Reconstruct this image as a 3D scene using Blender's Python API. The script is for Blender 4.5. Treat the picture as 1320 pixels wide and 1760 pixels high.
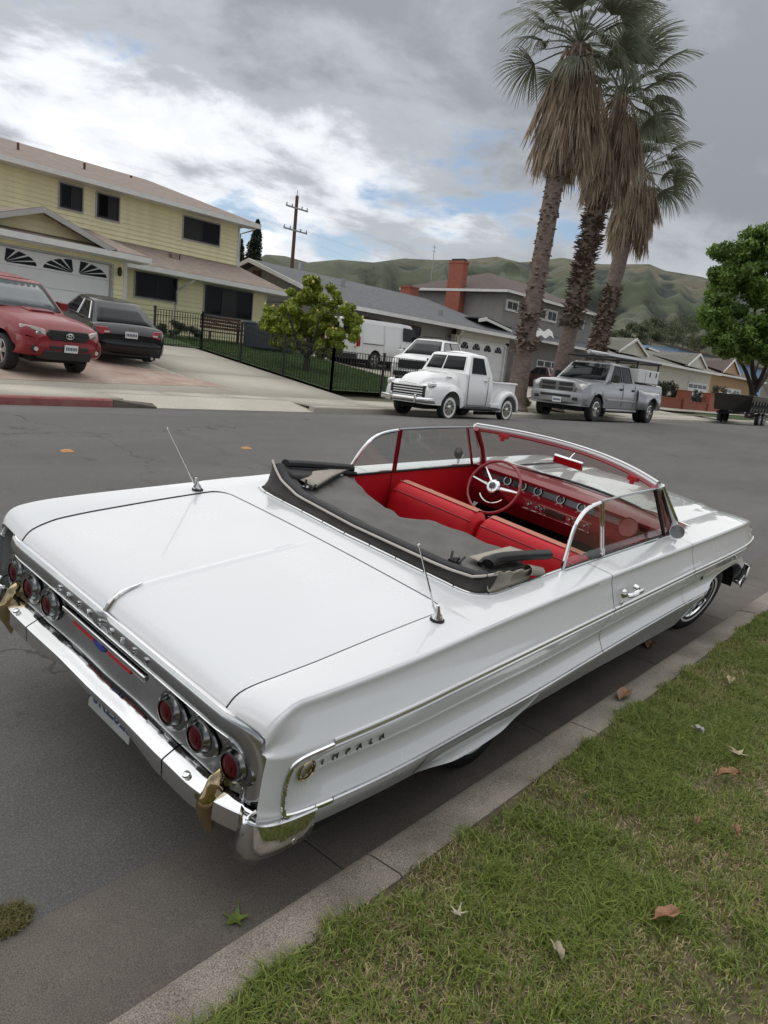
import bpy, math, random
import numpy as np
from mathutils import Matrix, Vector
random.seed(7); rng = np.random.default_rng(7)
for o in list(bpy.data.objects): bpy.data.objects.remove(o)
scene = bpy.context.scene; COL = scene.collection
# ------------------------------------------------------------------ camera
F_PX, PITCH, ROLL, HEAD, EYE = 1249.387, 11.387, 6.013, 39.752, 1.788
def cam_axes():
    p, r, h = map(math.radians, (PITCH, ROLL, HEAD))
    fw = np.array([math.cos(p)*math.cos(h), math.cos(p)*math.sin(h), -math.sin(p)])
    r0 = np.array([math.sin(h), -math.cos(h), 0.]); u0 = np.cross(r0, fw)
    return (math.cos(r)*r0+math.sin(r)*u0, math.cos(r)*u0-math.sin(r)*r0, fw)
RIGHT, UP, FWD = cam_axes()
cam_d = bpy.data.cameras.new('camera'); cam = bpy.data.objects.new('camera', cam_d); COL.objects.link(cam)
cam_d.sensor_fit = 'VERTICAL'; cam_d.sensor_height = 36; cam_d.lens = F_PX/1760*36
cam_d.clip_start = .05; cam_d.clip_end = 20000
cam.matrix_world = Matrix(((RIGHT[0], UP[0], -FWD[0], 0), (RIGHT[1], UP[1], -FWD[1], 0), (RIGHT[2], UP[2], -FWD[2], EYE), (0, 0, 0, 1)))
scene.camera = cam
scene.render.resolution_x, scene.render.resolution_y = 768, 1024
scene.view_settings.view_transform = 'Standard'; scene.view_settings.look = 'None'
scene.view_settings.exposure = 0.47; scene.view_settings.gamma = 1
# ------------------------------------------------------------------ world: nishita sky seen through a broken cloud deck
SUN_EL, SUN_AZ = 60, 78          # degrees; azimuth measured from +X towards +Y
world = bpy.data.worlds.new('World'); scene.world = world; world.use_nodes = True
nt = world.node_tree; nt.nodes.clear()
def N(t, tree=None, **k):
    n = (tree or nt).nodes.new(t)
    for a, v in k.items(): setattr(n, a, v)
    return n
def LK(a, b, tree=None): (tree or nt).links.new(a, b)
def M_(op, a, b=None, tree=None, clamp=False):
    n = N('ShaderNodeMath', tree, operation=op); n.use_clamp = clamp
    for i, v in enumerate((a, b)):
        if v is None: continue
        if isinstance(v, (int, float)): n.inputs[i].default_value = v
        else: LK(v, n.inputs[i], tree)
    return n.outputs[0]
sky = N('ShaderNodeTexSky', sky_type='NISHITA', sun_disc=False)
sky.sun_elevation = math.radians(SUN_EL); sky.sun_rotation = math.radians(90-SUN_AZ)
tc = N('ShaderNodeTexCoord'); sep = N('ShaderNodeSeparateXYZ'); LK(tc.outputs['Generated'], sep.inputs[0])
zz = M_('ADD', M_('MAXIMUM', sep.outputs[2], 0.0), 0.22)
cmb = N('ShaderNodeCombineXYZ'); LK(M_('DIVIDE', sep.outputs[0], zz), cmb.inputs[0]); LK(M_('DIVIDE', sep.outputs[1], zz), cmb.inputs[1])
def cloud_noise(scale, detail, rough, off, dist=0.0, stretch=(1, 1, 1), rot=0):
    mp = N('ShaderNodeMapping'); mp.inputs[1].default_value = off; mp.inputs[3].default_value = stretch; mp.inputs[2].default_value = (0, 0, rot)
    LK(cmb.outputs[0], mp.inputs[0])
    n = N('ShaderNodeTexNoise'); n.inputs['Scale'].default_value = scale; n.inputs['Detail'].default_value = detail
    n.inputs['Roughness'].default_value = rough; n.inputs['Distortion'].default_value = dist
    LK(mp.outputs[0], n.inputs['Vector']); return n.outputs[0]
def ramp(src, stops, tree=None, interp='EASE'):
    r = N('ShaderNodeValToRGB', tree); r.color_ramp.interpolation = interp
    el = r.color_ramp.elements
    while len(el) > len(stops): el.remove(el[-1])
    while len(el) < len(stops): el.new(.5)
    for e, (p, c) in zip(el, stops):
        e.position = p; e.color = (c, c, c, 1) if isinstance(c, (int, float)) else (*c, 1)
    LK(src, r.inputs[0], tree); return r.outputs[0]
CL_OFF = (21.7, 3.3, 0)
GAP_OFF = (7.7, 41.79, 0)
big = cloud_noise(.62, 8, .52, CL_OFF, .3, (1, 1, 1), .3)
fine = cloud_noise(2.6, 10, .60, (1.7, 2.2, 0), .25, (.9, 1.1, 1), 1.0)
thick = ramp(sep.outputs[2], [(.16, 0.0), (.36, .075)])      # the deck thickens away from the horizon
mixn = M_('ADD', M_('ADD', M_('MULTIPLY', big, .66), M_('MULTIPLY', fine, .34)), M_('ADD', thick, -.02))
tone = ramp(mixn, [(.385, (.97, .985, 1.0)), (.435, (.68, .70, .735)), (.50, (.36, .38, .41)), (.60, (.225, .24, .265))])
# overcast light grows towards the zenith (CIE overcast law); towards the horizon the deck is seen thin and pale
zen = M_('ADD', M_('MULTIPLY', M_('POWER', M_('MAXIMUM', sep.outputs[2], 0.0), 2.0), 1.25), .93)
hz = ramp(sep.outputs[2], [(.06, (.74, .78, .82)), (.34, (0, 0, 0))])
hzf = ramp(sep.outputs[2], [(.03, .60), (.22, 0.0)])
mx = N('ShaderNodeMix', data_type='RGBA'); LK(hzf, mx.inputs[0]); LK(tone, mx.inputs[6]); mx.inputs[7].default_value = (.56, .59, .63, 1)
sc = N('ShaderNodeVectorMath', operation='SCALE'); LK(mx.outputs[2], sc.inputs[0]); LK(zen, sc.inputs[3])
skys = N('ShaderNodeVectorMath', operation='SCALE'); LK(sky.outputs[0], skys.inputs[0]); skys.inputs[3].default_value = .075
gap = ramp(M_('ADD', M_('MULTIPLY', cloud_noise(1.1, 7, .55, GAP_OFF, .3), .7), M_('MULTIPLY', fine, .3)), [(.365, 1.0), (.425, 0.0)])
mx2 = N('ShaderNodeMix', data_type='RGBA'); LK(gap, mx2.inputs[0]); LK(sc.outputs[0], mx2.inputs[6]); LK(skys.outputs[0], mx2.inputs[7])
bg = N('ShaderNodeBackground'); LK(mx2.outputs[2], bg.inputs[0]); bg.inputs[1].default_value = 1.0
wo = N('ShaderNodeOutputWorld'); LK(bg.outputs[0], wo.inputs[0])
# ------------------------------------------------------------------ sun behind the cloud deck
sun_d = bpy.data.lights.new('sun', 'SUN'); sun_d.energy = 1.5; sun_d.angle = math.radians(140); sun_d.color = (1, .96, .90)
sun = bpy.data.objects.new('sun', sun_d); COL.objects.link(sun)
_e, _a = math.radians(SUN_EL), math.radians(SUN_AZ)
sun.rotation_euler = Vector((math.cos(_e)*math.cos(_a), math.cos(_e)*math.sin(_a), math.sin(_e))).to_track_quat('Z', 'Y').to_euler()
scene.render.engine = 'CYCLES'
scene.cycles.max_bounces = 8; scene.cycles.transparent_max_bounces = 24
# ------------------------------------------------------------------ photograph pixel -> ray, then cut with a plane or the ground
C0 = np.array([0, 0, EYE])
def ray(x, y): return RIGHT*(x-660)/F_PX - UP*(y-880)/F_PX + FWD
def atY(x, y, Y): v = ray(x, y); return C0+v*(Y/v[1])
def atX(x, y, X): v = ray(x, y); return C0+v*(X/v[0])
def beside(x, y, p): return C0+ray(x, y)*np.dot(np.asarray(p)-C0, FWD)      # at the same depth as a known point
def road_z(Y): return float(np.interp(Y, [-30, 1.51, 1.93, 10.0, 10.6, 12.5], [0, 0, .02, .67, .64, .51]))
def land_z(X, Y):
    if Y < 12.5: return road_z(Y)
    s = float(np.interp(X, [0, 20, 34, 60, 90], [.123, .123, .078, .03, .01]))
    return float(np.interp(Y, [12.5, 14.2, 25.2, 70, 200], [.66, .72, .72+11*s, .72+11*s, .72+11*s]))
def ground(x, y):
    v = ray(x, y); t = 2.0
    while t < 200:
        p = C0+v*t
        if p[2] < land_z(p[0], p[1]): return p
        t += .02
    return C0+v*60
# ------------------------------------------------------------------ mesh helpers
class MB:
    """collects faces of one mesh"""
    def __init__(s): s.v = []; s.f = []
    def add(s, v, f):
        o = len(s.v); s.v += [tuple(map(float, p)) for p in v]; s.f += [tuple(i+o for i in q) for q in f]; return s
    def hexa(s, p):   # bottom 4 ccw, top 4 ccw
        return s.add(p, [(3, 2, 1, 0), (4, 5, 6, 7), (0, 1, 5, 4), (1, 2, 6, 5), (2, 3, 7, 6), (3, 0, 4, 7)])
    def box(s, x0, x1, y0, y1, z0, z1):
        return s.hexa([(x0, y0, z0), (x1, y0, z0), (x1, y1, z0), (x0, y1, z0), (x0, y0, z1), (x1, y0, z1), (x1, y1, z1), (x0, y1, z1)])
    def obox(s, c, ax, ay, az):   # oriented box: centre and three half vectors
        c, ax, ay, az = map(np.asarray, (c, ax, ay, az))
        return s.hexa([c-ax-ay-az, c+ax-ay-az, c+ax+ay-az, c-ax+ay-az, c-ax-ay+az, c+ax-ay+az, c+ax+ay+az, c-ax+ay+az])
    def grid(s, P, cu=False, cv=False, flip=False):
        m, n = len(P), len(P[0]); v = [p for r in P for p in r]; f = []
        for i in range(m if cu else m-1):
            for j in range(n if cv else n-1):
                a, b, c, d = i*n+j, i*n+(j+1) % n, ((i+1) % m)*n+(j+1) % n, ((i+1) % m)*n+j
                f.append((d, c, b, a) if flip else (a, b, c, d))
        return s.add(v, f)
    def tube(s, path, r, n=8, cap=True, flat=1.0, upv=(0, 0, 1)):
        P = [np.asarray(p, float) for p in path]; R = r if hasattr(r, '__len__') else [r]*len(P); rows = []
        for i, p in enumerate(P):
            t = P[min(i+1, len(P)-1)]-P[max(i-1, 0)]; t = t/(np.linalg.norm(t)+1e-9)
            u = np.asarray(upv, float); u = u-t*np.dot(u, t)
            if np.linalg.norm(u) < 1e-3: u = np.array([1., 0, 0]); u = u-t*np.dot(u, t)
            u /= np.linalg.norm(u); w = np.cross(t, u)
            rows.append([p+R[i]*(math.cos(a)*w+math.sin(a)*u*flat) for a in np.linspace(0, 2*math.pi, n, False)])
        o = len(s.v); s.grid(rows, cv=True)
        if cap:
            s.f.append(tuple(o+j for j in range(n))[::-1]); s.f.append(tuple(o+(len(P)-1)*n+j for j in range(n)))
        return s
    def lathe(s, prof, o=(0, 0, 0), axis=(0, 0, 1), n=24, cap=True):
        ax = np.asarray(axis, float); ax /= np.linalg.norm(ax); t = np.array([1., 0, 0]) if abs(ax[0]) < .9 else np.array([0, 1., 0])
        u = np.cross(ax, t); u /= np.linalg.norm(u); w = np.cross(ax, u); o = np.asarray(o, float); k = len(s.v)
        s.grid([[o+ax*h+r*(math.cos(a)*u+math.sin(a)*w) for a in np.linspace(0, 2*math.pi, n, False)] for r, h in prof], cv=True)
        if cap:
            s.f.append(tuple(k+j for j in range(n))); s.f.append(tuple(k+(len(prof)-1)*n+j for j in range(n))[::-1])
        return s
    def prism(s, poly, off):   # polygon of 3D points swept by off
        n = len(poly); off = np.asarray(off, float); a = [np.asarray(p, float) for p in poly]; k = len(s.v)
        s.v += [tuple(p) for p in a]+[tuple(p+off) for p in a]
        s.f.append(tuple(k+i for i in range(n))); s.f.append(tuple(k+n+i for i in range(n))[::-1])
        for i in range(n): j = (i+1) % n; s.f.append((k+i, k+n+i, k+n+j, k+j))
        return s
    def ball(s, c, r, n=10, m=7, sc=(1, 1, 1)):
        c = np.asarray(c, float); sc = np.asarray(sc, float)
        rows = [[c+sc*r*np.array([math.sin(t)*math.cos(a), math.sin(t)*math.sin(a), math.cos(t)]) for a in np.linspace(0, 2*math.pi, n, False)] for t in np.linspace(.02, math.pi-.02, m)]
        return s.grid(rows, cv=True)
    def mesh(s, name, smooth=35, fix=True):
        me = bpy.data.meshes.new(name); me.from_pydata(s.v, [], s.f); me.update()
        if fix:
            import bmesh
            bm = bmesh.new(); bm.from_mesh(me); bmesh.ops.recalc_face_normals(bm, faces=bm.faces); bm.to_mesh(me); bm.free()
        if smooth:
            me.polygons.foreach_set('use_smooth', [True]*len(me.polygons))
            if smooth < 180: me.set_sharp_from_angle(angle=math.radians(smooth))
        return me
    def build(s, name, mat, parent=None, smooth=35, fix=True, bevel=0, solid=0, subsurf=0, rim=True):
        me = s.mesh(name, smooth, fix); me.materials.append(mat)
        o = bpy.data.objects.new(name, me); COL.objects.link(o); o.parent = parent
        if solid: m = o.modifiers.new('solid', 'SOLIDIFY'); m.thickness = solid; m.offset = -1; m.use_rim = rim
        if subsurf: m = o.modifiers.new('sub', 'SUBSURF'); m.levels = m.render_levels = subsurf
        if bevel: m = o.modifiers.new('bevel', 'BEVEL'); m.width = bevel; m.segments = 2; m.limit_method = 'ANGLE'; m.angle_limit = math.radians(40); m.harden_normals = False
        return o
def place(me, name, mat=None, parent=None, mtx=None):
    o = bpy.data.objects.new(name, me); COL.objects.link(o); o.parent = parent
    if mat and not me.materials: me.materials.append(mat)
    if mtx is not None: o.matrix_local = mtx
    return o
def empty(name, label, cat, loc=(0, 0, 0), rz=0, group=None, mtx=None):
    o = bpy.data.objects.new(name, None); COL.objects.link(o); o.empty_display_size = .2
    if mtx is not None: o.matrix_world = mtx
    else: o.location = loc; o.rotation_euler = (0, 0, rz)
    return tag(o, label, cat, group)
def tag(o, label=None, cat=None, group=None, kind=None):
    for k, v in (('label', label), ('category', cat), ('group', group), ('kind', kind)):
        if v: o[k] = v
    return o
def struct(o): o['kind'] = 'structure'; return o
def spline(pts, n):   # Catmull-Rom through points, n samples per span
    P = [np.asarray(p, float) for p in pts]; out = []
    for i in range(len(P)-1):
        a, b, c, d = P[max(i-1, 0)], P[i], P[i+1], P[min(i+2, len(P)-1)]
        for t in np.linspace(0, 1, n, False):
            out.append(.5*((2*b)+(c-a)*t+(2*a-5*b+4*c-d)*t*t+(3*b-3*c+d-a)*t**3))
    return out+[P[-1]]
def lerp(a, b, t): return np.asarray(a, float)*(1-t)+np.asarray(b, float)*t
def text_mesh(s, size, extrude=.002, shear=0, bold=0):
    cu = bpy.data.curves.new('letters', 'FONT'); cu.body = s; cu.size = size; cu.extrude = extrude; cu.align_x = 'CENTER'; cu.align_y = 'CENTER'; cu.shear = shear; cu.offset = bold
    o = bpy.data.objects.new('letters', cu); COL.objects.link(o)
    me = bpy.data.meshes.new_from_object(o.evaluated_get(bpy.context.evaluated_depsgraph_get()))
    bpy.data.objects.remove(o); return me
# ------------------------------------------------------------------ materials
def mat(name, col, rough=.6, metal=0, var=0, vscale=8, col2=None, bump=0, bscale=60, coat=0, spec=.5, coord='Object', detail=6, stretch=None, sheen=0, lo=.35, hi=.65, emit=None):
    m = bpy.data.materials.new(name); m.use_nodes = True; t = m.node_tree; b = t.nodes['Principled BSDF']
    b.inputs['Base Color'].default_value = (*col, 1); b.inputs['Roughness'].default_value = rough; b.inputs['Metallic'].default_value = metal
    b.inputs['Coat Weight'].default_value = coat; b.inputs['Coat Roughness'].default_value = .04; b.inputs['Specular IOR Level'].default_value = spec
    if sheen: b.inputs['Sheen Weight'].default_value = sheen
    if var or bump or col2:
        c = N('ShaderNodeTexCoord', t); mp = N('ShaderNodeMapping', t); LK(c.outputs[coord], mp.inputs[0], t)
        if stretch: mp.inputs[3].default_value = stretch
    if var or col2:
        n = N('ShaderNodeTexNoise', t); n.inputs['Scale'].default_value = vscale; n.inputs['Detail'].default_value = detail; n.inputs['Roughness'].default_value = .65
        LK(mp.outputs[0], n.inputs['Vector'], t)
        ca = col if col2 else tuple(x*(1-var) for x in col); cb = col2 or tuple(min(1, x*(1+var)) for x in col)
        LK(ramp(n.outputs[0], [(lo, ca), (hi, cb)], t, 'LINEAR'), b.inputs['Base Color'], t)
    if bump:
        n2 = N('ShaderNodeTexNoise', t); n2.inputs['Scale'].default_value = bscale; n2.inputs['Detail'].default_value = 5; LK(mp.outputs[0], n2.inputs['Vector'], t)
        bp = N('ShaderNodeBump', t); bp.inputs['Strength'].default_value = bump; bp.inputs['Distance'].default_value = .02; LK(n2.outputs[0], bp.inputs['Height'], t); LK(bp.outputs[0], b.inputs['Normal'], t)
    return m
def glass(name, tint=(.9, .93, .92), refl=1.0):
    m = bpy.data.materials.new(name); m.use_nodes = True; t = m.node_tree; t.nodes.clear()
    tr = N('ShaderNodeBsdfTransparent', t); tr.inputs[0].default_value = (*tint, 1); gl = N('ShaderNodeBsdfGlossy', t); gl.inputs['Roughness'].default_value = .02
    lw = N('ShaderNodeLayerWeight', t); lw.inputs[0].default_value = .5
    fr = M_('ADD', M_('MULTIPLY', M_('POWER', lw.outputs['Facing'], 4.0, t), .75, t), .06, t)
    mxs = N('ShaderNodeMixShader', t); LK(M_('MULTIPLY', fr, refl, t, True), mxs.inputs[0], t); LK(tr.outputs[0], mxs.inputs[1], t); LK(gl.outputs[0], mxs.inputs[2], t)
    o = N('ShaderNodeOutputMaterial', t); LK(mxs.outputs[0], o.inputs[0], t); return m
def leaf_mat(name, a, b, scale=1.2, trans=.25, rough=.5, coord='Object'):
    m = bpy.data.materials.new(name); m.use_nodes = True; t = m.node_tree; p = t.nodes['Principled BSDF']; p.inputs['Roughness'].default_value = rough
    c = N('ShaderNodeTexCoord', t); n = N('ShaderNodeTexNoise', t); n.inputs['Scale'].default_value = scale; n.inputs['Detail'].default_value = 8; n.inputs['Roughness'].default_value = .8; LK(c.outputs[coord], n.inputs['Vector'], t)
    col = ramp(n.outputs[0], [(.33, a), (.67, b)], t, 'LINEAR'); LK(col, p.inputs['Base Color'], t)
    tl = N('ShaderNodeBsdfTranslucent', t); LK(col, tl.inputs[0], t); ms = N('ShaderNodeMixShader', t); ms.inputs[0].default_value = trans
    LK(p.outputs[0], ms.inputs[1], t); LK(tl.outputs[0], ms.inputs[2], t); LK(ms.outputs[0], t.nodes['Material Output'].inputs[0], t); return m
def col_attr_mat(name, rough=.6, trans=.25):
    """colour per blade / leaf from the mesh's own colour attribute"""
    m = bpy.data.materials.new(name); m.use_nodes = True; t = m.node_tree; p = t.nodes['Principled BSDF']; p.inputs['Roughness'].default_value = rough
    a = N('ShaderNodeAttribute', t); a.attribute_name = 'tint'; LK(a.outputs[0], p.inputs['Base Color'], t)
    tl = N('ShaderNodeBsdfTranslucent', t); LK(a.outputs[0], tl.inputs[0], t); ms = N('ShaderNodeMixShader', t); ms.inputs[0].default_value = trans
    LK(p.outputs[0], ms.inputs[1], t); LK(tl.outputs[0], ms.inputs[2], t); LK(ms.outputs[0], t.nodes['Material Output'].inputs[0], t); return m
MT = dict(
 paint=mat('white_paint', (.62, .63, .63), .22, coat=1.0, spec=.5),
 chrome=mat('chrome', (.64, .645, .645), .08, 1.0),
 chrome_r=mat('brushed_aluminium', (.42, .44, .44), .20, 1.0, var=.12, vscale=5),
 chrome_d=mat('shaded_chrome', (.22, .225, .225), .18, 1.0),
 gold=mat('gold_plate', (.44, .345, .20), .09, 1.0),
 red_vinyl=mat('red_vinyl', (.47, .006, .013), .5, spec=.3, bump=.06, bscale=120, var=.08, vscale=6),
 tan_vinyl=mat('tan_vinyl', (.44, .15, .085), .5, var=.08, vscale=20),
 red_paint=mat('dark_red_paint', (.25, .008, .016), .3, coat=.4),
 black=mat('black_rubber', (.008, .008, .009), .5, spec=.3, var=.3, vscale=30),
 black_gloss=mat('black_gloss', (.008, .008, .009), .15, coat=.5),
 underbody=mat('underbody', (.008, .008, .008), .9),
 canvas=mat('beige_canvas', (.32, .285, .235), .85, var=.16, vscale=7, bump=.25, bscale=200),
 welt=mat('pale_welt', (.46, .42, .375), .8),
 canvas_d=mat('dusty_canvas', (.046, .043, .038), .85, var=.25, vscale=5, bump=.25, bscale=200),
 liner=mat('grey_liner', (.115, .110, .10), .8, var=.16, vscale=4, bump=.2, bscale=180),
 lens=mat('red_lens', (.06, .003, .005), .28, coat=.05, spec=.2),
 rubber=mat('tyre_rubber', (.018, .018, .019), .75, var=.25, vscale=25),
 white_wall=mat('white_wall_rubber', (.72, .71, .67), .6, var=.04, vscale=9),
 glass=glass('window_glass', (.78, .81, .79), 1.0),
 plate=mat('plate_white', (.72, .73, .72), .4),
 plate_d=mat('shaded_plate', (.36, .37, .36), .5, var=.08, vscale=8),  # plate white darkened in its colour to stand in for shade under the bumper
 plate_ink=mat('plate_ink', (.03, .05, .12), .5),
 blue_en=mat('blue_enamel', (.02, .04, .22), .3), red_en=mat('red_enamel', (.38, .01, .02), .3),
 insert=mat('pale_insert', (.36, .33, .23), .45),
 carpet=mat('black_carpet', (.010, .009, .009), .95),
)

def soften(m, lo, hi, scale=3.0):      # faint dust: the gloss varies across the panel
    t = m.node_tree; b = t.nodes['Principled BSDF']; c = N('ShaderNodeTexCoord', t); n = N('ShaderNodeTexNoise', t); n.inputs['Scale'].default_value = scale; n.inputs['Detail'].default_value = 8; n.inputs['Roughness'].default_value = .7; LK(c.outputs['Object'], n.inputs[0], t)
    LK(ramp(n.outputs[0], [(.3, lo), (.7, hi)], t, 'LINEAR'), b.inputs['Roughness'], t)
    LK(ramp(n.outputs[0], [(.35, .03), (.75, .045)], t, 'LINEAR'), b.inputs['Coat Roughness'], t)
soften(MT['paint'], .23, .29)
# ================================================================== ground
def road_mat():
    m = bpy.data.materials.new('asphalt'); m.use_nodes = True; t = m.node_tree; b = t.nodes['Principled BSDF']; b.inputs['Roughness'].default_value = .86
    c = N('ShaderNodeTexCoord', t)
    def nz(s, d, r=.6, st=None):
        n = N('ShaderNodeTexNoise', t); n.inputs['Scale'].default_value = s; n.inputs['Detail'].default_value = d; n.inputs['Roughness'].default_value = r
        if st: mp = N('ShaderNodeMapping', t); mp.inputs[3].default_value = st; LK(c.outputs['Object'], mp.inputs[0], t); LK(mp.outputs[0], n.inputs[0], t)
        else: LK(c.outputs['Object'], n.inputs[0], t)
        return n.outputs[0]
    base = ramp(nz(.5, 8, .7, (.35, 1, 1)), [(.3, (.090, .085, .079)), (.7, (.150, .142, .131))], t, 'LINEAR')
    grit = ramp(nz(140, 4, .8), [(.40, .62), (.56, 1.0), (.66, 1.5)], t, 'LINEAR')
    mx = N('ShaderNodeMix', t, data_type='RGBA', blend_type='MULTIPLY'); mx.inputs[0].default_value = 1; LK(base, mx.inputs[6], t); LK(grit, mx.inputs[7], t)
    pale = ramp(nz(38, 3, .7), [(.70, 0.0), (.74, 1.0)], t, 'LINEAR')        # pale aggregate and grit
    mx1 = N('ShaderNodeMix', t, data_type='RGBA'); LK(M_('MULTIPLY', pale, .5, t), mx1.inputs[0], t); LK(mx.outputs[2], mx1.inputs[6], t); mx1.inputs[7].default_value = (.20, .19, .17, 1)
    oil = ramp(nz(2.6, 4, .55), [(.66, 0.0), (.74, 1.0)], t, 'LINEAR')       # oil drips
    mx2 = N('ShaderNodeMix', t, data_type='RGBA'); LK(M_('MULTIPLY', oil, .45, t), mx2.inputs[0], t); LK(mx1.outputs[2], mx2.inputs[6], t); mx2.inputs[7].default_value = (.022, .021, .02, 1)
    # hairline cracks
    v = N('ShaderNodeTexVoronoi', t, feature='DISTANCE_TO_EDGE'); v.inputs['Scale'].default_value = .42
    mp = N('ShaderNodeMapping', t); LK(c.outputs['Object'], mp.inputs[0], t); wn = N('ShaderNodeTexNoise', t); wn.inputs['Scale'].default_value = 2.5; wn.inputs['Detail'].default_value = 6; LK(c.outputs['Object'], wn.inputs[0], t)
    ad = N('ShaderNodeVectorMath', t, operation='MULTIPLY_ADD'); LK(wn.outputs['Color'], ad.inputs[0], t); ad.inputs[1].default_value = (.9, .9, 0); LK(mp.outputs[0], ad.inputs[2], t); LK(ad.outputs[0], v.inputs['Vector'], t)
    cr = ramp(v.outputs['Distance'], [(.0, 1.0), (.010, 0.0)], t, 'LINEAR')
    mx3 = N('ShaderNodeMix', t, data_type='RGBA'); LK(M_('MULTIPLY', cr, M_('MULTIPLY', ramp(nz(.3, 2), [(.45, 0.0), (.6, 1.0)], t), .75, t), t), mx3.inputs[0], t); LK(mx2.outputs[2], mx3.inputs[6], t); mx3.inputs[7].default_value = (.018, .017, .016, 1)
    LK(mx3.outputs[2], b.inputs['Base Color'], t)
    bp = N('ShaderNodeBump', t); bp.inputs['Strength'].default_value = .55; bp.inputs['Distance'].default_value = .006; LK(nz(170, 3, .7), bp.inputs['Height'], t); LK(bp.outputs[0], b.inputs['Normal'], t)
    return m
def concrete(name, a, b2, vs=1.1, speck=.35, sscale=120):
    m = mat(name, a, .9, col2=b2, vscale=vs, detail=12, lo=.3, hi=.7, bump=.22, bscale=200); t = m.node_tree; b = t.nodes['Principled BSDF']
    src = b.inputs['Base Color'].links[0].from_socket; c = N('ShaderNodeTexCoord', t); n = N('ShaderNodeTexNoise', t); n.inputs['Scale'].default_value = sscale; n.inputs['Detail'].default_value = 3; n.inputs['Roughness'].default_value = .8; LK(c.outputs['Object'], n.inputs[0], t)
    mx = N('ShaderNodeMix', t, data_type='RGBA', blend_type='MULTIPLY'); mx.inputs[0].default_value = 1; LK(src, mx.inputs[6], t); LK(ramp(n.outputs[0], [(.36, 1-speck), (.5, 1.0), (.64, 1+speck)], t, 'LINEAR'), mx.inputs[7], t); LK(mx.outputs[2], b.inputs['Base Color'], t)
    return m
MT['asphalt'] = road_mat()
MT['gutter'] = concrete('gutter_concrete', (.078, .067, .057), (.150, .130, .110), 1.3, .5, 260)
MT['kerb'] = concrete('kerb_concrete', (.140, .120, .098), (.30, .262, .218), 2.6, .7, 240)
MT['walk'] = concrete('pale_concrete', (.38, .345, .28), (.50, .46, .385), .35, .12, 30)
MT['brickpave'] = mat('red_stamped_concrete', (.30, .20, .155), .9, col2=(.44, .34, .275), vscale=1.4, detail=9, bump=.3, bscale=20)
MT['redpaint'] = mat('red_kerb_paint', (.26, .07, .07), .8, col2=(.30, .13, .11), vscale=5, detail=9)
MT['soil'] = mat('dry_turf_soil', (.06, .05, .025), .95, col2=(.15, .12, .07), vscale=9, detail=8, bump=.6, bscale=90)
MT['turf_far'] = mat('watered_turf', (.035, .065, .016), .95, col2=(.065, .10, .03), vscale=3, detail=8, bump=.8, bscale=60)
MT['dirt'] = mat('dry_ground', (.16, .13, .085), .95, col2=(.09, .10, .05), vscale=.8, detail=8)
def land_sheet(name, xs, ys, m, dz=0.0, zf=land_z):
    mb = MB(); mb.grid([[(x, y, zf(x, y)+dz) for y in ys] for x in xs], flip=True); return mb.build(name, m, None, smooth=60, fix=False)
XR = [-60, -20]+list(np.arange(-6, 130, 4))+[160, 220]
o = land_sheet('road', XR, [1.93, 3, 5, 7, 9, 9.6, 10, 10.3, 10.6, 11.5, 12.52], MT['asphalt'], 0, lambda x, y: road_z(y)); struct(o)
mb = MB(); gut = None
g0 = MB().box(-60, 220, 1.36, 1.95, -.12, -.02).build('gutter', MT['gutter'], None); struct(g0)
for k in range(-4, 40):    # gutter cast in bays
    x0, x1 = .25+k*1.52, .25+(k+1)*1.52-.006
    mb = MB(); mb.hexa([(x0, 1.385, -.05), (x1, 1.385, -.05), (x1, 1.935, -.05), (x0, 1.935, -.05), (x0, 1.385, .0), (x1, 1.385, .0), (x1, 1.935, .024), (x0, 1.935, .024)]); mb.build('gutter_bay', MT['gutter'], g0, bevel=.004)
k0 = MB().box(-60, 220, 1.24, 1.38, -.10, .05).build('kerb', MT['kerb'], None); struct(k0)
for k in range(-4, 40):
    x0, x1 = .25+k*1.52, .25+(k+1)*1.52-.008; h = .002*math.sin(k*3.3)
    mb = MB(); prof = [(1.225, .0), (1.225, .128), (1.235, .134+h), (1.365, .130+h), (1.385, .122), (1.398, .106), (1.408, .0)]
    rows = [[(x, y, z) for y, z in prof] for x in np.linspace(x0, x1, 6)]; mb.grid(rows, flip=True); mb.add(rows[0], [tuple(range(7))]); mb.add(rows[-1], [tuple(range(7))]); mb.build('kerb_section', MT['kerb'], k0, smooth=40, fix=True)
struct(land_sheet('lawn', [-60, -2, 0, 1, 2, 3, 4, 5, 6, 8, 10, 20, 60, 220], [-60, -3, -1, 0, .5, 1.0, 1.23], MT['soil'], .118, lambda x, y: 0))
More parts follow.
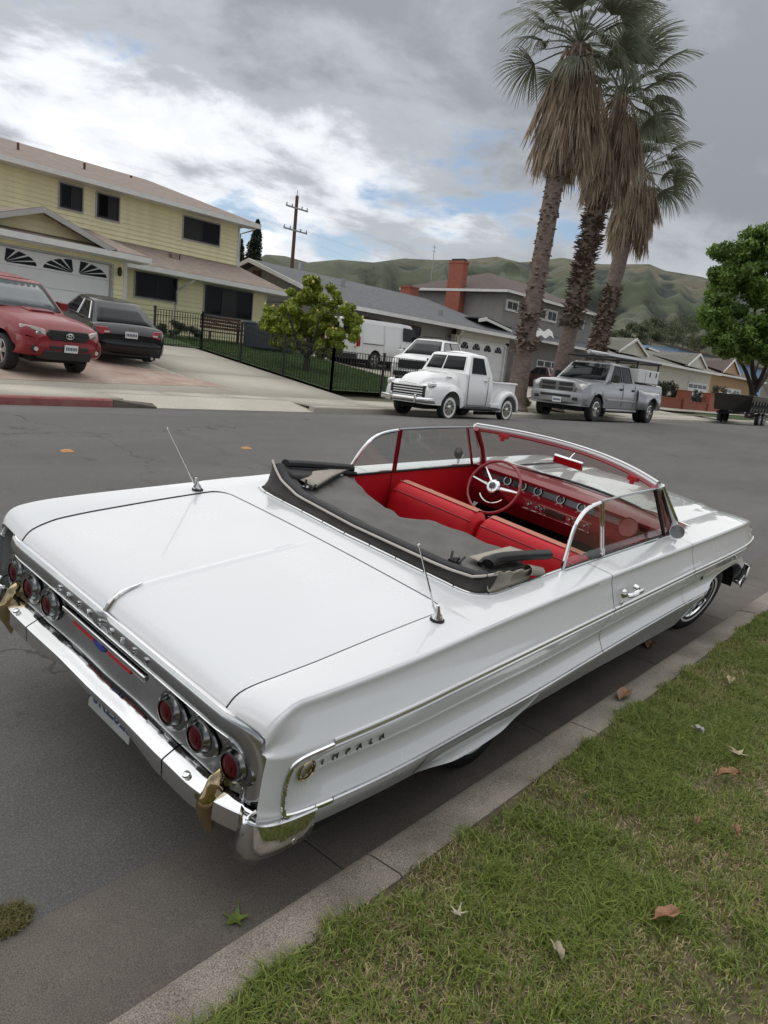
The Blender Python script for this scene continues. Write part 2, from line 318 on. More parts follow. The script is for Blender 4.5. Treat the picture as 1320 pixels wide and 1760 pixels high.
# far side: kerb, walk, driveways, yard
X_RED = atY(195, 695, 12.5)[0]; X_AP = atY(540, 700, 12.5)[0]
fk = MB().box(-60, 220, 12.66, 12.9, .2, .50).build('far_kerb', MT['walk'], None); struct(fk)
def far_kerb(a, b, m, n):
    w = (b-a)/n
    for k in range(n):
        x0, x1 = a+k*w, a+(k+1)*w-.01; pr = [(12.50, .45), (12.50, .63), (12.52, .658), (12.67, .663), (12.67, .45)]
        rows = [[(x, y, z) for y, z in pr] for x in (x0, x1)]; mb = MB(); mb.grid(rows, flip=True); mb.add(rows[0], [tuple(range(5))]); mb.add(rows[1], [tuple(range(5))]); mb.build('kerb_section', m, fk)
far_kerb(-14, X_RED, MT['redpaint'], 9); far_kerb(X_AP, 44, MT['walk'], 18); far_kerb(44, 120, MT['walk'], 20)
mb = MB(); mb.hexa([(X_RED, 12.5, .45), (X_RED+.9, 12.5, .45), (X_RED+.9, 12.67, .45), (X_RED, 12.67, .45), (X_RED, 12.5, .655), (X_RED+.9, 12.5, .54), (X_RED+.9, 12.67, .60), (X_RED, 12.67, .662)]); mb.build('kerb_ramp', MT['gutter'], fk)
struct(land_sheet('far_ground', [-300, -60, -20]+list(np.arange(-6, 130, 4))+[160, 300, 900], [12.66, 13.4, 14.2, 16, 18, 20, 22, 24, 25.2, 30, 45, 80, 200, 900], MT['dirt'], -.14))
YS = [12.66, 13.4, 14.2, 16, 18, 20, 22, 24, 25.3]
def slab_set(parent_name, x0, x1, y0, y1, nx, ny, m, dz, joint=.012):
    p = MB(); ys = [y0]+[y for y in YS if y0 < y < y1]+[y1]
    base = land_sheet(parent_name, np.linspace(x0, x1, 6), ys, m, dz-.02); struct(base)
    for i in range(nx):
        for j in range(ny):
            a, b = x0+(x1-x0)*i/nx, x0+(x1-x0)*(i+1)/nx-joint; c, d = y0+(y1-y0)*j/ny, y0+(y1-y0)*(j+1)/ny-joint
            yy = [c]+[y for y in YS if c+.05 < y < d-.05]+[d]; mb = MB(); mb.grid([[(x, y, land_z(x, y)+dz) for y in yy] for x in np.linspace(a, b, 3)], flip=True)
            mb.build('concrete_slab', m, base, smooth=60, fix=False, solid=.03)
    return base
# apron ramp down to the gutter where the kerb is dropped
mb = MB(); mb.grid([[(x, 12.50, .522), (x, 12.75, .585), (x, 13.40, .692)] for x in np.linspace(X_RED+.3, X_AP+.3, 8)], flip=True); struct(mb.build('driveway_apron', MT['walk'], None, fix=False))
slab_set('pavement', -14, X_RED+.3, 12.67, 14.2, 9, 1, MT['walk'], 0); slab_set('pavement', X_RED+.31, X_AP, 13.40, 14.2, 3, 1, MT['walk'], 0); slab_set('pavement', X_AP+.01, 44, 12.67, 14.2, 13, 1, MT['walk'], 0)
slab_set('pavement', 46, 120, 12.67, 14.2, 18, 1, MT['walk'], -.004)
slab_set('driveway', -14, 15.25, 14.21, 25.2, 7, 4, MT['walk'], 0)
slab_set('driveway', 22.4, 43.5, 14.21, 25.2, 6, 4, MT['walk'], 0)
slab_set('driveway', 46, 100, 16.5, 25.2, 10, 3, MT['walk'], 0)
# stamped red patch of the drive
mb = MB(); edge = [(-3, 14.5), (4, 14.55), (8, 14.75), (11.6, 15.1)]
P = []
for x in np.linspace(-3, 11.6, 20):
    y0 = float(np.interp(x, [e[0] for e in edge], [e[1] for e in edge])); y1 = float(np.interp(x, [-3, 7, 9.8, 11.0, 11.6], [20, 19.5, 18.0, 16.2, 15.12])); P.append([(x, y, land_z(x, y)+.005) for y in np.linspace(y0, y1, 8)])
mb.grid(P, flip=True); struct(mb.build('stamped_drive', MT['brickpave'], None, smooth=60, fix=False))
struct(land_sheet('yard', np.linspace(15.45, 22.3, 8), [15.4, 16, 18, 20, 22, 24, 25.3, 26.8], MT['turf_far'], .03))
struct(land_sheet('yard', np.linspace(13.2, 15.45, 3), [21.9, 23, 24, 25.3, 26.8], MT['turf_far'], .03))
struct(land_sheet('verge', np.linspace(23.5, 31, 5), [12.7, 13.4, 14.2], MT['dirt'], .012))
struct(land_sheet('verge', np.linspace(48, 75, 5), [13.4, 14.2, 15.5], MT['turf_far'], .02))
# ------------------------------------------------------------------ grass blades (near lawn, far yard)
def blades(name, pts, z, h, w, tints, lean=.6, label=None, extra_bend=.5):
    n = len(pts); z = np.full(n, z); w = np.broadcast_to(w, n); a = rng.uniform(0, 2*math.pi, n); H = h*rng.uniform(.45, 1.35, n); le = rng.uniform(.15, 1, n)*lean; b = rng.uniform(0, 2*math.pi, n)
    wx, wy = np.cos(a)*w, np.sin(a)*w; dx, dy = np.cos(b)*le*H, np.sin(b)*le*H
    V = np.empty((n, 5, 3)); x, y = pts[:, 0], pts[:, 1]
    V[:, 0] = np.c_[x-wx, y-wy, z]; V[:, 1] = np.c_[x+wx, y+wy, z]
    V[:, 2] = np.c_[x+wx*.8+dx*.4, y+wy*.8+dy*.4, z+H*.6]; V[:, 3] = np.c_[x-wx*.8+dx*.4, y-wy*.8+dy*.4, z+H*.6]
    V[:, 4] = np.c_[x+dx*(1+extra_bend), y+dy*(1+extra_bend), z+H*(1-le*.35)]
    me = bpy.data.meshes.new(name); me.vertices.add(n*5); me.vertices.foreach_set('co', V.ravel())
    o = (np.arange(n)*5)[:, None]; q = (o+np.array([[0, 1, 2, 3]])).ravel(); t = (o+np.array([[3, 2, 4]])).ravel()
    me.loops.add(n*7); me.loops.foreach_set('vertex_index', np.concatenate([q, t]).astype(np.int32)); me.polygons.add(n*2)
    me.polygons.foreach_set('loop_start', np.concatenate([np.arange(n)*4, n*4+np.arange(n)*3]).astype(np.int32)); me.update(calc_edges=True)
    at = me.attributes.new('tint', 'FLOAT_COLOR', 'POINT'); cc = np.ones((n, 5, 4)); cc[:, :, :3] = tints[:, None, :]; at.data.foreach_set('color', cc.ravel())
    me.materials.append(MT['blade']); o = bpy.data.objects.new(name, me); COL.objects.link(o); return tag(o, label, 'grass', None, 'stuff')
MT['blade'] = col_attr_mat('grass_blade', .6, .3)
def vnoise(x, y, s, seed=0):
    r = np.random.default_rng(seed); G = r.random((64, 64)); u, v = x*s+100, y*s+100; i, j = np.floor(u).astype(int), np.floor(v).astype(int); f, g = u-i, v-j; f = f*f*(3-2*f); g = g*g*(3-2*g)
    return (G[i % 64, j % 64]*(1-f)*(1-g)+G[(i+1) % 64, j % 64]*f*(1-g)+G[i % 64, (j+1) % 64]*(1-f)*g+G[(i+1) % 64, (j+1) % 64]*f*g)
def near_lawn():
    n = 500000; X = .7+8.5*rng.random(n)**1.5; Y = rng.uniform(-.35, 1.30, n)
    keep = (Y < 1.18+.075*vnoise(X, Y*0, 7, 9)) & (Y > -.35+(X-2)*.12)
    X, Y = X[keep], Y[keep]
    thick = .55*vnoise(X, Y, 3, 1)+.45*vnoise(X, Y, 9, 2); k = rng.random(len(X)) < np.clip(.25+(thick-.25)*1.8, .22, 1); X, Y, thick = X[k], Y[k], thick[k]
    dry = np.clip(.55*vnoise(X, Y, 2.2, 3)+.45*vnoise(X, Y, 7, 4)+.12-.35*(thick-.5), 0, 1)
    g = np.array([.105, .160, .022]); g2 = np.array([.265, .310, .060]); d = np.array([.60, .51, .28]); br = np.array([.36, .27, .15])
    m = rng.random((len(X), 1)); T = g*(1-m)+g2*m
    isd = rng.random(len(X)) < np.clip((dry-.36)*1.5, .08, .66); m2 = rng.random((isd.sum(), 1)); T[isd] = d*m2+br*(1-m2); T *= rng.uniform(.75, 1.2, (len(T), 1))
    h = np.where(isd, .024, .040)*(.5+1.2*thick)
    return blades('lawn_grass', np.c_[X, Y], .118, h, .0016+.0012*rng.random(len(X)), T, 1.15, 'short patchy green and straw lawn grass beside the near kerb')
near_lawn()
def tuft(name, c, n, r, h, label):
    a = rng.uniform(0, 6.28, n); q = r*np.sqrt(rng.random(n)); P = np.c_[c[0]+q*np.cos(a), c[1]+q*np.sin(a)*.8]; m = rng.random((n, 1)); T = np.array([.14, .15, .035])*(1-m)+np.array([.25, .20, .09])*m
    return blades(name, P, c[2], np.full(n, h), .0016, T, .8, label)
# ================================================================== the white convertible (body frame: X forward, Y left, Z up, origin on the ground under the rear axle)
CAR_POS, CAR_YAW, CAR_PITCH, CAR_ROLL = (2.7159, 2.4444, .0308), .027, -.167, 7.565
def car_matrix():
    y, p, r = map(math.radians, (CAR_YAW, CAR_PITCH, CAR_ROLL))
    return Matrix.Translation(CAR_POS) @ Matrix.Rotation(y, 4, 'Z') @ Matrix.Rotation(-p, 4, 'Y') @ Matrix.Rotation(r, 4, 'X')
CM = car_matrix()
car = empty('convertible_car', 'low white two-door convertible with red interior parked at the near kerb', 'car', mtx=CM)
I = lambda x, t: float(np.interp(x, [a for a, _ in t], [b for _, b in t]))
def smooth_table(t, n=8):
    q = spline(t, n); return [(float(a), float(b)) for a, b in q]
ZC = smooth_table([(-1.415, .775), (-1.41, .797), (-1.398, .824), (-1.37, .851), (-1.31, .870), (-1.22, .878), (-1.08, .885), (-.71, .900), (-.1, .928), (.76, .956), (2.0, .975), (3.1, .985), (3.5, .975), (3.68, .945), (3.76, .90)])
ZM = smooth_table([(-1.415, .775), (-1.405, .80), (-1.37, .837), (-1.29, .862), (-1.18, .877), (-.91, .902), (-.68, .921), (-.39, .940), (-.1, .952)])
ZU = [(-1.42, .725), (-1.2, .74), (-.58, .757), (.81, .79), (2.02, .815), (3.53, .825), (3.8, .825)]
ZL = smooth_table([(-1.42, .53), (-.9, .52), (-.2, .525), (.15, .53), (.88, .56), (1.83, .588), (2.4, .592), (3.8, .60)])
ZR = [(-1.42, .40), (-1.2, .385), (-.5, .365), (.87, .385), (2.15, .375), (3.8, .40)]
WF = smooth_table([(-1.42, .915), (-1.40, .935), (-1.36, .955), (-1.28, .972), (-1.15, .985), (-.85, .998), (-.4, 1.0), (2.2, 1.0), (3.2, .985), (3.55, .955), (3.70, .925), (3.76, .895)])
ARCH = smooth_table([(2.17, .375), (2.23, .385), (2.33, .47), (2.47, .565), (2.62, .632), (2.82, .668), (3.05, .678), (3.28, .675), (3.44, .64), (3.54, .56), (3.58, .44)], 5)
def zbot(X):
    if 2.17 <= X <= 3.58: return I(X, ARCH)
    return I(X, ZR) if X < 2.6 else .44
def section(X, y_in):
    zc, zu, zl, zr, w = I(X, ZC), I(X, ZU), I(X, ZL), I(X, ZR), I(X, WF)
    zr = zr if X < 2.6 else .44
    ztop = zc+.012; q = min(1, max(0, (-1.31-X)/.10)); q0 = min(1, max(0, (-1.20-X)/.16))
    zu = min(zu, zc-.05)
    K = [(y_in, I(X, ZM)-.0089 if X < -.1 else ztop), (.5*(y_in+.895*w), .5*(ztop+(I(X, ZM)-.010 if X < -.1 else ztop))+.002), ((.922+.03*q)*w, zc+.010), ((.938+.035*q)*w, zc+.007), ((.9455+.04*q)*w, zc-.002), ((.950+.04*q)*w, zc-.030), (.980*w, .5*(zc-.04+zu)), (1.003*w, zu+.012), (1.004*w, zu-.008),
         ((.990+.012*q0)*w, zu-.05), ((.970+.032*q0)*w, zl+.115), ((.972+.031*q0)*w, zl+.072), ((1.000+.004*q0)*w, zl+.022), (1.010*w, zl+.004), (1.008*w, zl-.012), (.996*w, zl-.055), (.952*w, zr)]
    out = []
    for s in spline(K, 4): out.append((float(s[0]), float(s[1])))
    zb = zbot(X); res = []
    for k, (y, z) in enumerate(out):
        if z < zb and k > 8:      # cut by the wheel opening
            if res and res[-1][1] > zb+1e-6:
                (y0, z0) = res[-1]; t = (z0-zb)/(z0-z); res.append((y0+(y-y0)*t, zb))
            else: res.append(res[-1])
        else: res.append((y, z))
    return res
def side_panel(name, xs, yin, sgn, m=None, top=True):
    mb = MB(); rows = []
    for X in xs:
        s = section(X, yin(X)); rows.append([(X, sgn*y, z) for y, z in s])
    mb.grid(rows, flip=sgn > 0)
    return mb.build(name, m or MT['paint'], car, smooth=50, fix=False, solid=.012, rim=False)
def xs_range(a, b, n, extra=()): return sorted(set(list(np.linspace(a, b, n))+[x for x in extra if a < x < b]))
LIDX0, LIDX1, GAP = -1.413, -.37, .0045
def lid_y(X):
    base = I(X, [(-1.42, .715), (-1.36, .722), (-1.25, .742), (-1.1, .752), (-.37, .762)])
    d = LIDX1-X; r = .085
    if d < r: base -= r-math.sqrt(max(r*r-(r-d)**2, 0))
    return base
tail_x = [-1.413, -1.408, -1.402, -1.394, -1.384, -1.37, -1.35, -1.325, -1.295, -1.26, -1.22]
lid_x = tail_x+list(np.linspace(-1.17, -.5, 16))+list(LIDX1-.085*(1-np.sin(np.linspace(0, math.pi/2, 9))))
OPEN_Y = .775
def quarter_in(X):
    if X <= LIDX1: return lid_y(X)+GAP
    return I(X, [(-.166, .6768), (-.160, .70), (-.135, .735), (-.085, .76), (-.02, .775)])
qx = lid_x+[-.36, -.33, -.3, -.25, -.2, -.18, -.166, -.163, -.160, -.153, -.145]+list(np.linspace(-.14, .808, 20))
for s in (-1, 1):
    side_panel('quarter_panel', qx, quarter_in, s)
    side_panel('door', list(np.linspace(.814, 2.03, 22)), lambda X: OPEN_Y, s)
    side_panel('front_fender', sorted(set(list(np.linspace(2.036, 2.6, 30))+list(np.linspace(2.6, 3.4, 20))+list(np.linspace(3.4, 3.76, 24)))), lambda X: .70*I(X, WF) if X > 2.3 else OPEN_Y+(.70-OPEN_Y)*max(0, (X-2.18)/.12), s)
# trunk lid with the raised centre crease
def deck_z(X, y):
    zm, zc = I(X, ZM), I(X, ZM)-.010
    t = min(1, abs(y)/.76); z = zm+(zc-zm)*t*t
    ridge = .005*max(0, 1-abs(y)/.02)*(1 if X < -.55 else max(0, (-.39-X)/.16))
    return z+ridge-.003
mb = MB(); rows = []
for X in lid_x:
    ym = lid_y(X)-GAP; ys = [-1, -.97, -.92, -.8, -.6, -.4, -.2]
    yy = [ym*t for t in ys]+[-.03, -.02, -.012, -.005, .005, .012, .02, .03]+[-ym*t for t in ys[::-1]]
    if ym < .2: yy = list(np.linspace(-ym, ym, len(yy)))
    rows.append([(X, y, deck_z(X, y)) for y in yy])
mb.grid(rows).build('trunk_lid', MT['paint'], car, smooth=40, fix=False, solid=-.012, rim=False)
mb = MB()   # dark gutter below the lid gaps
mb.grid([[(X, y, deck_z(min(X, -.4), y)-.03) for y in np.linspace(-.85, .85, 9)] for X in (-1.36, -1.3, -1.2, -1, -.7, -.32)]).build('lid_channel', MT['underbody'], car, fix=False)
# chrome spear on the crease at the tail
mb = MB(); mb.tube([(X, 0, deck_z(X, 0)+.006) for X in (-1.418, -1.405, -1.39, -1.37, -1.33, -1.28)], [.012, .012, .011, .010, .007, .003], 8)
mb.build('crease_spear', MT['chrome'], car)
# deck panel between lid and cockpit
def open_x(y):
    a = abs(y); base = I(a, [(0, -.205), (.4, -.186), (.66, -.168), (.6768, -.166), (.70, -.160), (.735, -.135), (.76, -.085), (.775, -.02)])
    return base
mb = MB(); rows = []
ydk = list(np.linspace(-.6768, .6768, 31))
for t in np.linspace(0, 1, 5): rows.append([(LIDX1+GAP+(open_x(y)-LIDX1-GAP)*t, y, deck_z(LIDX1+GAP+(open_x(y)-LIDX1-GAP)*t, y)+.002) for y in ydk])
mb.grid(rows)
mb.build('deck_panel', MT['paint'], car, smooth=40, fix=False, solid=-.012, rim=False)
# hood + cowl
mb = MB(); rows = []
def hood_z(X, y):
    zc = I(X, ZC)+.01; w = .70*I(X, WF); t = min(1, abs(y)/w)
    lift = I(X, [(2.3, .035), (3.0, .03), (3.6, .012), (3.78, -.02), (3.9, -.09)])
    return zc+lift*(1-t**2)-.006+.012*max(0, 1-abs(abs(y)-.50)/.03)
for k, X in enumerate(np.linspace(2.50, 3.80, 24)):
    w = .696*I(min(X, 3.76), WF); yy = np.linspace(-1, 1, 41)
    rows.append([(X+.14*(1-t*t) if k > 20 else X+.14*(1-t*t)*max(0, (X-3.0)/.75 if X > 3.0 else 0), t*w, hood_z(X, t*w)) for t in yy])
mb.grid(rows).build('hood', MT['paint'], car, smooth=40, fix=False, solid=-.012)
mb = MB(); rows = []
for X in np.linspace(2.10, 2.494, 6): rows.append([(X+.22*(1-t*t)*(2.494-X)/.394, t*.77, I(X, ZC)+.008+.02*(1-t*t)) for t in np.linspace(-1, 1, 21)])
mb.grid(rows).build('cowl', MT['paint'], car, smooth=40, fix=False)
for s, y0 in ((1, .25), (-1, -.35)):   # wipers
    mb = MB(); mb.tube([(2.47, y0*1.0, 1.005), (2.43, y0+.25*s, 1.025), (2.36, y0+.5*s*.9, 1.02)], .006, 6); mb.build('wiper', MT['chrome'], car)
for y in (-.62, .62):
    mb = MB(); mb.box(2.33, 2.45, y-.05, y+.05, .995, 1.003); mb.build('cowl_vent', MT['black'], car)
# nose: grille opening, headlights, front bumper (faces away from the camera)
mb = MB(); mb.grid([[(3.84+.05*(1-t*t)-.02*k, t*.86, z) for t in np.linspace(-1, 1, 21)] for k, z in enumerate((.90, .78, .62))]).build('grille', MT['chrome_r'], car, fix=False)
mb = MB(); P = []
for t in np.linspace(-1, 1, 31):
    a = abs(t); x = 3.93-.16*a**4; y = t*.97
    P.append([(x-.05, y, .60), (x, y, .585), (x+.012, y, .50), (x-.01, y, .43), (x-.06, y, .41)])
mb.grid(P)
for s in (-1, 1): mb.grid([[(3.77, s*.97, .60), (3.77, s*.975, .5), (3.77, s*.96, .41)], [(3.62, s*.99, .59), (3.60, s*.995, .5), (3.62, s*.98, .42)]])
mb.build('front_bumper', MT['chrome'], car, fix=False, solid=.01)
for s in (-1, 1):
    for y in (.60, .80):
        mb = MB(); mb.lathe([(0.001, .02), (.06, .015), (.075, 0), (.08, -.03)], (3.86-.05*(y > .7), s*y, .76), (1, 0, 0), 16); mb.build('headlight', MT['chrome'], car)
    mb = MB(); mb.grid([[(3.755, s*y, z) for z in (.44, .6, .75, .85, .89)] for y in (.80, .86, .893)]).build('fender_nose', MT['paint'], car, fix=False)
# --- side mouldings follow the panel surface
def on_side(X, z, s, off=.004):
    sec = section(X, OPEN_Y)[28:]; zs = [q[1] for q in sec]; ys = [q[0] for q in sec]
    y = float(np.interp(-z, [-a for a in zs], ys)); return (X, s*(y+off), z)
for s in (-1, 1):
    for name, tab, x0, x1, w, seg in (('upper_moulding', ZU, -1.20, 3.72, .0105, [-1.20, .808, 2.033, 3.72]), ('lower_moulding', ZL, -1.16, 2.44, .007, [-1.16, .808, 2.033, 2.42])):
        for a, b in zip(seg[:-1], seg[1:]):
            xs = np.linspace(a+.004, b-.004, 30)
            for dz in ((-.011, .011) if name == 'upper_moulding' else (0,)):
                mb = MB(); mb.tube([on_side(X, I(X, tab)+dz+.002, s, .002) for X in xs], w*.55 if dz else w, 6); mb.build(name, MT['chrome'], car)
            if name == 'upper_moulding':
                mb = MB(); mb.grid([[on_side(X, I(X, tab)+q+.002, s, .0045) for q in (-.009, .009)] for X in xs]); mb.build('moulding_insert', MT['insert'], car, fix=False)
    # C-shaped end of the moulding round the name panel
    pts = [(-1.20, I(-1.2, ZU)), (-1.27, I(-1.27, ZU)-.004), (-1.318, .718), (-1.342, .69), (-1.348, .62), (-1.343, .545), (-1.330, .528), (-1.25, .524), (-1.16, .522)]
    path = [on_side(float(p[0]), float(p[1]), s, .003) for p in spline(pts, 6)]
    mb = MB(); mb.tube(path, .0085, 8); mb.build('moulding_end', MT['chrome'], car)
# --- name script and badge on the flanks
def put_text(s, size, mtx, material, name, parent=car, ext=.003, shear=0, bold=0):
    me = text_mesh(s, size, ext, shear, bold); me.materials.append(material)
    return place(me, name, None, parent, mtx)
for s in (-1, 1):
    ang = math.radians(0)
    word = 'IMPALA'; xs = np.linspace(-1.205, -.935, 6)
    for ch, X in zip(word, xs if s < 0 else xs[::-1]):
        y = on_side(X, .665, s, .003)
        mtx = Matrix(((-s*1.0, 0, 0, X), (0, 0, s*1.0, y[1]), (0, 1, 0, .665), (0, 0, 0, 1)))
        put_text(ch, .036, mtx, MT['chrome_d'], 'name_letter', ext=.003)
    c = on_side(-1.275, .663, s, .002); mb = MB()
    mb.lathe([(.030, 0), (.036, 0), (.037, .006), (.032, .009), (.029, .006)], c, (0, s, 0), 24, cap=False); o = mb.build('side_badge', MT['gold'], car)
    mb = MB(); q = []
    for dx, dz in ((-.022, -.010), (-.006, -.004), (.004, .012), (.010, .020), (.016, .012), (.022, .004), (.012, -.004), (.008, -.018), (.002, -.006), (-.008, -.010), (-.014, -.020)): q.append((c[0]+dx, c[1]+s*.002, c[2]+dz))
    mb.prism(q, (0, s*.006, 0)); mb.build('badge_emblem', MT['gold'], o)
# --- tail: chrome frame, recessed panel, lamps, lettering
def tail_x_at(y): return -1.418+.10*max(0, (abs(y)-.70)/.25)**2
def frame_loop(y1, z0, z1, r, n=8):   # half outline from centre top to bottom of the right side, as (|y|, z)
    pts = [(a, z1) for a in np.linspace(0, y1-r, 14)]
    pts += [(y1-r+r*math.sin(t), z1-r+r*math.cos(t)) for t in np.linspace(0, math.pi/2, n)[1:]]
    pts += [(y1, z) for z in np.linspace(z1-r, z0, 7)[1:]]
    return pts
outer = frame_loop(.918, .52, .782, .125); inner = frame_loop(.828, .52, .700, .075)
for s in (-1, 1):
    mb = MB(); rows = []
    for (yo, zo), (yi, zi) in zip(outer, inner):
        row = []
        for t, dx in ((0, .004), (.06, -.008), (.2, -.014), (.5, -.018), (.8, -.012), (.94, -.004), (1, .012)):
            y, z = yo+(yi-yo)*t, zo+(zi-zo)*t; row.append((tail_x_at(y)+dx, s*y, z))
        rows.append(row)
    mb.grid(rows, flip=s > 0).build('tail_frame', MT['chrome_r'], car, smooth=60, fix=False, solid=.004)
    mb = MB(); mb.tube([(tail_x_at(y)+.002, s*y, z) for y, z in inner], .0055, 6); mb.build('frame_lip', MT['chrome'], car)
    mb = MB(); mb.tube([(tail_x_at(y)-.001, s*y, z) for y, z in outer], .0065, 6); mb.build('frame_edge', MT['chrome'], car)
mb = MB(); mb.grid([[(tail_x_at(y)+.018+.010*math.sin((z-.50)/.2*math.pi), y, z) for z in np.linspace(.47, .705, 7)] for y in np.linspace(-.84, .84, 25)]).build('tail_panel', MT['chrome_r'], car, smooth=60, fix=False)
LAMP_Z = .612
for s in (-1, 1):
    for y in (.438, .607, .778):
        x = tail_x_at(y)+.012; mb = MB()
        pf = []
        for t in np.linspace(0, 2*math.pi, 28, False):    # tear-drop bezel, pointed outwards
            c_, s_ = math.cos(t), math.sin(t); k = 1+.38*max(0, c_)**3 if True else 1
            pf.append((c_*k, s_))
        rings = []
        for r, dx in ((.070, .006), (.068, .000), (.060, -.002), (.054, .002), (.049, -.006), (.047, -.018), (.041, -.019)):
            kk = max(0, (r-.049)/.021)
            rings.append([(x+dx, s*(y+r*(math.cos(t)*(1+kk*.38*max(0, math.cos(t))**3))), LAMP_Z+r*math.sin(t)*1.0) for t in np.linspace(0, 2*math.pi, 28, False)])
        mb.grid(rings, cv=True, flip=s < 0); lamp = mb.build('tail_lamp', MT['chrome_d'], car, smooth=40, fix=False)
        mb = MB(); mb.lathe([(.042, -.012), (.037, -.016), (.020, -.019), (.016, -.019), (.015, -.023), (.001, -.024)], (x, s*y, LAMP_Z), (1, 0, 0), 24, cap=False)
        mb.build('lamp_lens', MT['lens'], lamp, smooth=40)
for ch, y in zip('CHEVROLET', np.linspace(.315, -.315, 9)):
    mtx = Matrix(((0, 0, -1, -1.438), (-1, 0, 0, y), (0, 1, 0, .742), (0, 0, 0, 1)))
    put_text(ch, .034, mtx, MT['chrome'], 'tail_letter', ext=.004, bold=.0008)
mb = MB(); mb.hexa([(-1.425, -.30, .650), (-1.405, -.30, .650), (-1.405, .30, .650), (-1.425, .30, .650), (-1.428, -.30, .672), (-1.405, -.30, .676), (-1.405, .30, .676), (-1.428, .30, .672)]); bar = mb.build('emblem_bar', MT['chrome'], car, bevel=.004)
for y0, y1, m in ((.05, .21, 'red_en'), (-.21, -.05, 'red_en')):
    mb = MB(); mb.box(-1.424, -1.404, y0, y1, .635, .649); mb.build('red_enamel', MT[m], bar)
mb = MB(); mb.prism([(-1.428, y, .641+dz*.6) for y, dz in ((.042, .012), (.018, .012), (.018, .020), (-.018, .020), (-.018, .012), (-.042, .012), (-.036, -.012), (-.018, -.012), (-.018, -.020), (.018, -.020), (.018, -.012), (.036, -.012))], (.02, 0, 0)); mb.build('bowtie_emblem', MT['blue_en'], bar)
# --- rear bumper in three pieces, guards, plate
def bumper_sec(y):
    a = abs(y); x = -1.425+.10*max(0, (a-.62)/.32)**2; dip = .006*max(0, 1-a/.5)-.045*min(1, max(0, (a-.22)/.25))*-1
    zt = .513+.010*min(1, a/.5)-dip*.3
    return [(x+.055, y, zt+.012), (x+.022, y, zt+.010), (x-.030, y, zt-.018), (x-.037, y, zt-.024), (x-.038, y, zt-.030), (x-.030, y, zt-.050-dip), (x+.005, y, zt-.066-dip), (x+.06, y, zt-.075-dip)]
for y0, y1 in ((-.505, .505), (.512, .885), (-.885, -.512)):
    mb = MB(); mb.grid([bumper_sec(y) for y in np.linspace(y0, y1, 25)]); k = 8
    for yy in (y0, y1): mb.add(bumper_sec(yy), [tuple(range(8))])
    mb.build('rear_bumper', MT['chrome'], car, smooth=28, fix=False)
for s in (-1, 1):
    # wrap-round end piece below the fender end
    mb = MB(); rows = []
    for (x, y, zt, zb) in ((-1.415, .865, .50, .35), (-1.425, .90, .505, .335), (-1.42, .935, .508, .33), (-1.395, .962, .512, .335), (-1.34, .982, .518, .35), (-1.27, .996, .524, .372), (-1.235, 1.0, .527, .385)):
        rows.append([(x+.02, s*(y-.02), zt+.004), (x, s*y, zt-.004), (x-.004, s*(y+.006), (zt+zb)/2+.02), (x+.004, s*(y-.006), (zt+zb)/2-.03), (x+.02, s*(y-.04), zb)])
    mb.grid(rows, flip=s < 0).build('bumper_end', MT['chrome'], car, smooth=50, fix=False, solid=.006)
    mb = MB(); rim = [(-1.40, .915, .535), (-1.42, .905, .515), (-1.428, .915, .508), (-1.415, .945, .512), (-1.385, .968, .516), (-1.33, .988, .522), (-1.235, 1.005, .531)]
    mb.tube([(x, s*y, z) for x, y, z in spline(rim, 5)], .006, 6); mb.build('bumper_end_lip', MT['chrome'], car)
    c = on_side(-1.30, .44, s, .004); mb = MB(); mb.lathe([(.012, 0), (.010, .005), (.001, .007)], (c[0], s*.994, .435), (0, s, 0), 12); mb.build('bumper_bolt', MT['chrome'], car)
    mb = MB(); mb.lathe([(.014, 0), (.012, .006), (.001, .009)], (-1.452, s*.63, .502), (-.45, 0, 1), 14); mb.build('bumper_bolt', MT['chrome'], car)
    # gold bumper guard
    y = s*.738; mb = MB()
    secs = []
    for (x, z, w) in ((-1.370, .560, .030), (-1.395, .578, .036), (-1.435, .560, .042), (-1.474, .515, .044), (-1.492, .475, .042), (-1.486, .435, .038), (-1.455, .375, .034), (-1.42, .340, .028)):
        secs.append((x+.016*(x < -1.44), z, w*.60))
    rows = []
    for x, z, w in [tuple(p) for p in spline(secs, 4)]:
        nx, nz = (x+1.40), (z-.47); l = math.hypot(nx, nz); nx, nz = nx/l, nz/l
        rows.append([(x-nx*.06, y-w*1.05, z-nz*.06), (x-nx*.02, y-w, z-nz*.02), (x, y-w*.45, z), (x+nx*.006, y, z+nz*.006), (x, y+w*.45, z), (x-nx*.02, y+w, z-nz*.02), (x-nx*.06, y+w*1.05, z-nz*.06)])
    mb.grid(rows); mb.build('bumper_guard', MT['gold'], car, smooth=35, fix=False)
mb = MB(); mb.box(-1.358, -1.353, -.155, .155, .283, .438); pl = mb.build('licence_plate', MT['plate_d'], car, bevel=.002)
put_text('73KZ023', .088, Matrix(((0, 0, -1, -1.3585), (-1, 0, 0, 0), (0, 1, 0, .350), (0, 0, 0, 1))), MT['plate_ink'], 'plate_number', pl, .0006, bold=.002)
mb = MB(); mb.box(-1.345, -1.30, -.84, .84, .36, .50); mb.build('valance', MT['underbody'], car)
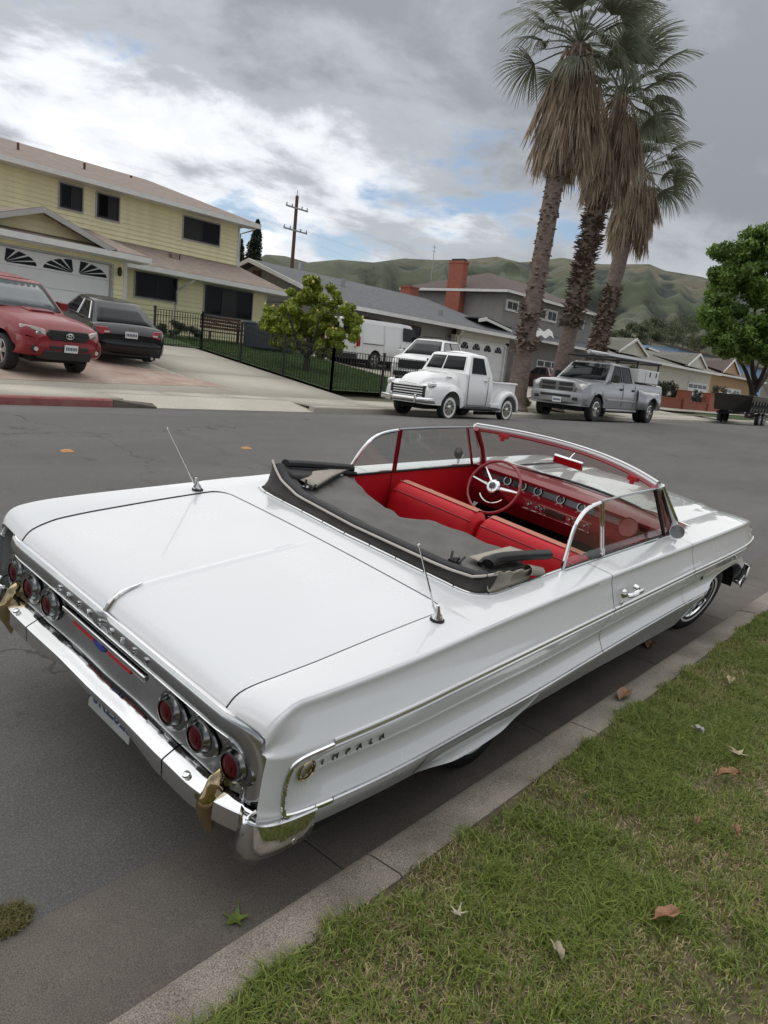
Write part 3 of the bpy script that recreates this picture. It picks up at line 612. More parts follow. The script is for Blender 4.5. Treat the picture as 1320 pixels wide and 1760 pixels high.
# --- fender skirts, underbody, wheel wells
for s in (-1, 1):
    mb = MB(); rows = []
    bot = smooth_table([(-.66, .392), (-.55, .375), (-.38, .352), (-.18, .350), (0, .368), (.08, .400), (.135, .455), (.165, .505)])
    for X in np.linspace(-.66, .165, 26):
        zt = I(X, ZL)-.016; zb = min(I(X, bot), zt-.01); row = []
        for t in (0, .25, .5, .72, .82, .9, .96, 1.0):
            z = zt+(zb-zt)*t; y0 = on_side(X, max(z, I(X, ZR)+.01), 1, .004)[1]; yy = y0+(.020*max(0, (t-.78)/.22)**1.3)*min(1, 4*min(X+.66, .165-X+.05))
            row.append((X, s*yy, z))
        row.append((X, s*.96, zb-.004)); rows.append(row)
    mb.grid(rows, flip=s > 0).build('fender_skirt', MT['paint'], car, smooth=40, fix=False)
    mb = MB(); mb.box(.155, .26, s*.80-.13, s*.80+.12, .40, .50); mb.build('skirt_shadow_box', MT['underbody'], car)
mb = MB(); mb.box(-1.30, 2.10, -.90, .90, .30, .44); mb.box(2.1, 3.7, -.62, .62, .30, .62); mb.build('underbody', MT['underbody'], car)
for s in (-1, 1):   # inner front wheel well
    mb = MB(); mb.grid([[(2.95+.60*math.cos(t), s*y, .42+.28*math.sin(t)) for y in (.60, .93)] for t in np.linspace(0, math.pi, 18)]); mb.build('wheel_well', MT['underbody'], car, fix=False)
# --- wheels
def make_wheel(name, c, axis_rot, parent, R=.295, W=.165, rim=.175, white=True, s=-1):
    """wheel with tyre, white wall and spoked chrome rim; built around local Y axis, outer face at s*Y"""
    e = bpy.data.objects.new(name, None); COL.objects.link(e); e.parent = parent; e.matrix_local = Matrix.Translation(c) @ axis_rot
    h = W/2
    mb = MB(); mb.lathe([(rim, -h*.8), (R*.80, -h), (R*.93, -h*.95), (R, -h*.6), (R, h*.6), (R*.93, h*.95), (R*.80, h), (rim, h*.8)], (0, 0, 0), (0, 1, 0), 40, cap=False); mb.build('tyre', MT['rubber'], e, smooth=50)
    if white:
        mb = MB(); mb.lathe([(rim*1.10, s*(h*.92+.002)), (rim*1.20, s*(h*.95+.003))], (0, 0, 0), (0, 1, 0), 40, cap=False); mb.build('white_wall', MT['white_wall'], e, fix=True)
    mb = MB(); mb.lathe([(rim*1.04, s*h*.80), (rim*1.03, s*(h*.88)), (rim*.97, s*h*.86), (rim*.93, s*h*.62), (rim*.90, s*h*.2), (rim*.86, -s*h*.2)], (0, 0, 0), (0, 1, 0), 40, cap=False); mb.build('rim', MT['chrome'], e)
    mb = MB()
    for k in range(36):
        a = k*2*math.pi/36; b = a+.35*(1 if k % 2 else -1)
        mb.tube([(.045*math.cos(b), s*h*.75, .045*math.sin(b)), (rim*.92*math.cos(a), s*h*(.35 if k % 3 else .05), rim*.92*math.sin(a))], .0032, 4, False)
    mb.build('spokes', MT['chrome'], e, smooth=0)
    mb = MB(); mb.lathe([(.05, s*h*.3), (.048, s*h*.8), (.03, s*h*.95), (.028, s*h*1.05), (.001, s*h*1.1)], (0, 0, 0), (0, 1, 0), 20); mb.build('hub', MT['chrome'], e)
    mb = MB(); mb.lathe([(rim*.88, -s*h*.3), (.001, -s*h*.3)], (0, 0, 0), (0, 1, 0), 24, cap=False); mb.build('brake_back', MT['underbody'], e)
    return e
CI = CM.inverted()
for X, Y, s, steer, camb in ((3.05, -.80, -1, 10, 9), (3.05, .80, 1, 10, -3), (0, -.80, -1, 0, 0), (0, .80, 1, 0, 0)):
    w = CM @ Vector((X, Y, .2)); R = .295
    w.z = road_z(w.y)+R-.002
    lc = CI @ w
    rot = Matrix.Rotation(math.radians(-steer), 4, 'Z') @ Matrix.Rotation(math.radians(-s*0+camb), 4, 'X')
    make_wheel('wheel', lc, rot, car, R, s=s)
# --- cockpit tub
mb = MB(); mb.box(-.1, 2.3, -.76, .76, .40, .44); mb.build('cabin_floor', MT['carpet'], car)
for s in (-1, 1):
    mb = MB(); xs = np.linspace(-.15, 2.12, 24)
    mb.grid([[(X, s*(.772-.01*(z < .9)-.02*(z < .6)), z) for z in (.42, .6, .75, .88, I(X, ZC)-.02, I(X, ZC)+.005)] for X in xs]); mb.build('inner_panel', MT['red_vinyl'], car, fix=False)
    for X, z, r in ((1.50, .80, .028), (1.42, .66, .026)):
        mb = MB(); mb.lathe([(r, 0), (r*.8, .014), (.008, .018), (.008, .03)], (X, s*.752, z), (0, -s, 0), 14); mb.tube([(X, s*.722, z), (X-.07, s*.716, z-.03)], .007, 6); mb.build('window_crank', MT['chrome'], car)
    mb = MB(); mb.tube([(1.02, s*.765, .974), (1.02, s*.756, .90), (1.03, s*.756, .62)], .003, 5); mb.build('panel_seam', MT['red_paint'], car)
mb = MB(); mb.grid([[(-.16+.1*k, y, z) for y in np.linspace(-.76, .76, 9)] for k, z in ((0, .94), (0, .44))]); mb.build('rear_bulkhead', MT['underbody'], car, fix=False)
# belt moulding round the opening, in short lengths
loop = [(.56, -OPEN_Y, 0)]+[(x, -OPEN_Y, 0) for x in (.35, .12)]+[(open_x(y), -y, 0) for y in (.774, .765, .75, .735, .71, .66)]+[(open_x(y), -y, 0) for y in np.linspace(.6, -.6, 13)]+[(open_x(y), y, 0) for y in (.66, .71, .735, .75, .765, .774)]+[(.12, OPEN_Y, 0), (.35, OPEN_Y, 0), (.56, OPEN_Y, 0)]
def coam_z(X, y): return max(I(X, ZC)+.016, deck_z(-.40, y)+.016) if X < .2 else I(X, ZC)+.014
lp = [np.array((x, y, coam_z(x, y))) for x, y, _ in spline(loop, 4)]
L = np.cumsum([0]+[np.linalg.norm(b-a) for a, b in zip(lp[:-1], lp[1:])]); tot = L[-1]; nseg = 18
def along(d): return np.array([np.interp(d, L, [p[k] for p in lp]) for k in range(3)])
for k in range(nseg):
    a, b = k*tot/nseg+.003, (k+1)*tot/nseg-.003
    mb = MB(); mb.tube([along(d) for d in np.linspace(a, b, 9)], .0095, 8, flat=.6); mb.build('belt_moulding', MT['chrome'], car)
# --- folded soft top
def coam(y): return (open_x(y)+.012, y, coam_z(-.2, y)-.004)
def welt(y):      # white welt along the folded front bow
    z = I(y, [(-.76, 1.030), (-.70, 1.004), (-.5, .994), (0, .988), (.45, .996), (.62, 1.025), (.70, 1.058), (.75, 1.09)])
    x = I(y, [(-.765, -.02), (-.75, -.075), (-.70, -.125), (-.6, -.150), (-.3, -.158), (0, -.162), (.4, -.145), (.58, -.115), (.70, -.08), (.75, -.065)])
    return np.array((x, y, z))
yw = list(np.linspace(-.76, .75, 46))
mb = MB(); rows = []
for y in yw:
    a, b = np.array(coam(y*.99)), welt(y); mid = lerp(a, b, .5)+np.array([.022+.006*math.sin(23*y), 0, .004*math.sin(31*y+1)])
    rows.append([a, lerp(a, mid, .5)+np.array([.01, 0, 0]), mid, lerp(mid, b, .6)+np.array([.008, 0, 0]), b])
mb.grid(rows).build('top_canvas', MT['canvas_d'], car, smooth=80, fix=False, solid=.006)
mb = MB(); mb.tube([welt(y) for y in yw], .0065, 8); mb.build('top_welt', MT['welt'], car)
mb = MB(); mb.tube([welt(y)+np.array([.036, 0, .000]) for y in yw[1:-1]], .030, 10, flat=.62); mb.build('front_bow', MT['black'], car)
mb = MB(); mb.tube([welt(y)+np.array([.088, 0, -.014]) for y in yw[2:-2]], .024, 10, flat=.7); mb.build('bow_seal', MT['black'], car)
# draped beige side of the top, right corner
mb = MB(); rows = []
for k, X in enumerate(np.linspace(-.06, .30, 14)):
    zt = 1.035-.035*(k/13)+.006*math.sin(k*1.7); row = []
    for t in np.linspace(0, 1, 7): row.append((X+.01*math.sin(t*5+k), -.762+.04*math.sin(t*math.pi)*(.6+.4*math.sin(k*.9))*(1), zt+(.945-zt)*t))
    rows.append(row)
mb.grid(rows).build('top_corner_drape', MT['canvas'], car, smooth=80, fix=False, solid=.005)
mb = MB(); rows = []
for k, X in enumerate(np.linspace(.25, .40, 6)): rows.append([(X, -.75+.028*math.cos(a)*(1-.04*k), 1.0-.006*k+.028*math.sin(a)*(1-.04*k)) for a in np.linspace(0, 2*math.pi, 10, False)])
mb.grid(rows, cv=True).build('rolled_flap', MT['canvas'], car, smooth=80, fix=False)
mb = MB(); rows = []
for k, X in enumerate(np.linspace(-.07, .18, 10)):
    zt = 1.075-.03*(k/9); rows.append([(X, .745-.03*math.sin(t*3), zt+(.95-zt)*t) for t in np.linspace(0, 1, 6)])
mb.grid(rows).build('top_corner_drape', MT['canvas_d'], car, smooth=80, fix=False, solid=.005)
# black side rails
for s, pts, r in ((-1, [(-.01, -.69, 1.045), (.06, -.685, 1.060), (.24, -.71, 1.058), (.46, -.735, 1.045)], .028), (1, [(.02, .735, 1.07), (.20, .745, 1.055), (.42, .745, 1.035), (.58, .74, 1.020)], .032)):
    mb = MB(); mb.tube(spline(pts, 5), r, 10, flat=.85); mb.build('top_rail', MT['black'], car)
    mb = MB(); mb.tube([np.array(p)+np.array([0, -s*.045, -.02]) for p in spline(pts, 4)], .014, 6); mb.build('rail_link', MT['black'], car)
mb = MB(); mb.hexa([(-.02, .60, .99), (.30, .62, .985), (.34, .74, .985), (-.04, .74, .99), (-.02, .60, 1.04), (.30, .64, 1.02), (.34, .74, 1.03), (-.04, .74, 1.075)]); mb.build('folded_top_end', MT['black'], car, bevel=.02)
for y, s in ((.50, 1), (-.53, -1)):    # latches on the bow
    p = welt(y)+np.array([.12, 0, 0]); mb = MB()
    mb.obox(p, (.03, 0, 0), (0, .018, 0), (0, 0, .010)); mb.tube([p+np.array([0, .02, 0]), p+np.array([.01, .03, .04])], .006, 6); mb.tube([p+np.array([0, -.02, 0]), p+np.array([.03, -.03, .03])], .006, 6); mb.lathe([(.013, 0), (.010, .012), (.001, .014)], p+np.array([.02, .0, .008]), (0, 0, 1), 10); mb.build('top_latch', MT['black_gloss'], car)
# grey inner lining of the folded top lying over the rear seat, two lobes
mb = MB(); rows = []
front = [(.72, .585), (.60, .50), (.40, .40), (.20, .325), (.06, .285), (.02, .30), (-.02, .36), (-.1, .40), (-.25, .445), (-.45, .49), (-.60, .46), (-.70, .40)]
for y in np.linspace(.70, -.70, 41):
    xf = float(np.interp(-y, [-a for a, _ in front], [b for _, b in front])); row = []; x0 = welt(y)[0]+.10
    for t in np.linspace(0, 1, 14):
        X = x0+(xf-x0)*t
        z = .968+.012*math.sin(t*2.6)+.010*math.sin(7*y+2.5*t)+.004*math.sin(31*y-9*t)+.003*math.sin(43*t+12*y)-.016*math.exp(-((y-.03)/.07)**2)*t-.012*max(0, t-.85)/.15+.004*math.sin(19*y+11*t)
        row.append((X, y, z))
    row.append((xf+.004, y, .955)); row.append((xf-.03, y, .90)); rows.append(row)
mb.grid(rows).build('top_lining', MT['liner'], car, smooth=60, fix=False, solid=.008)
for s, P in ((1, [(.05, .50, 1.001), (.52, .71, 1.02), (.30, .74, 1.03), (.02, .66, 1.02)]), (-1, [(.08, -.53, 1.004), (.46, -.52, 1.005), (.50, -.66, 1.010), (.02, -.68, 1.03)])):
    mb = MB(); g = []
    for u in np.linspace(0, 1, 8): g.append([lerp(lerp(P[0], P[1], u), lerp(P[3], P[2], u), v)+np.array([0, 0, .012*math.sin(math.pi*v)*math.sin(math.pi*u)]) for v in np.linspace(0, 1, 6)])
    mb.grid(g).build('lining_flap', MT['canvas'], car, smooth=80, fix=False, solid=.006)
    if s > 0:
        mb = MB(); mb.tube([P[0], lerp(P[0], P[1], .5)+np.array([0, 0, .01]), P[1]], .008, 6); mb.build('lining_bow', MT['black'], car)
# --- seats
def seat_back(y0, y1, name):
    mb = MB(); rows = []; ym = (y0+y1)/2; hw = abs(y1-y0)/2
    prof = [(.93, .50), (.915, .62), (.935, .80), (.955, .885), (.985, .925), (1.04, .940), (1.105, .925), (1.135, .885), (1.15, .80), (1.19, .62), (1.22, .52)]
    prof = [tuple(p) for p in spline(prof, 3)]
    for u in np.linspace(-1, 1, 25):
        k = 1-max(0, (abs(u)-.86)/.14)**2*.30
        rows.append([(1.07+(x-1.07)*(.35+.65*k) if False else x+(1.06-x)*(1-k)*.8, ym+u*hw, .5+(z-.5)*(1-(1-k)*.35)) for x, z in prof])
    mb.grid(rows)
    mb.add(rows[0], [tuple(range(len(prof)))]); mb.add(rows[-1], [tuple(range(len(prof)))])
    o = mb.build(name, MT['red_vinyl'], car, smooth=60, fix=True)
    mb = MB(); rows = []
    for u in np.linspace(-.90, .90, 19):
        rows.append([(x, ym+u*hw, z) for x, z in ((1.02, .9375), (1.05, .946), (1.085, .943), (1.112, .930))])
    mb.grid(rows).build('tan_top_panel', MT['tan_vinyl'], o, smooth=60, fix=False)
    for x, z in ((1.015, .9375), (.955, .884)):
        mb = MB(); mb.tube([(x, ym+u*hw, z+.002) for u in np.linspace(-.93, .93, 12)], .004, 5); mb.build('seat_piping', MT['red_paint'], o)
    return o
seat_back(.70, .018, 'seat_back'); seat_back(-.012, -.70, 'seat_back')
mb = MB(); rows = []
for y in np.linspace(-.70, .70, 15): rows.append([(1.15, y, .66), (1.25, y, .70), (1.45, y, .715), (1.62, y, .70), (1.68, y, .66), (1.68, y, .5)])
mb.grid(rows).build('seat_cushion', MT['red_vinyl'], car, smooth=60, fix=False)
mb = MB(); rows = []
for y in np.linspace(-.66, .66, 9): rows.append([(1.28, y, .709), (1.42, y, .722), (1.56, y, .714)])
mb.grid(rows).build('seat_insert', MT['tan_vinyl'], car, fix=False)
# --- dashboard
def dash_row(y):
    b = .05*(1-(y/.76)**2)
    return [(2.06+b, y, .70), (2.00+b, y, .80), (1.985+b, y, .845), (1.995+b, y, .885), (1.99+b, y, .905), (2.075+b, y, .912), (2.09+b, y, .965), (2.03+b, y, .972), (2.02+b, y, .995), (2.05+b, y, 1.012), (2.18+b, y, 1.02), (2.46+b, y, 1.005)]
mb = MB(); mb.grid([dash_row(y) for y in np.linspace(-.765, .765, 31)]).build('dashboard', MT['red_paint'], car, smooth=35, fix=False)
mb = MB(); mb.grid([[(2.072+.05*(1-(y/.76)**2), y, .914), (2.085+.05*(1-(y/.76)**2), y, .963)] for y in np.linspace(-.22, .58, 15)]).build('instrument_recess', MT['black_gloss'], car, fix=False)
for y in (.50, .37, .24, .05, -.12):
    mb = MB(); b = .05*(1-(y/.76)**2); mb.lathe([(.030, -.004), (.033, .004), (.026, .004), (.024, -.002)], (2.068+b, y, .939), (-1, 0, .2), 18, cap=False); mb.build('gauge_ring', MT['chrome_r'], car)
mb = MB(); mb.grid([[(1.983+.05*(1-(y/.76)**2), y, .812), (1.978+.05*(1-(y/.76)**2), y, .872)] for y in np.linspace(-.26, .28, 12)]).build('radio_panel', MT['chrome_r'], car, fix=False)
mb = MB(); mb.box(2.018, 2.024, -.06, .10, .822, .862); mb.build('radio_face', MT['black_gloss'], car)
for y in (.24, .17, .13, -.10, -.15, -.22):
    mb = MB(); mb.lathe([(.013, 0), (.011, .02), (.001, .022)], (2.018, y, .842), (-1, 0, 0), 10); mb.build('dash_knob', MT['chrome'], car)
for z in (.875, .808):
    mb = MB(); mb.tube([(1.976+.05*(1-(y/.76)**2), y, z) for y in np.linspace(-.27, .29, 10)], .0035, 5); mb.build('dash_trim', MT['chrome'], car)
mb = MB(); mb.lathe([(.07, 0), (.066, .01), (.058, .004), (.001, .002)], (2.02, -.52, .945), (-1, 0, .3), 24); mb.build('dash_speaker', MT['red_paint'], car)
# --- steering wheel
sw = bpy.data.objects.new('steering_wheel', None); COL.objects.link(sw); sw.parent = car
sw.matrix_local = Matrix.Translation((1.70, .375, .955)) @ Matrix.Rotation(math.radians(-62), 4, 'Y')
mb = MB(); mb.tube([(.2*math.cos(a), .2*math.sin(a), 0) for a in np.linspace(0, 2*math.pi, 49)], .0105, 8, False); mb.build('rim', MT['red_paint'], sw)
mb = MB(); mb.tube([(.115*math.cos(a), .115*math.sin(a), -.02) for a in np.linspace(math.pi*.72, math.pi*1.32, 20)], .005, 6); mb.build('horn_ring', MT['chrome'], sw)
mb = MB()
for a in (math.radians(90), math.radians(-90), math.radians(180)):
    if a == math.radians(180): continue
    for d in (-.10, .10): pass
    mb.tube([(.03*math.cos(a), .03*math.sin(a), .0), (.19*math.cos(a)+.02, .19*math.sin(a), 0)], [.014, .009], 6, flat=.5)
mb.tube([(.02, .02, 0), (.12, .14, 0)], [.010, .006], 6, flat=.5); mb.build('spoke', MT['chrome'], sw)
mb = MB(); mb.lathe([(.050, -.02), (.052, .012), (.044, .020), (.030, .022), (.028, .027)], (0, 0, 0), (0, 0, 1), 24); mb.build('horn_cap', MT['chrome'], sw)
mb = MB(); mb.lathe([(.027, .026), (.024, .030), (.001, .032)], (0, 0, 0), (0, 0, 1), 20); mb.build('horn_badge', MT['black_gloss'], sw)
mb = MB(); mb.tube([(0, 0, -.02), (0, 0, -.35)], .028, 10); mb.build('column', MT['red_paint'], sw)
# --- windshield frame and glass
def ws_top(t): return np.array((1.80+.275*(1-t*t), t*.70, 1.300+.030*(1-t**2)))
def ws_bot(t): return np.array((2.16+.34*(1-t*t), t*.775, 1.000+.012*(1-t*t)))
ts = np.linspace(-1, 1, 31)
mb = MB(); mb.tube([ws_top(t)+np.array([.0, 0, .012]) for t in ts], .026, 10, flat=.75); mb.build('windshield_header', MT['paint'], car)
mb = MB(); mb.tube([ws_top(t)+np.array([-.012, 0, .032]) for t in ts], .013, 8, flat=.5); mb.build('header_trim', MT['chrome'], car)
mb = MB(); mb.tube([ws_top(t)+np.array([-.022, 0, -.012]) for t in ts], .012, 8, flat=.9); mb.build('header_inner', MT['red_paint'], car)
for s in (-1, 1):
    a, b = ws_top(s), ws_bot(s)
    mb = MB(); mb.tube([a+np.array([0, 0, .012]), lerp(a, b, .33)+np.array([.02, s*.004, 0]), lerp(a, b, .7)+np.array([.02, s*.006, 0]), b+np.array([0, 0, -.05])], [.026, .024, .026, .032], 10, flat=.9); mb.build('windshield_pillar', MT['paint'], car)
    mb = MB(); mb.tube([a+np.array([.01, s*.018, .015]), lerp(a, b, .33)+np.array([.03, s*.022, 0]), lerp(a, b, .7)+np.array([.03, s*.026, 0]), b+np.array([.0, s*.03, -.03])], .014, 8); mb.build('pillar_trim', MT['chrome'], car)
    mb = MB(); mb.tube([a+np.array([-.02, -s*.016, 0]), lerp(a, b, .5)+np.array([-.01, -s*.016, 0]), b+np.array([-.02, -s*.016, -.04])], .022, 8); mb.build('pillar_inner', MT['red_paint'], car)
    mb = MB(); p = ws_top(s*.72)+np.array([-.05, 0, -.025]); mb.obox(p, (.015, 0, 0), (0, .035, 0), (0, 0, .014)); mb.obox(p+np.array([-.01, 0, -.02]), (.012, 0, 0), (0, .012, 0), (0, 0, .015)); mb.build('header_latch', MT['red_en'], car)
mb = MB(); mb.grid([[lerp(ws_bot(t), ws_top(t), u)+np.array([.03*math.sin(math.pi*u), 0, 0]) for u in np.linspace(0, 1, 8)] for t in ts]).build('windshield_glass', MT['glass'], car, smooth=80, fix=False)
mb = MB(); mb.tube([ws_bot(t)+np.array([.005, 0, .006]) for t in ts], .009, 6); mb.build('windshield_seal', MT['black'], car)
# rear-view mirror
mb = MB(); p = np.array((1.96, .0, 1.245)); mb.obox(p, (.010, 0, .004), (0, .115, .0), (-.006, 0, .030)); o = mb.build('mirror', MT['chrome'], car, bevel=.008)
mb = MB(); mb.tube([p+np.array([.01, 0, .02]), (2.0, 0, 1.29), (2.07, 0, 1.322)], .007, 6); mb.build('mirror_stalk', MT['chrome'], o)
# --- side windows
for s in (-1, 1):
    yb, yt = .775, .715
    def W_(X, z): return np.array((X, s*(yb+(yt-yb)*(z-.96)/.34), z))
    belt = lambda X: I(X, ZC)+.012
    qf = [(.575, belt(.575)), (.605, 1.04), (.65, 1.145), (.715, 1.215), (.80, 1.252), (.93, 1.272)]
    qfs = [W_(*p) for p in spline(qf, 5)]
    mb = MB(); mb.tube(qfs, .0115, 8); mb.build('quarter_window_frame', MT['chrome'], car)
    mb = MB(); mb.add([W_(1.03, belt(1.03))]+[W_(.575, belt(.575))]+qfs+[W_(.945, 1.272)], [tuple(range(len(qfs)+3))]); mb.build('quarter_glass', MT['glass'], car, smooth=0, fix=False)
    for d, m in ((0, 'chrome'), (.016, 'chrome')):
        mb = MB(); mb.tube([W_(1.035+d*1.4, belt(1.03)), W_(.945+d*1.4, 1.274)], .0085, 6); mb.build('window_post', MT[m] if s < 0 else MT['red_paint'], car)
    mb = MB(); mb.tube([W_(.945, 1.278), W_(1.3, 1.292), W_(1.66, 1.298), W_(1.78, 1.30)], .0065, 6); mb.build('door_glass_edge', MT['chrome_r'], car)
    mb = MB(); mb.grid([[W_(1.06+(1.96-1.06)*u, belt(1.4)), W_(.97+(1.70-.97)*u, 1.275+.022*u)] for u in np.linspace(0, 1, 8)]).build('door_glass', MT['glass'], car, fix=False)
    mb = MB(); mb.tube([W_(1.98, belt(1.98)), W_(1.71, 1.297)], .012, 6); mb.build('vent_post', MT['black'] if s < 0 else MT['red_paint'], car)
    mb = MB(); mb.add([W_(1.99, belt(1.99)), W_(2.14, belt(2.1)), W_(1.80, 1.297), W_(1.72, 1.297)], [(0, 1, 2, 3)]); mb.build('vent_glass', MT['glass'], car, smooth=0, fix=False)
    mb = MB(); mb.tube([W_(2.15, belt(2.1)), W_(1.81, 1.297)], .013, 6); mb.build('vent_seal', MT['black'], car)
    mb = MB(); mb.tube([W_(.57, belt(.57)-.002), W_(1.0, belt(1.0)-.002), W_(1.5, belt(1.5)-.002), W_(2.15, belt(2.1)-.002)], .008, 6); mb.build('belt_seal', MT['black'], car)
    mb = MB(); mb.tube([(X, s*.792, belt(X)+.002) for X in np.linspace(.57, 2.12, 12)], .009, 6, flat=.6); mb.build('window_sill_trim', MT['chrome'], car)
    # door mirror
    c = np.array((1.90, s*.865, 1.055)); mb = MB(); mb.lathe([(.001, .040), (.023, .035), (.041, .014), (.046, 0)], c, (1, -s*.15, 0), 24); o = mb.build('door_mirror', MT['chrome'], car)
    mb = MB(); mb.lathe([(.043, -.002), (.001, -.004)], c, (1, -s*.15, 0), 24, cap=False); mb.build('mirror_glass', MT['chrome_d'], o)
    mb = MB(); mb.tube([c+np.array([.02, 0, -.05]), (1.92, s*.862, .975)], .010, 8); mb.lathe([(.034, 0), (.028, .012), (.01, .016)], (1.92, s*.862, .968), (0, 0, 1), 14); mb.build('mirror_stalk', MT['chrome'], o)
    # door handle and lock
    z = .875; p = [np.array(on_side(X, z+dz, s, .006)) for X, dz in ((.87, 0), (.90, .006), (1.0, .014), (1.05, .012))]
    mb = MB(); mb.lathe([(.026, 0), (.022, .014), (.010, .024)], np.array(on_side(.88, z, s, -.004)), (0, s, 0), 14); mb.tube([p[0]+np.array([0, s*.018, 0]), p[1]+np.array([0, s*.034, 0]), p[2]+np.array([0, s*.038, 0]), p[3]+np.array([0, s*.026, 0])], [.012, .014, .013, .007], 8); mb.lathe([(.018, 0), (.014, .024)], np.array(on_side(1.02, z+.012, s, -.004)), (0, s, 0), 12); mb.build('door_handle', MT['chrome'], car)
    mb = MB(); mb.lathe([(.012, 0), (.010, .006), (.001, .007)], np.array(on_side(.885, .822, s, 0)), (0, s, 0), 12); mb.build('door_lock', MT['chrome'], car)
    # whip antenna
    bx, by, bz = -.495, s*.803, deck_z(-.5, .76)+.004
    mb = MB(); mb.lathe([(.030, -.004), (.029, .006), (.024, .010)], (bx, by, bz), (0, 0, 1), 18); o = mb.build('antenna_base', MT['black'], car)
    mb = MB(); mb.lathe([(.023, .008), (.020, .022), (.012, .034), (.009, .06), (.006, .07)], (bx, by, bz), (-.28, 0, 1), 16); mb.build('antenna_ferrule', MT['chrome'], o)
    d = np.array((-.235, 0, .345))*(1.0 if s < 0 else .95); q = np.array((bx, by, bz)); mb = MB(); mb.tube([q+d*.12, q+d*.5, q+d], [.0042, .0036, .0026], 6); mb.ball(q+d, .005, 8, 5); mb.build('antenna_mast', MT['chrome'], o)
# small side marker on the fender
mb = MB(); mb.ball(on_side(2.42, .70, -1, .0), .018, 10, 6, (1, .5, 1)); mb.build('fender_peg', MT['black_gloss'], car)
# ================================================================== houses
MT.update(
 yellow=mat('yellow_siding', (.84, .775, .49), .7, var=.06, vscale=2), trimw=mat('white_trim', (.70, .69, .66), .6, var=.06, vscale=3), trimg=mat('grey_trim', (.42, .41, .39), .7, var=.06, vscale=3),
 shingle=mat('brown_shingles', (.20, .155, .125), .95, col2=(.31, .25, .21), vscale=9, detail=8, stretch=(.25, 1, 1), bump=.7, bscale=14), shingle_g=mat('grey_shingles', (.085, .088, .09), .95, col2=(.15, .155, .16), vscale=10, detail=8, stretch=(.25, 1, 1), bump=.6, bscale=14),
 shingle_d=mat('dark_brown_shingles', (.075, .055, .048), .95, col2=(.12, .09, .08), vscale=8, stretch=(.25, 1, 1), bump=.6, bscale=14), shingle_s=mat('olive_shingles', (.11, .105, .085), .95, col2=(.17, .16, .135), vscale=8, stretch=(.25, 1, 1), bump=.6, bscale=14),
 grey_wall=mat('grey_stucco', (.30, .29, .275), .85, var=.06, vscale=3, bump=.2, bscale=40), taupe=mat('taupe_board', (.27, .255, .24), .85, var=.07, vscale=2), cream=mat('cream_stucco', (.55, .52, .44), .85, var=.05, vscale=2), tanw=mat('tan_stucco', (.42, .27, .15), .85, var=.05, vscale=2), bluew=mat('pale_blue_siding', (.30, .45, .66), .8, var=.04, vscale=2),
 pane=mat('dark_window', (.005, .006, .007), .1, spec=.12), curtain=mat('window_over_curtain', (.036, .035, .036), .25, spec=.15, var=.15, vscale=20, stretch=(14, 1, .4)), brick=mat('red_brick', (.27, .075, .045), .9, col2=(.36, .13, .085), vscale=9, detail=8, bump=.5, bscale=25), wood=mat('weathered_wood', (.10, .05, .035), .8, var=.25, vscale=8),
 garage=mat('white_garage_door', (.74, .74, .74), .5, var=.03, vscale=2), soffit=mat('soffit', (.30, .27, .17), .9), iron=mat('black_iron', (.014, .014, .015), .5), metal_g=mat('grey_metal', (.30, .31, .32), .4, .6), ivy=mat('dark_interior', (.02, .02, .02), .9))
def board_mesh(L, ex):
    mb = MB(); mb.hexa([(0, -.038, 0), (L, -.038, 0), (L, .0, 0), (0, .0, 0), (0, -.004, ex), (L, -.004, ex), (L, 0, ex), (0, 0, ex)]); return mb.mesh('siding_board', 0)
def wall_y(house, x0, x1, z0, z1, Y, depth, m, ex=0, name='wall'):
    """wall facing the street (-Y); clapboards are boards of their own"""
    mb = MB(); mb.box(x0, x1, Y, Y+depth, z0, z1); w = mb.build(name, m, house)
    if ex:
        me = board_mesh(x1-x0-.01, ex); me.materials.append(m); z = z0
        while z < z1-.02: place(me, 'siding_board', None, w, Matrix.Translation((x0+.005, Y-.001, z))); z += ex
    return w
def window_y(house, x0, x1, z0, z1, Y, frame, n=2, fr=.05, panes=None, proud=.10):
    mb = MB(); a, b = Y-proud, Y+.02
    mb.box(x0, x1, a, b, z0, z0+fr); mb.box(x0, x1, a, b, z1-fr, z1); mb.box(x0, x0+fr, a, b, z0+fr, z1-fr); mb.box(x1-fr, x1, a, b, z0+fr, z1-fr)
    w = mb.build('window', frame, house); wd = (x1-x0-2*fr)/n
    for k in range(n):
        xa, xb = x0+fr+k*wd, x0+fr+(k+1)*wd
        mb = MB(); mb.box(xa+.004, xb-.004, a+.022, a+.026, z0+fr, z1-fr); mb.build('pane', MT[(panes or ['pane'])[k % len(panes or ['pane'])]], w)
        if k: mb = MB(); mb.box(xa-.02, xa+.02, a+.004, a+.03, z0+fr, z1-fr); mb.build('mullion', frame, w)
    return w
def roof_plane(house, P, m, th=.10, name='roof'):
    mb = MB(); a, b, c, d = [np.asarray(p, float) for p in P]; mb.prism([a, b, c, d] if np.linalg.norm(c-d) > 1e-6 else [a, b, c], (0, 0, -th)); return mb.build(name, m, house, smooth=0)
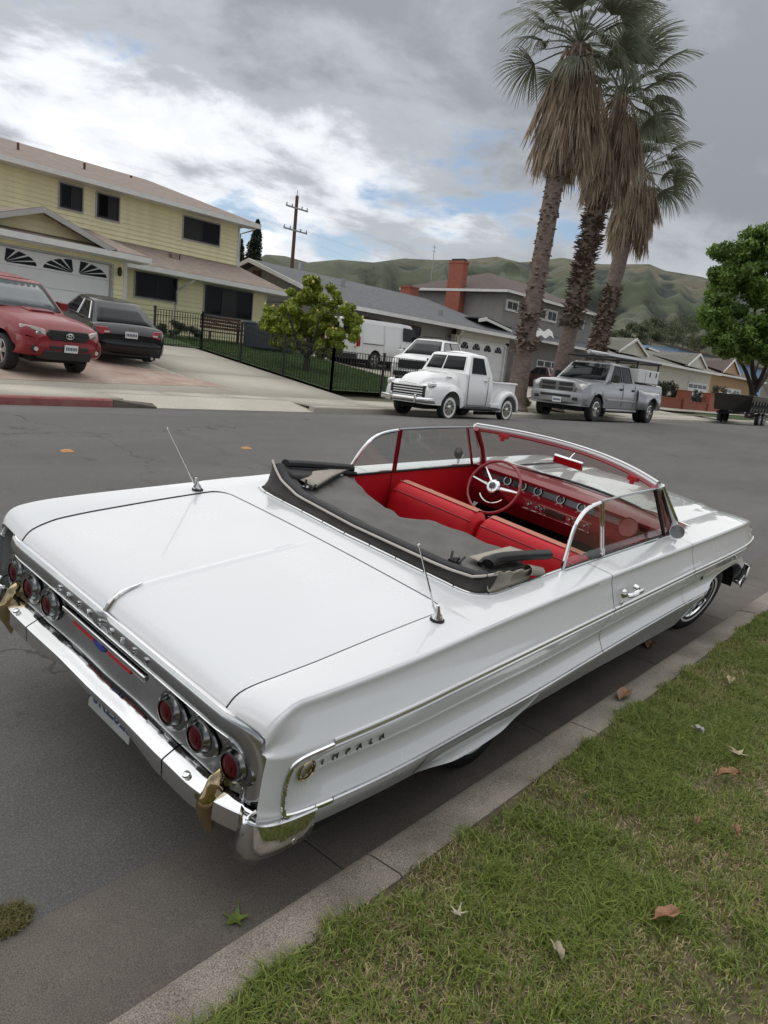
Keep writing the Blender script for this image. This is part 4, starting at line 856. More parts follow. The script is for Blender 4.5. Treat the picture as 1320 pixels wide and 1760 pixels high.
def garage_door(house, x0, x1, z0, z1, Y, nwin=4, rows=4, style='fan'):
    mb = MB(); mb.box(x0, x1, Y+.03, Y+.06, z0, z1); d = mb.build('garage_door', MT['garage'], house); h = (z1-z0)/rows
    for k in range(rows):
        mb = MB(); mb.box(x0+.005, x1-.005, Y, Y+.03, z0+k*h+.006, z0+(k+1)*h-.006); mb.build('door_panel', MT['garage'], d, bevel=.006)
    w = (x1-x0)/nwin; zt = z1-.05; zb = z1-h+.06
    for k in range(nwin):      # sunburst lights in the top row: mirrored in pairs
        a, b = x0+k*w+.10, x0+(k+1)*w-.10
        if style == 'fan':
            mid = k % 2 == 0; ox = b if k % 2 == 0 else a
            for j in range(4):
                t0, t1 = math.pi/2*j/4+.05, math.pi/2*(j+1)/4-.05; Hh, Ww = zt-zb, b-a; sg = -1 if k % 2 == 0 else 1
                q = [(ox+sg*.06*math.cos(t0), zb+.05*math.sin(t0)), (ox+sg*.06*math.cos(t1), zb+.05*math.sin(t1))]+[(ox+sg*Ww*math.cos(t), zb+Hh*math.sin(t)) for t in (t1, (t0+t1)/2, t0)]
                mb = MB(); mb.prism([(x, Y-.012, z) for x, z in q], (0, .01, 0)); mb.build('door_light', MT['pane'], d, smooth=0)
        elif style == 'arch':
            c = (a+b)/2; r = min((b-a)/2, (zt-zb))*.92
            for j in range(4):
                t0, t1 = math.pi*j/4+.06, math.pi*(j+1)/4-.06
                q = [(c+.14*r*math.cos(t0), zb+.14*r*math.sin(t0)), (c+.14*r*math.cos(t1), zb+.14*r*math.sin(t1))]+[(c+r*math.cos(t), zb+r*math.sin(t)) for t in (t1, (t0+t1)/2, t0)]
                mb = MB(); mb.prism([(x, Y-.012, z) for x, z in q], (0, .01, 0)); mb.build('door_light', MT['pane'], d, smooth=0)
        else:
            mb = MB(); mb.box(a, b, Y-.012, Y-.002, zb+.03, zt-.03); mb.build('door_light', MT['pane'], d)
    return d
def fascia(house, p, q, h=.2, t=.03, m='trimw', name='fascia'):
    p, q = np.asarray(p, float), np.asarray(q, float); d = q-p; n = np.array([d[1], -d[0], 0]); n /= np.linalg.norm(n)+1e-9
    mb = MB(); mb.prism([p, q, q-np.array([0, 0, h]), p-np.array([0, 0, h])], n*t); return mb.build(name, MT[m], house, smooth=0)
def pipe(house, pts, r, m, name): mb = MB(); mb.tube(pts, r, 8); return mb.build(name, MT[m], house)
# ---- yellow two-storey house
H = empty('yellow_house', 'pale yellow two-storey clapboard house with brown shingle roofs and white garage door', 'house', (0, 0, 0))
EX = .178
g1 = wall_y(H, 13.76, 14.22, 2.0, 4.24, 25, 4, MT['yellow'], EX); wall_y(H, 1.0, 14.22, 4.245, 4.55, 25, .2, MT['yellow'], EX*.86); wall_y(H, 1.0, 8.8, 2.0, 4.24, 25, 4, MT['yellow'], EX)
garage_door(H, 8.86, 13.73, 2.06, 4.22, 25.10)
mb = MB(); mb.box(13.73, 13.80, 24.94, 25.1, 2.04, 4.25); mb.box(8.8, 8.86, 24.94, 25.1, 2.04, 4.25); mb.box(8.86, 13.73, 24.96, 25.1, 4.22, 4.29); mb.build('garage_trim', MT['trimg'], H)
mb = MB(); mb.box(14.19, 14.25, 24.94, 25.0, 2.0, 4.5); mb.build('corner_board', MT['trimw'], H)
wall_y(H, 14.22, 22.4, 1.9, 4.46, 27, 4, MT['yellow'], EX); wall_y(H, 3.0, 22.2, 4.9, 7.42, 29, 9, MT['yellow'], EX)
mb = MB(); mb.box(22.17, 22.23, 28.93, 28.99, 5.4, 7.4); mb.build('corner_board', MT['trimw'], H)
mb = MB(); mb.box(22.37, 22.43, 26.93, 26.99, 1.9, 4.4); mb.build('corner_board', MT['trimw'], H)
for x0, x1, z0, z1, Y, n, pn in ((13.76, 14.62, 6.38, 7.23, 29, 2, ['pane', 'curtain']), (15.25, 16.15, 6.34, 7.22, 29, 2, ['pane', 'curtain']), (19.22, 21.08, 6.30, 7.19, 29, 2, ['curtain', 'pane']), (15.84, 17.68, 3.43, 4.34, 27, 2, ['pane', 'pane']), (19.08, 21.60, 3.12, 4.31, 27, 3, ['pane', 'curtain', 'pane'])):
    window_y(H, x0, x1, z0, z1, Y, MT['iron'], n, .05, pn)
    mb = MB(); mb.box(x0-.07, x1+.07, Y-.06, Y+.01, z0-.07, z0-.005); mb.box(x0-.07, x1+.07, Y-.06, Y+.01, z1+.005, z1+.07); mb.box(x0-.07, x0-.005, Y-.06, Y+.01, z0, z1); mb.box(x1+.005, x1+.07, Y-.06, Y+.01, z0, z1); mb.build('window_trim', MT['trimg'], H)
# roofs: garage lean, main lean, upper hip
roof_plane(H, [(0.5, 24.36, 4.66), (14.85, 24.36, 4.66), (14.85, 29.0, 5.80), (0.5, 29.0, 5.80)], MT['shingle'])
roof_plane(H, [(14.3, 26.26, 4.60), (23.1, 26.26, 4.60), (22.3, 29.05, 5.62), (14.3, 29.05, 5.62)], MT['shingle'])
roof_plane(H, [(23.1, 26.26, 4.60), (23.1, 34, 4.60), (22.25, 34, 5.62), (22.25, 29.05, 5.62)], MT['shingle'])
roof_plane(H, [(2.5, 28.3, 7.56), (22.85, 28.3, 7.56), (19.75, 33, 9.12), (5, 33, 9.12)], MT['shingle'], .12); roof_plane(H, [(22.85, 28.3, 7.56), (22.85, 38, 7.56), (19.75, 33, 9.12), (19.75, 33, 9.12)], MT['shingle'], .12); roof_plane(H, [(22.85, 38, 7.56), (2.5, 38, 7.56), (5, 33, 9.12), (19.75, 33, 9.12)], MT['shingle'], .12)
for p, q in (((.5, 24.35, 4.62), (14.86, 24.35, 4.62)), ((14.4, 26.25, 4.57), (23.1, 26.25, 4.57)), ((2.5, 28.28, 7.53), (22.86, 28.28, 7.53))): fascia(H, p, q, .19, .10)
mb = MB(); mb.box(.5, 14.8, 24.4, 25.0, 4.40, 4.43); mb.box(14.4, 23.0, 26.3, 27.0, 4.36, 4.39); mb.box(2.6, 22.8, 28.35, 29.0, 7.36, 7.39); mb.build('soffit', MT['trimw'], H)
# decorative gable over the garage
gx, gz = 11.03, 5.52
roof_plane(H, [(gx, 24.28, gz+.02), (13.55, 24.28, 4.69), (13.0, 27.2, 5.35), (gx, 27.2, gz+.02)], MT['shingle'], .06); roof_plane(H, [(8.5, 24.28, 4.69), (gx, 24.28, gz+.02), (gx, 27.2, gz+.02), (9.1, 27.2, 5.35)], MT['shingle'], .06)
mb = MB(); mb.prism([(gx, 24.25, gz), (13.5, 24.25, 4.68), (13.2, 24.25, 4.60), (gx, 24.25, gz-.17), (8.8, 24.25, 4.60), (8.55, 24.25, 4.68)], (0, .05, 0)); mb.build('barge_board', MT['trimg'], H, smooth=0)
mb = MB(); mb.prism([(8.9, 24.9, 4.75), (13.2, 24.9, 4.75), (gx, 24.9, gz-.05)], (0, .1, 0)); gw = mb.build('gable_wall', MT['yellow'], H, smooth=0)
for k in range(4):
    z = 4.80+k*.17; hw = 2.05*(1-(z+.1-4.75)/(gz-4.75))
    if hw > .2: me = board_mesh(2*hw, .17); me.materials.append(MT['yellow']); place(me, 'siding_board', None, gw, Matrix.Translation((gx-hw, 24.895, z)))
# fittings
pipe(H, [(22.62, 28.24, 7.35), (22.5, 28.5, 7.2), (22.28, 28.95, 7.05), (22.28, 28.95, 5.5)], .04, 'trimw', 'downspout')
d0 = atY(334, 482, 26.2); pipe(H, [d0, d0+np.array([-.08, .1, -.12]), atY(308, 497, 26.9), atY(303, 503, 26.92), (atY(303, 503, 26.92)[0], 26.92, 2.0)], .04, 'trimw', 'downspout')
pipe(H, [(14.28, 24.95, 4.4), (14.28, 24.95, 2.05)], .035, 'trimw', 'downspout')
lp = atY(206, 467, 24.85); mb = MB(); mb.lathe([(.03, .16), (.07, .10), (.08, -.06), (.05, -.14), (.01, -.16)], lp, (0, 0, 1), 10); mb.build('wall_lantern', MT['iron'], H)
for (x, y, Y, h) in ((31, 262, 30.6, .35), (145, 296, 30.4, .35), (225, 312, 32, .25)):
    p = atY(x, y, Y); pipe(H, [p-np.array([0, 0, .2]), p+np.array([0, 0, h])], .05, 'wood', 'roof_vent')
p = atY(299, 444, 28); mb = MB(); mb.box(p[0]-.14, p[0]+.14, 27.9, 28.2, p[2]-.2, p[2]+.22); mb.build('roof_vent', MT['shingle'], H); mb = MB(); mb.tube([atY(309, 452, 28), atY(309, 438, 28)], .03, 6); mb.build('roof_vent', MT['wood'], H)
# ---- grey single-storey house
H = empty('grey_house', 'low grey ranch house with grey shingle roof, white garage door of four arched lights', 'house', (0, 0, 0))
wall_y(H, 24.6, 35.2, 1.2, 4.25, 25.6, 9, MT['grey_wall']); wall_y(H, 35.2, 40.6, 3.72, 4.3, 25.0, .3, MT['cream']); wall_y(H, 34.75, 35.25, 1.2, 3.9, 25.0, .3, MT['cream']); wall_y(H, 40.22, 40.6, 1.2, 3.9, 25.0, 9, MT['grey_wall'])
garage_door(H, 35.3, 40.2, 1.5, 3.68, 25.1, 4, 4, 'arch')
mb = MB(); mb.box(35.22, 35.32, 24.95, 25.1, 1.5, 3.75); mb.box(40.18, 40.28, 24.95, 25.1, 1.5, 3.75); mb.box(35.32, 40.18, 24.95, 25.1, 3.68, 3.76); mb.build('garage_trim', MT['trimw'], H)
E2, R2, RY = 4.34, 6.30, 30.6
roof_plane(H, [(24.2, 24.3, E2), (41.0, 24.3, E2), (38.5, RY, R2), (24.2, RY, R2)], MT['shingle_g']); roof_plane(H, [(24.2, RY, R2), (38.5, RY, R2), (41.0, 37, E2), (24.2, 37, E2)], MT['shingle_g']); roof_plane(H, [(41.0, 24.3, E2), (41.0, 37, E2), (38.5, RY, R2), (38.5, RY, R2)], MT['shingle_g'])
mb = MB(); mb.prism([(24.75, 25.0, 4.3), (24.75, 36.2, 4.3), (24.75, RY, 6.15)], (.1, 0, 0)); mb.build('gable_wall', MT['grey_wall'], H, smooth=0)
for q in ((24.25, E2-.02), (36.95, E2-.02)):
    mb = MB(); mb.prism([(24.18, RY, R2+.02), (24.18, q[0], q[1]+.04), (24.18, q[0], q[1]-.14), (24.18, RY, R2-.18)], (-.06, 0, 0)); mb.build('barge_board', MT['trimw'], H, smooth=0)
mb = MB(); mb.box(24.66, 24.7, RY-.3, RY+.3, 5.45, 5.8); mb.build('gable_vent', MT['wood'], H)
fascia(H, (24.3, 24.28, E2-.01), (41.0, 24.28, E2-.01), .18, .10, 'trimw')
d0 = atY(800, 562, 24.3); pipe(H, [d0, d0+np.array([-.05, .15, -.3]), (34.9, 24.95, 3.75), (34.9, 24.95, 1.3)], .045, 'trimw', 'downspout')
for x0, x1 in ((27.6, 28.9), (30.6, 32.2)): window_y(H, x0, x1, 2.9, 4.0, 25.6, MT['wood'], 2, .06, ['pane'])
for x, y in ((703, 505),):
    p = atY(x, y, 31.4); mb = MB(); mb.box(p[0]-.45, p[0]+.45, 31.0, 31.8, 5.4, p[2]+.35); mb.box(p[0]-.5, p[0]+.5, 30.95, 31.85, p[2]+.35, p[2]+.45); mb.build('chimney', MT['brick'], H)
for x, y, Y in ((757, 540, 26.2), (590, 486, 28.5), (517, 459, 31), (588, 512, 27)):
    p = atY(x, y, Y); mb = MB(); mb.box(p[0]-.09, p[0]+.09, Y-.09, Y+.09, p[2]-.3, p[2]+.22); mb.build('roof_vent', MT['metal_g'], H)
# ---- grey two-storey house behind the palms
H = empty('grey_house', 'taupe two-storey house with dark hip roof and tall red brick chimney behind palms', 'house', (0, 0, 0))
mb = MB(); mb.box(42, 55, 26.7, 34.5, 1.0, 7.25); w = mb.build('wall', MT['taupe'], H)
for k in range(7):
    mb = MB(); y = 27.4+k*1.0; mb.box(41.985, 42.0, y-.02, y+.02, 4.6, 7.2); mb.build('batten', MT['grey_wall'], w)
HX0, HX1, HY0, HY1, HZ = 41.4, 55.6, 26.1, 35.1, 7.32
A, B, C_, D = (HX0, HY0, HZ), (HX1, HY0, HZ), (HX1, HY1, HZ), (HX0, HY1, HZ); r0, r1 = (45.6, 30.6, 9.0), (51.4, 30.6, 9.0)
for q in ([A, B, r1, r0], [B, C_, r1, r1], [C_, D, r0, r1], [D, A, r0, r0]): roof_plane(H, q, MT['shingle_d'])
for p, q in ((A, B), (D, A)): fascia(H, np.array(p)-[0, 0, .02], np.array(q)-[0, 0, .02], .16, .08, 'trimw')
mb = MB(); y0 = atX(800, 470, 41.7)[1]; y1 = atX(776, 470, 41.7)[1]; mb.box(41.35, 41.95, y0, y1, 4.5, 9.05); mb.box(41.32, 41.98, y0-.03, y1+.03, 8.95, 9.1); ch = mb.build('chimney', MT['brick'], H); mb = MB(); mb.box(41.45, 41.85, y0+.08, y1-.08, 9.1, 9.25); mb.build('chimney_cap', MT['iron'], ch)
for (xa, ya, xb, yb) in ((871, 513, 889, 538), (924, 527, 937, 552), (941, 531, 955, 556), (993, 545, 1002, 566)):
    a, b = atY(xa, ya, 26.65), atY(xb, yb, 26.65); window_y(H, a[0], b[0], b[2], a[2], 26.7, MT['trimw'], 2, .14, ['pane'])
mb = MB(); rp = [(41.2, 25.2, 4.55), (55.6, 25.2, 4.55), (55.0, 26.75, 5.15), (42.0, 26.75, 5.15)]; roof_plane(H, rp, MT['shingle_g']); fascia(H, (41.2, 25.18, 4.53), (55.6, 25.18, 4.53), .16, .08, 'trimw')
a, b = atY(838, 547, 25.0), atY(881, 566, 25.0); mb = MB(); mb.prism([(a[0], 25.0, a[2]+.05), (b[0], 25.0, b[2]), (b[0], 25.0, b[2]-.2), (a[0], 25.0, a[2]-.15), (a[0]-.8, 25, a[2]-.3), (a[0]-.8, 25, a[2]-.12)], (0, .08, 0)); mb.build('porch_barge', MT['trimw'], H, smooth=0)
roof_plane(H, [(a[0], 25.0, a[2]+.05), (b[0], 25.0, b[2]), (b[0], 26.7, b[2]), (a[0], 26.7, a[2]+.05)], MT['shingle_g'], .05)
a, b = atY(915, 566, 25.1), atY(950, 568, 25.1); mb = MB(); mb.grid([[(x, 25.12-.1*k, z+.10*math.sin(5*x)-.22*k) for k in (0, 1, 2)] for x, z in zip(np.linspace(a[0], b[0], 12), np.linspace(a[2], b[2], 12))]); mb.build('hanging_tarp', MT['trimw'], H, fix=False)
garage_door(H, 47.3, 51.6, 1.2, 3.3, 26.62, 4, 4, 'plain')
# ---- cream ranch house further along, tan house, blue house
def ranch(name, label, x0, x1, Y, zf, ze, m, roofm, gd=None, style='plain', ridge=1.6, rdep=6.5, gab=None):
    H = empty(name, label, 'house', (0, 0, 0)); dstart = x1 if gd is None else gd[0]
    wall_y(H, x0, x1, zf, ze, Y, 9, m)
    roof_plane(H, [(x0-.5, Y-.8, ze), (x1+.5, Y-.8, ze), (x1+.5, Y+rdep, ze+ridge), (x0-.5, Y+rdep, ze+ridge)], roofm); roof_plane(H, [(x0-.5, Y+rdep, ze+ridge), (x1+.5, Y+rdep, ze+ridge), (x1+.5, Y+2*rdep, ze), (x0-.5, Y+2*rdep, ze)], roofm)
    mb = MB(); mb.prism([(x0, Y, ze-.05), (x0, Y+2*rdep-1, ze-.05), (x0, Y+rdep, ze+ridge-.2)], (.1, 0, 0)); mb.build('gable_wall', m, H, smooth=0)
    fascia(H, (x0-.5, Y-.82, ze-.01), (x1+.5, Y-.82, ze-.01), .2, .1, 'trimw')
    mb = MB(); mb.prism([(x0-.52, Y+rdep, ze+ridge+.03), (x0-.52, Y-.85, ze+.02), (x0-.52, Y-.85, ze-.16), (x0-.52, Y+rdep, ze+ridge-.16)], (-.06, 0, 0)); mb.build('barge_board', MT['trimw'], H, smooth=0)
    if gd: garage_door(H, gd[0], gd[1], zf+.05, zf+2.2, Y-.07, 4, 4, style); mb = MB(); mb.box(gd[0]-.15, gd[0]-.01, Y-.09, Y, zf, zf+2.3); mb.box(gd[1]+.01, gd[1]+.15, Y-.09, Y, zf, zf+2.3); mb.box(gd[0]-.15, gd[1]+.15, Y-.09, Y, zf+2.21, zf+2.33); mb.build('garage_trim', MT['trimw'], H)
    for (gx, gw, gh) in gab or []:
        zb = ze+.25; roof_plane(H, [(gx, Y-1.0, zb+gh), (gx+gw, Y-1.0, zb), (gx+gw*.8, Y+3, zb+gh*.6), (gx, Y+3, zb+gh)], roofm, .06); roof_plane(H, [(gx-gw, Y-1.0, zb), (gx, Y-1.0, zb+gh), (gx, Y+3, zb+gh), (gx-gw*.8, Y+3, zb+gh*.6)], roofm, .06)
        mb = MB(); mb.prism([(gx, Y-1.02, zb+gh+.02), (gx+gw, Y-1.02, zb), (gx+gw, Y-1.02, zb-.16), (gx, Y-1.02, zb+gh-.2), (gx-gw, Y-1.02, zb-.16), (gx-gw, Y-1.02, zb)], (0, .05, 0)); mb.build('barge_board', MT['trimw'], H, smooth=0)
        mb = MB(); mb.prism([(gx-gw, Y-.8, zb-.1), (gx+gw, Y-.8, zb-.1), (gx, Y-.8, zb+gh-.1)], (0, .1, 0)); mb.build('gable_wall', m, H, smooth=0)
    return H
c4 = atY(1186, 641, 26)[0]; c4b = atY(1217, 646, 26)[0]; ze4 = atY(1158, 627, 25.2)[2]
H = ranch('cream_house', 'cream ranch house with olive shingle roof and two small gables beyond the brick wall', 57.5, 84.5, 26, 1.0, ze4, MT['cream'], MT['shingle_s'], (c4, c4b), 'plain', 1.9, 7, [(atY(1094, 593, 25)[0], 3.2, 1.25), (atY(1204, 613, 25)[0], 3.0, 1.3)])
window_y(H, 60.2, 62.2, 2.2, 3.5, 26, MT['trimw'], 2, .1, ['pane'])
x5 = atY(1222, 650, 27)[0]; H = ranch('tan_house', 'tan stucco house with dark roof and white garage door behind a parked white car', 86.5, 108, 27, 1.0, atY(1230, 640, 26.2)[2], MT['tanw'], MT['shingle_d'], (atY(1246, 655, 27)[0], atY(1274, 660, 27)[0]), 'fan', 2.2, 7, [(atY(1262, 626, 26)[0], 3.4, 1.6)])
H = empty('blue_house', 'pale blue two-storey house with brown roof rising behind the single-storey roofs', 'house', (0, 0, 0))
a, b = atY(1167, 597, 48), atY(1290, 614, 48); mb = MB(); mb.box(a[0], b[0]+14, 48, 60, 1, a[2]); mb.build('wall', MT['bluew'], H); roof_plane(H, [(a[0]-1, 47.2, a[2]), (b[0]+15, 47.2, a[2]), (b[0]+14, 54, a[2]+1.0), (a[0]-1, 54, a[2]+1.0)], MT['shingle_d'], .25); fascia(H, (a[0]-1, 47.15, a[2]-.02), (b[0]+15, 47.15, a[2]-.02), .3, .1, 'wood')
for x in (a[0]+20, a[0]+32): window_y(H, x, x+2.2, a[2]-3.2, a[2]-1.6, 48, MT['trimw'], 2, .15, ['pane'])
# ---- iron fence round the yard
F = empty('iron_fence', 'black iron picket fence running down the sloping yard edge', 'fence', (0, 0, 0))
def post_mesh(w, h): mb = MB(); mb.box(-w, w, -w, w, 0, h); mb.box(-w*1.25, w*1.25, -w*1.25, w*1.25, h, h+w); return mb.mesh('post', 0)
pk = MB().box(-.008, .008, -.008, .008, .06, 1.20).mesh('picket', 0); pk.materials.append(MT['iron']); pm = post_mesh(.03, 1.26); pm.materials.append(MT['iron'])
def fence_run(a, b, npost):
    L_ = math.hypot(b[0]-a[0], b[1]-a[1]); P = lambda t: np.array((a[0]+(b[0]-a[0])*t, a[1]+(b[1]-a[1])*t, land_z(a[0]+(b[0]-a[0])*t, a[1]+(b[1]-a[1])*t)))
    for k in range(npost+1): place(pm, 'post', None, F, Matrix.Translation(P(k/npost)))
    n = int(L_/.125)
    for k in range(1, n): place(pk, 'picket', None, F, Matrix.Translation(P(k/n)))
    for z in (.12, 1.02, 1.19):
        mb = MB(); mb.tube([P(t)+np.array([0, 0, z]) for t in np.linspace(0, 1, 12)], .014, 4, upv=(1, 1, 1)); mb.build('rail', MT['iron'], F)
fence_run((13.2, 21.25), (15.4, 21.8), 1); fence_run((15.4, 21.8), (15.4, 15.33), 3); fence_run((15.4, 15.33), (22.2, 15.36), 3)
# ---- brick wall with pillars
Wl = empty('brick_wall', 'low red brick garden wall with square brick pillars and iron railings', 'wall', (0, 0, 0))
def brick_run(name, x0, x1, y, z0, z1, th=.3):
    mb = MB(); mb.box(x0, x1, y, y+th, z0, z1); w = mb.build(name, MT['brick'], Wl); mb = MB(); mb.box(x0-.04, x1+.04, y-.04, y+th+.04, z1, z1+.06); mb.build('coping', MT['brick'], w)
yb = 18.3; xs_ = [atY(x, 690, yb)[0] for x in (1126, 1172, 1188, 1216, 1227, 1252)]
brick_run('wall_run', xs_[0], xs_[1], yb, .5, atY(1150, 684, yb)[2]); brick_run('pillar', xs_[1], xs_[2]-.6, yb-.15, .5, atY(1178, 672, yb)[2], .6); brick_run('wall_run', xs_[2]-.6, xs_[3], yb, .5, atY(1200, 693, yb)[2]); brick_run('pillar', xs_[3], xs_[4]-.5, yb-.15, .5, atY(1220, 677, yb)[2], .6); brick_run('wall_run', xs_[4]-.5, xs_[5], yb, .5, atY(1238, 695, yb)[2])
for x in np.arange(xs_[2]-.3, xs_[5], .28):
    if not xs_[3]-.1 < x < xs_[4]: mb = MB(); mb.box(x-.015, x+.015, yb+.12, yb+.15, .8, 2.0); mb.build('railing_bar', MT['iron'], Wl)
# ---- yard furniture
bx, by = atY(385, 575, 24.2)[0], 24.2; zb = land_z(bx, by)
Bn = empty('garden_bench', 'brown wooden garden bench against the yellow house behind the fence', 'bench', (bx, by, zb))
for k in range(4): mb = MB(); mb.box(-.95, .95, -.28+k*.13, -.17+k*.13, .40, .43); mb.build('seat_slat', MT['wood'], Bn)
for k in range(4): mb = MB(); mb.box(-.95, .95, .22, .25, .52+k*.13, .62+k*.13); mb.build('back_slat', MT['wood'], Bn)
for x in (-.88, .82):
    for y in (-.27, .20): mb = MB(); mb.box(x, x+.06, y, y+.06, 0, .40 if y < 0 else 1.0); mb.build('leg', MT['wood'], Bn)
    mb = MB(); mb.box(x, x+.06, -.28, .26, .58, .62); mb.build('armrest', MT['wood'], Bn)
MT['bin'] = mat('blue_grey_plastic', (.055, .068, .085), .5, var=.1, vscale=4)
for k, (px, lab) in enumerate(((441, 'blue-grey wheeled bin beside the garden bench'), (463, 'middle blue-grey wheeled bin between two other bins'), (487, 'blue-grey wheeled bin under the lemon tree'))):
    p = atY(px, 590, 23.3); e = empty('wheeled_bin', lab, 'bin', (p[0], 23.3, land_z(p[0], 23.3)), 0, 'bins along the yard')
    mb = MB(); mb.hexa([(-.33, -.33, .08), (.33, -.33, .08), (.33, .33, .08), (-.33, .33, .08), (-.40, -.40, 1.0), (.40, -.40, 1.0), (.40, .40, 1.0), (-.40, .40, 1.0)]); mb.build('bin_body', MT['bin'], e, bevel=.03)
    mb = MB(); mb.hexa([(-.42, -.43, 1.0), (.42, -.43, 1.0), (.42, .43, 1.0), (-.42, .43, 1.0), (-.38, -.36, 1.07), (.38, -.36, 1.07), (.38, .40, 1.10), (-.38, .40, 1.10)]); mb.build('lid', MT['bin'], e, bevel=.02)
    for x in (-.3, .3): mb = MB(); mb.lathe([(.11, -.03), (.12, 0), (.11, .03)], (x, .36, .12), (1, 0, 0), 14); mb.build('bin_wheel', MT['rubber'], e)
# ---- utility pole, wires, mast
PX, PYY = atY(502, 455, 50)[0], 50
U = empty('utility_pole', 'brown wooden utility pole with two crossarms and overhead wires', 'pole', (PX, PYY, 1.5))
zt = atY(512, 337, 50)[2]-1.5; mb = MB(); mb.tube([(0, 0, 0), (0, 0, zt)], [.19, .14], 10); mb.build('pole_shaft', MT['wood'], U)
pipe(U, [(0, 0, zt-.1), (0, 0, zt+.45)], .03, 'metal_g', 'pole_pin')
for y0, w in ((358, 1.25), (397, 1.35)):
    z = atY(508, y0, 50)[2]-1.5; mb = MB(); mb.box(-w, w, -.16, -.05, z-.06, z+.06); arm = mb.build('crossarm', MT['metal_g'], U)
    for x in (-w+.08, -w*.45, w*.45, w-.08): mb = MB(); mb.lathe([(.05, 0), (.07, .06), (.04, .12), (.06, .16), (.03, .22)], (x, -.1, z+.06), (0, 0, 1), 8); mb.build('insulator', MT['metal_g'], arm)
def wire(a, b, sag, r=.003):
    P = [lerp(a, b, t)-np.array([0, 0, sag*4*t*(1-t)]) for t in np.linspace(0, 1, 16)]; mb = MB(); mb.tube(P, r, 4, False); mb.build('wire', MT['iron'], U)
z1, z2 = atY(508, 358, 50)[2]-1.5+.25, atY(508, 397, 50)[2]-1.5+.25
for x in (-1.2, 1.2):
    wire((x, -.1, z1), (x-85, 3, z1+1), 1.6); wire((x, -.1, z1), (x+90, -6, z1-2), 1.8)
for x in (-1.25, 1.27):
    wire((x, -.1, z2), (x-85, 1, z2+.6), 1.2); wire((x, -.1, z2), (x+70, -16, z2-3.5), 1.0)
wire((.1, 0, z2-.6), (-17, -20, z2-5.2), .5); wire((.1, 0, z2-.6), (10, -20, z2-6), .5)
p = atY(742, 470, 36); m_ = empty('antenna_mast', 'thin rooftop television aerial mast against the hills', 'antenna', (p[0], 36, 5)); mb = MB(); mb.tube([(0, 0, 0), (0, 0, atY(743, 420, 36)[2]-5)], .025, 6); mb.build('mast', MT['metal_g'], m_)
zm = atY(743, 424, 36)[2]-5; mb = MB(); mb.tube([(-.35, 0, zm), (.35, 0, zm)], .015, 5); mb.tube([(-.25, 0, zm-.3), (.25, 0, zm-.3)], .015, 5); mb.build('aerial_rods', MT['metal_g'], m_)
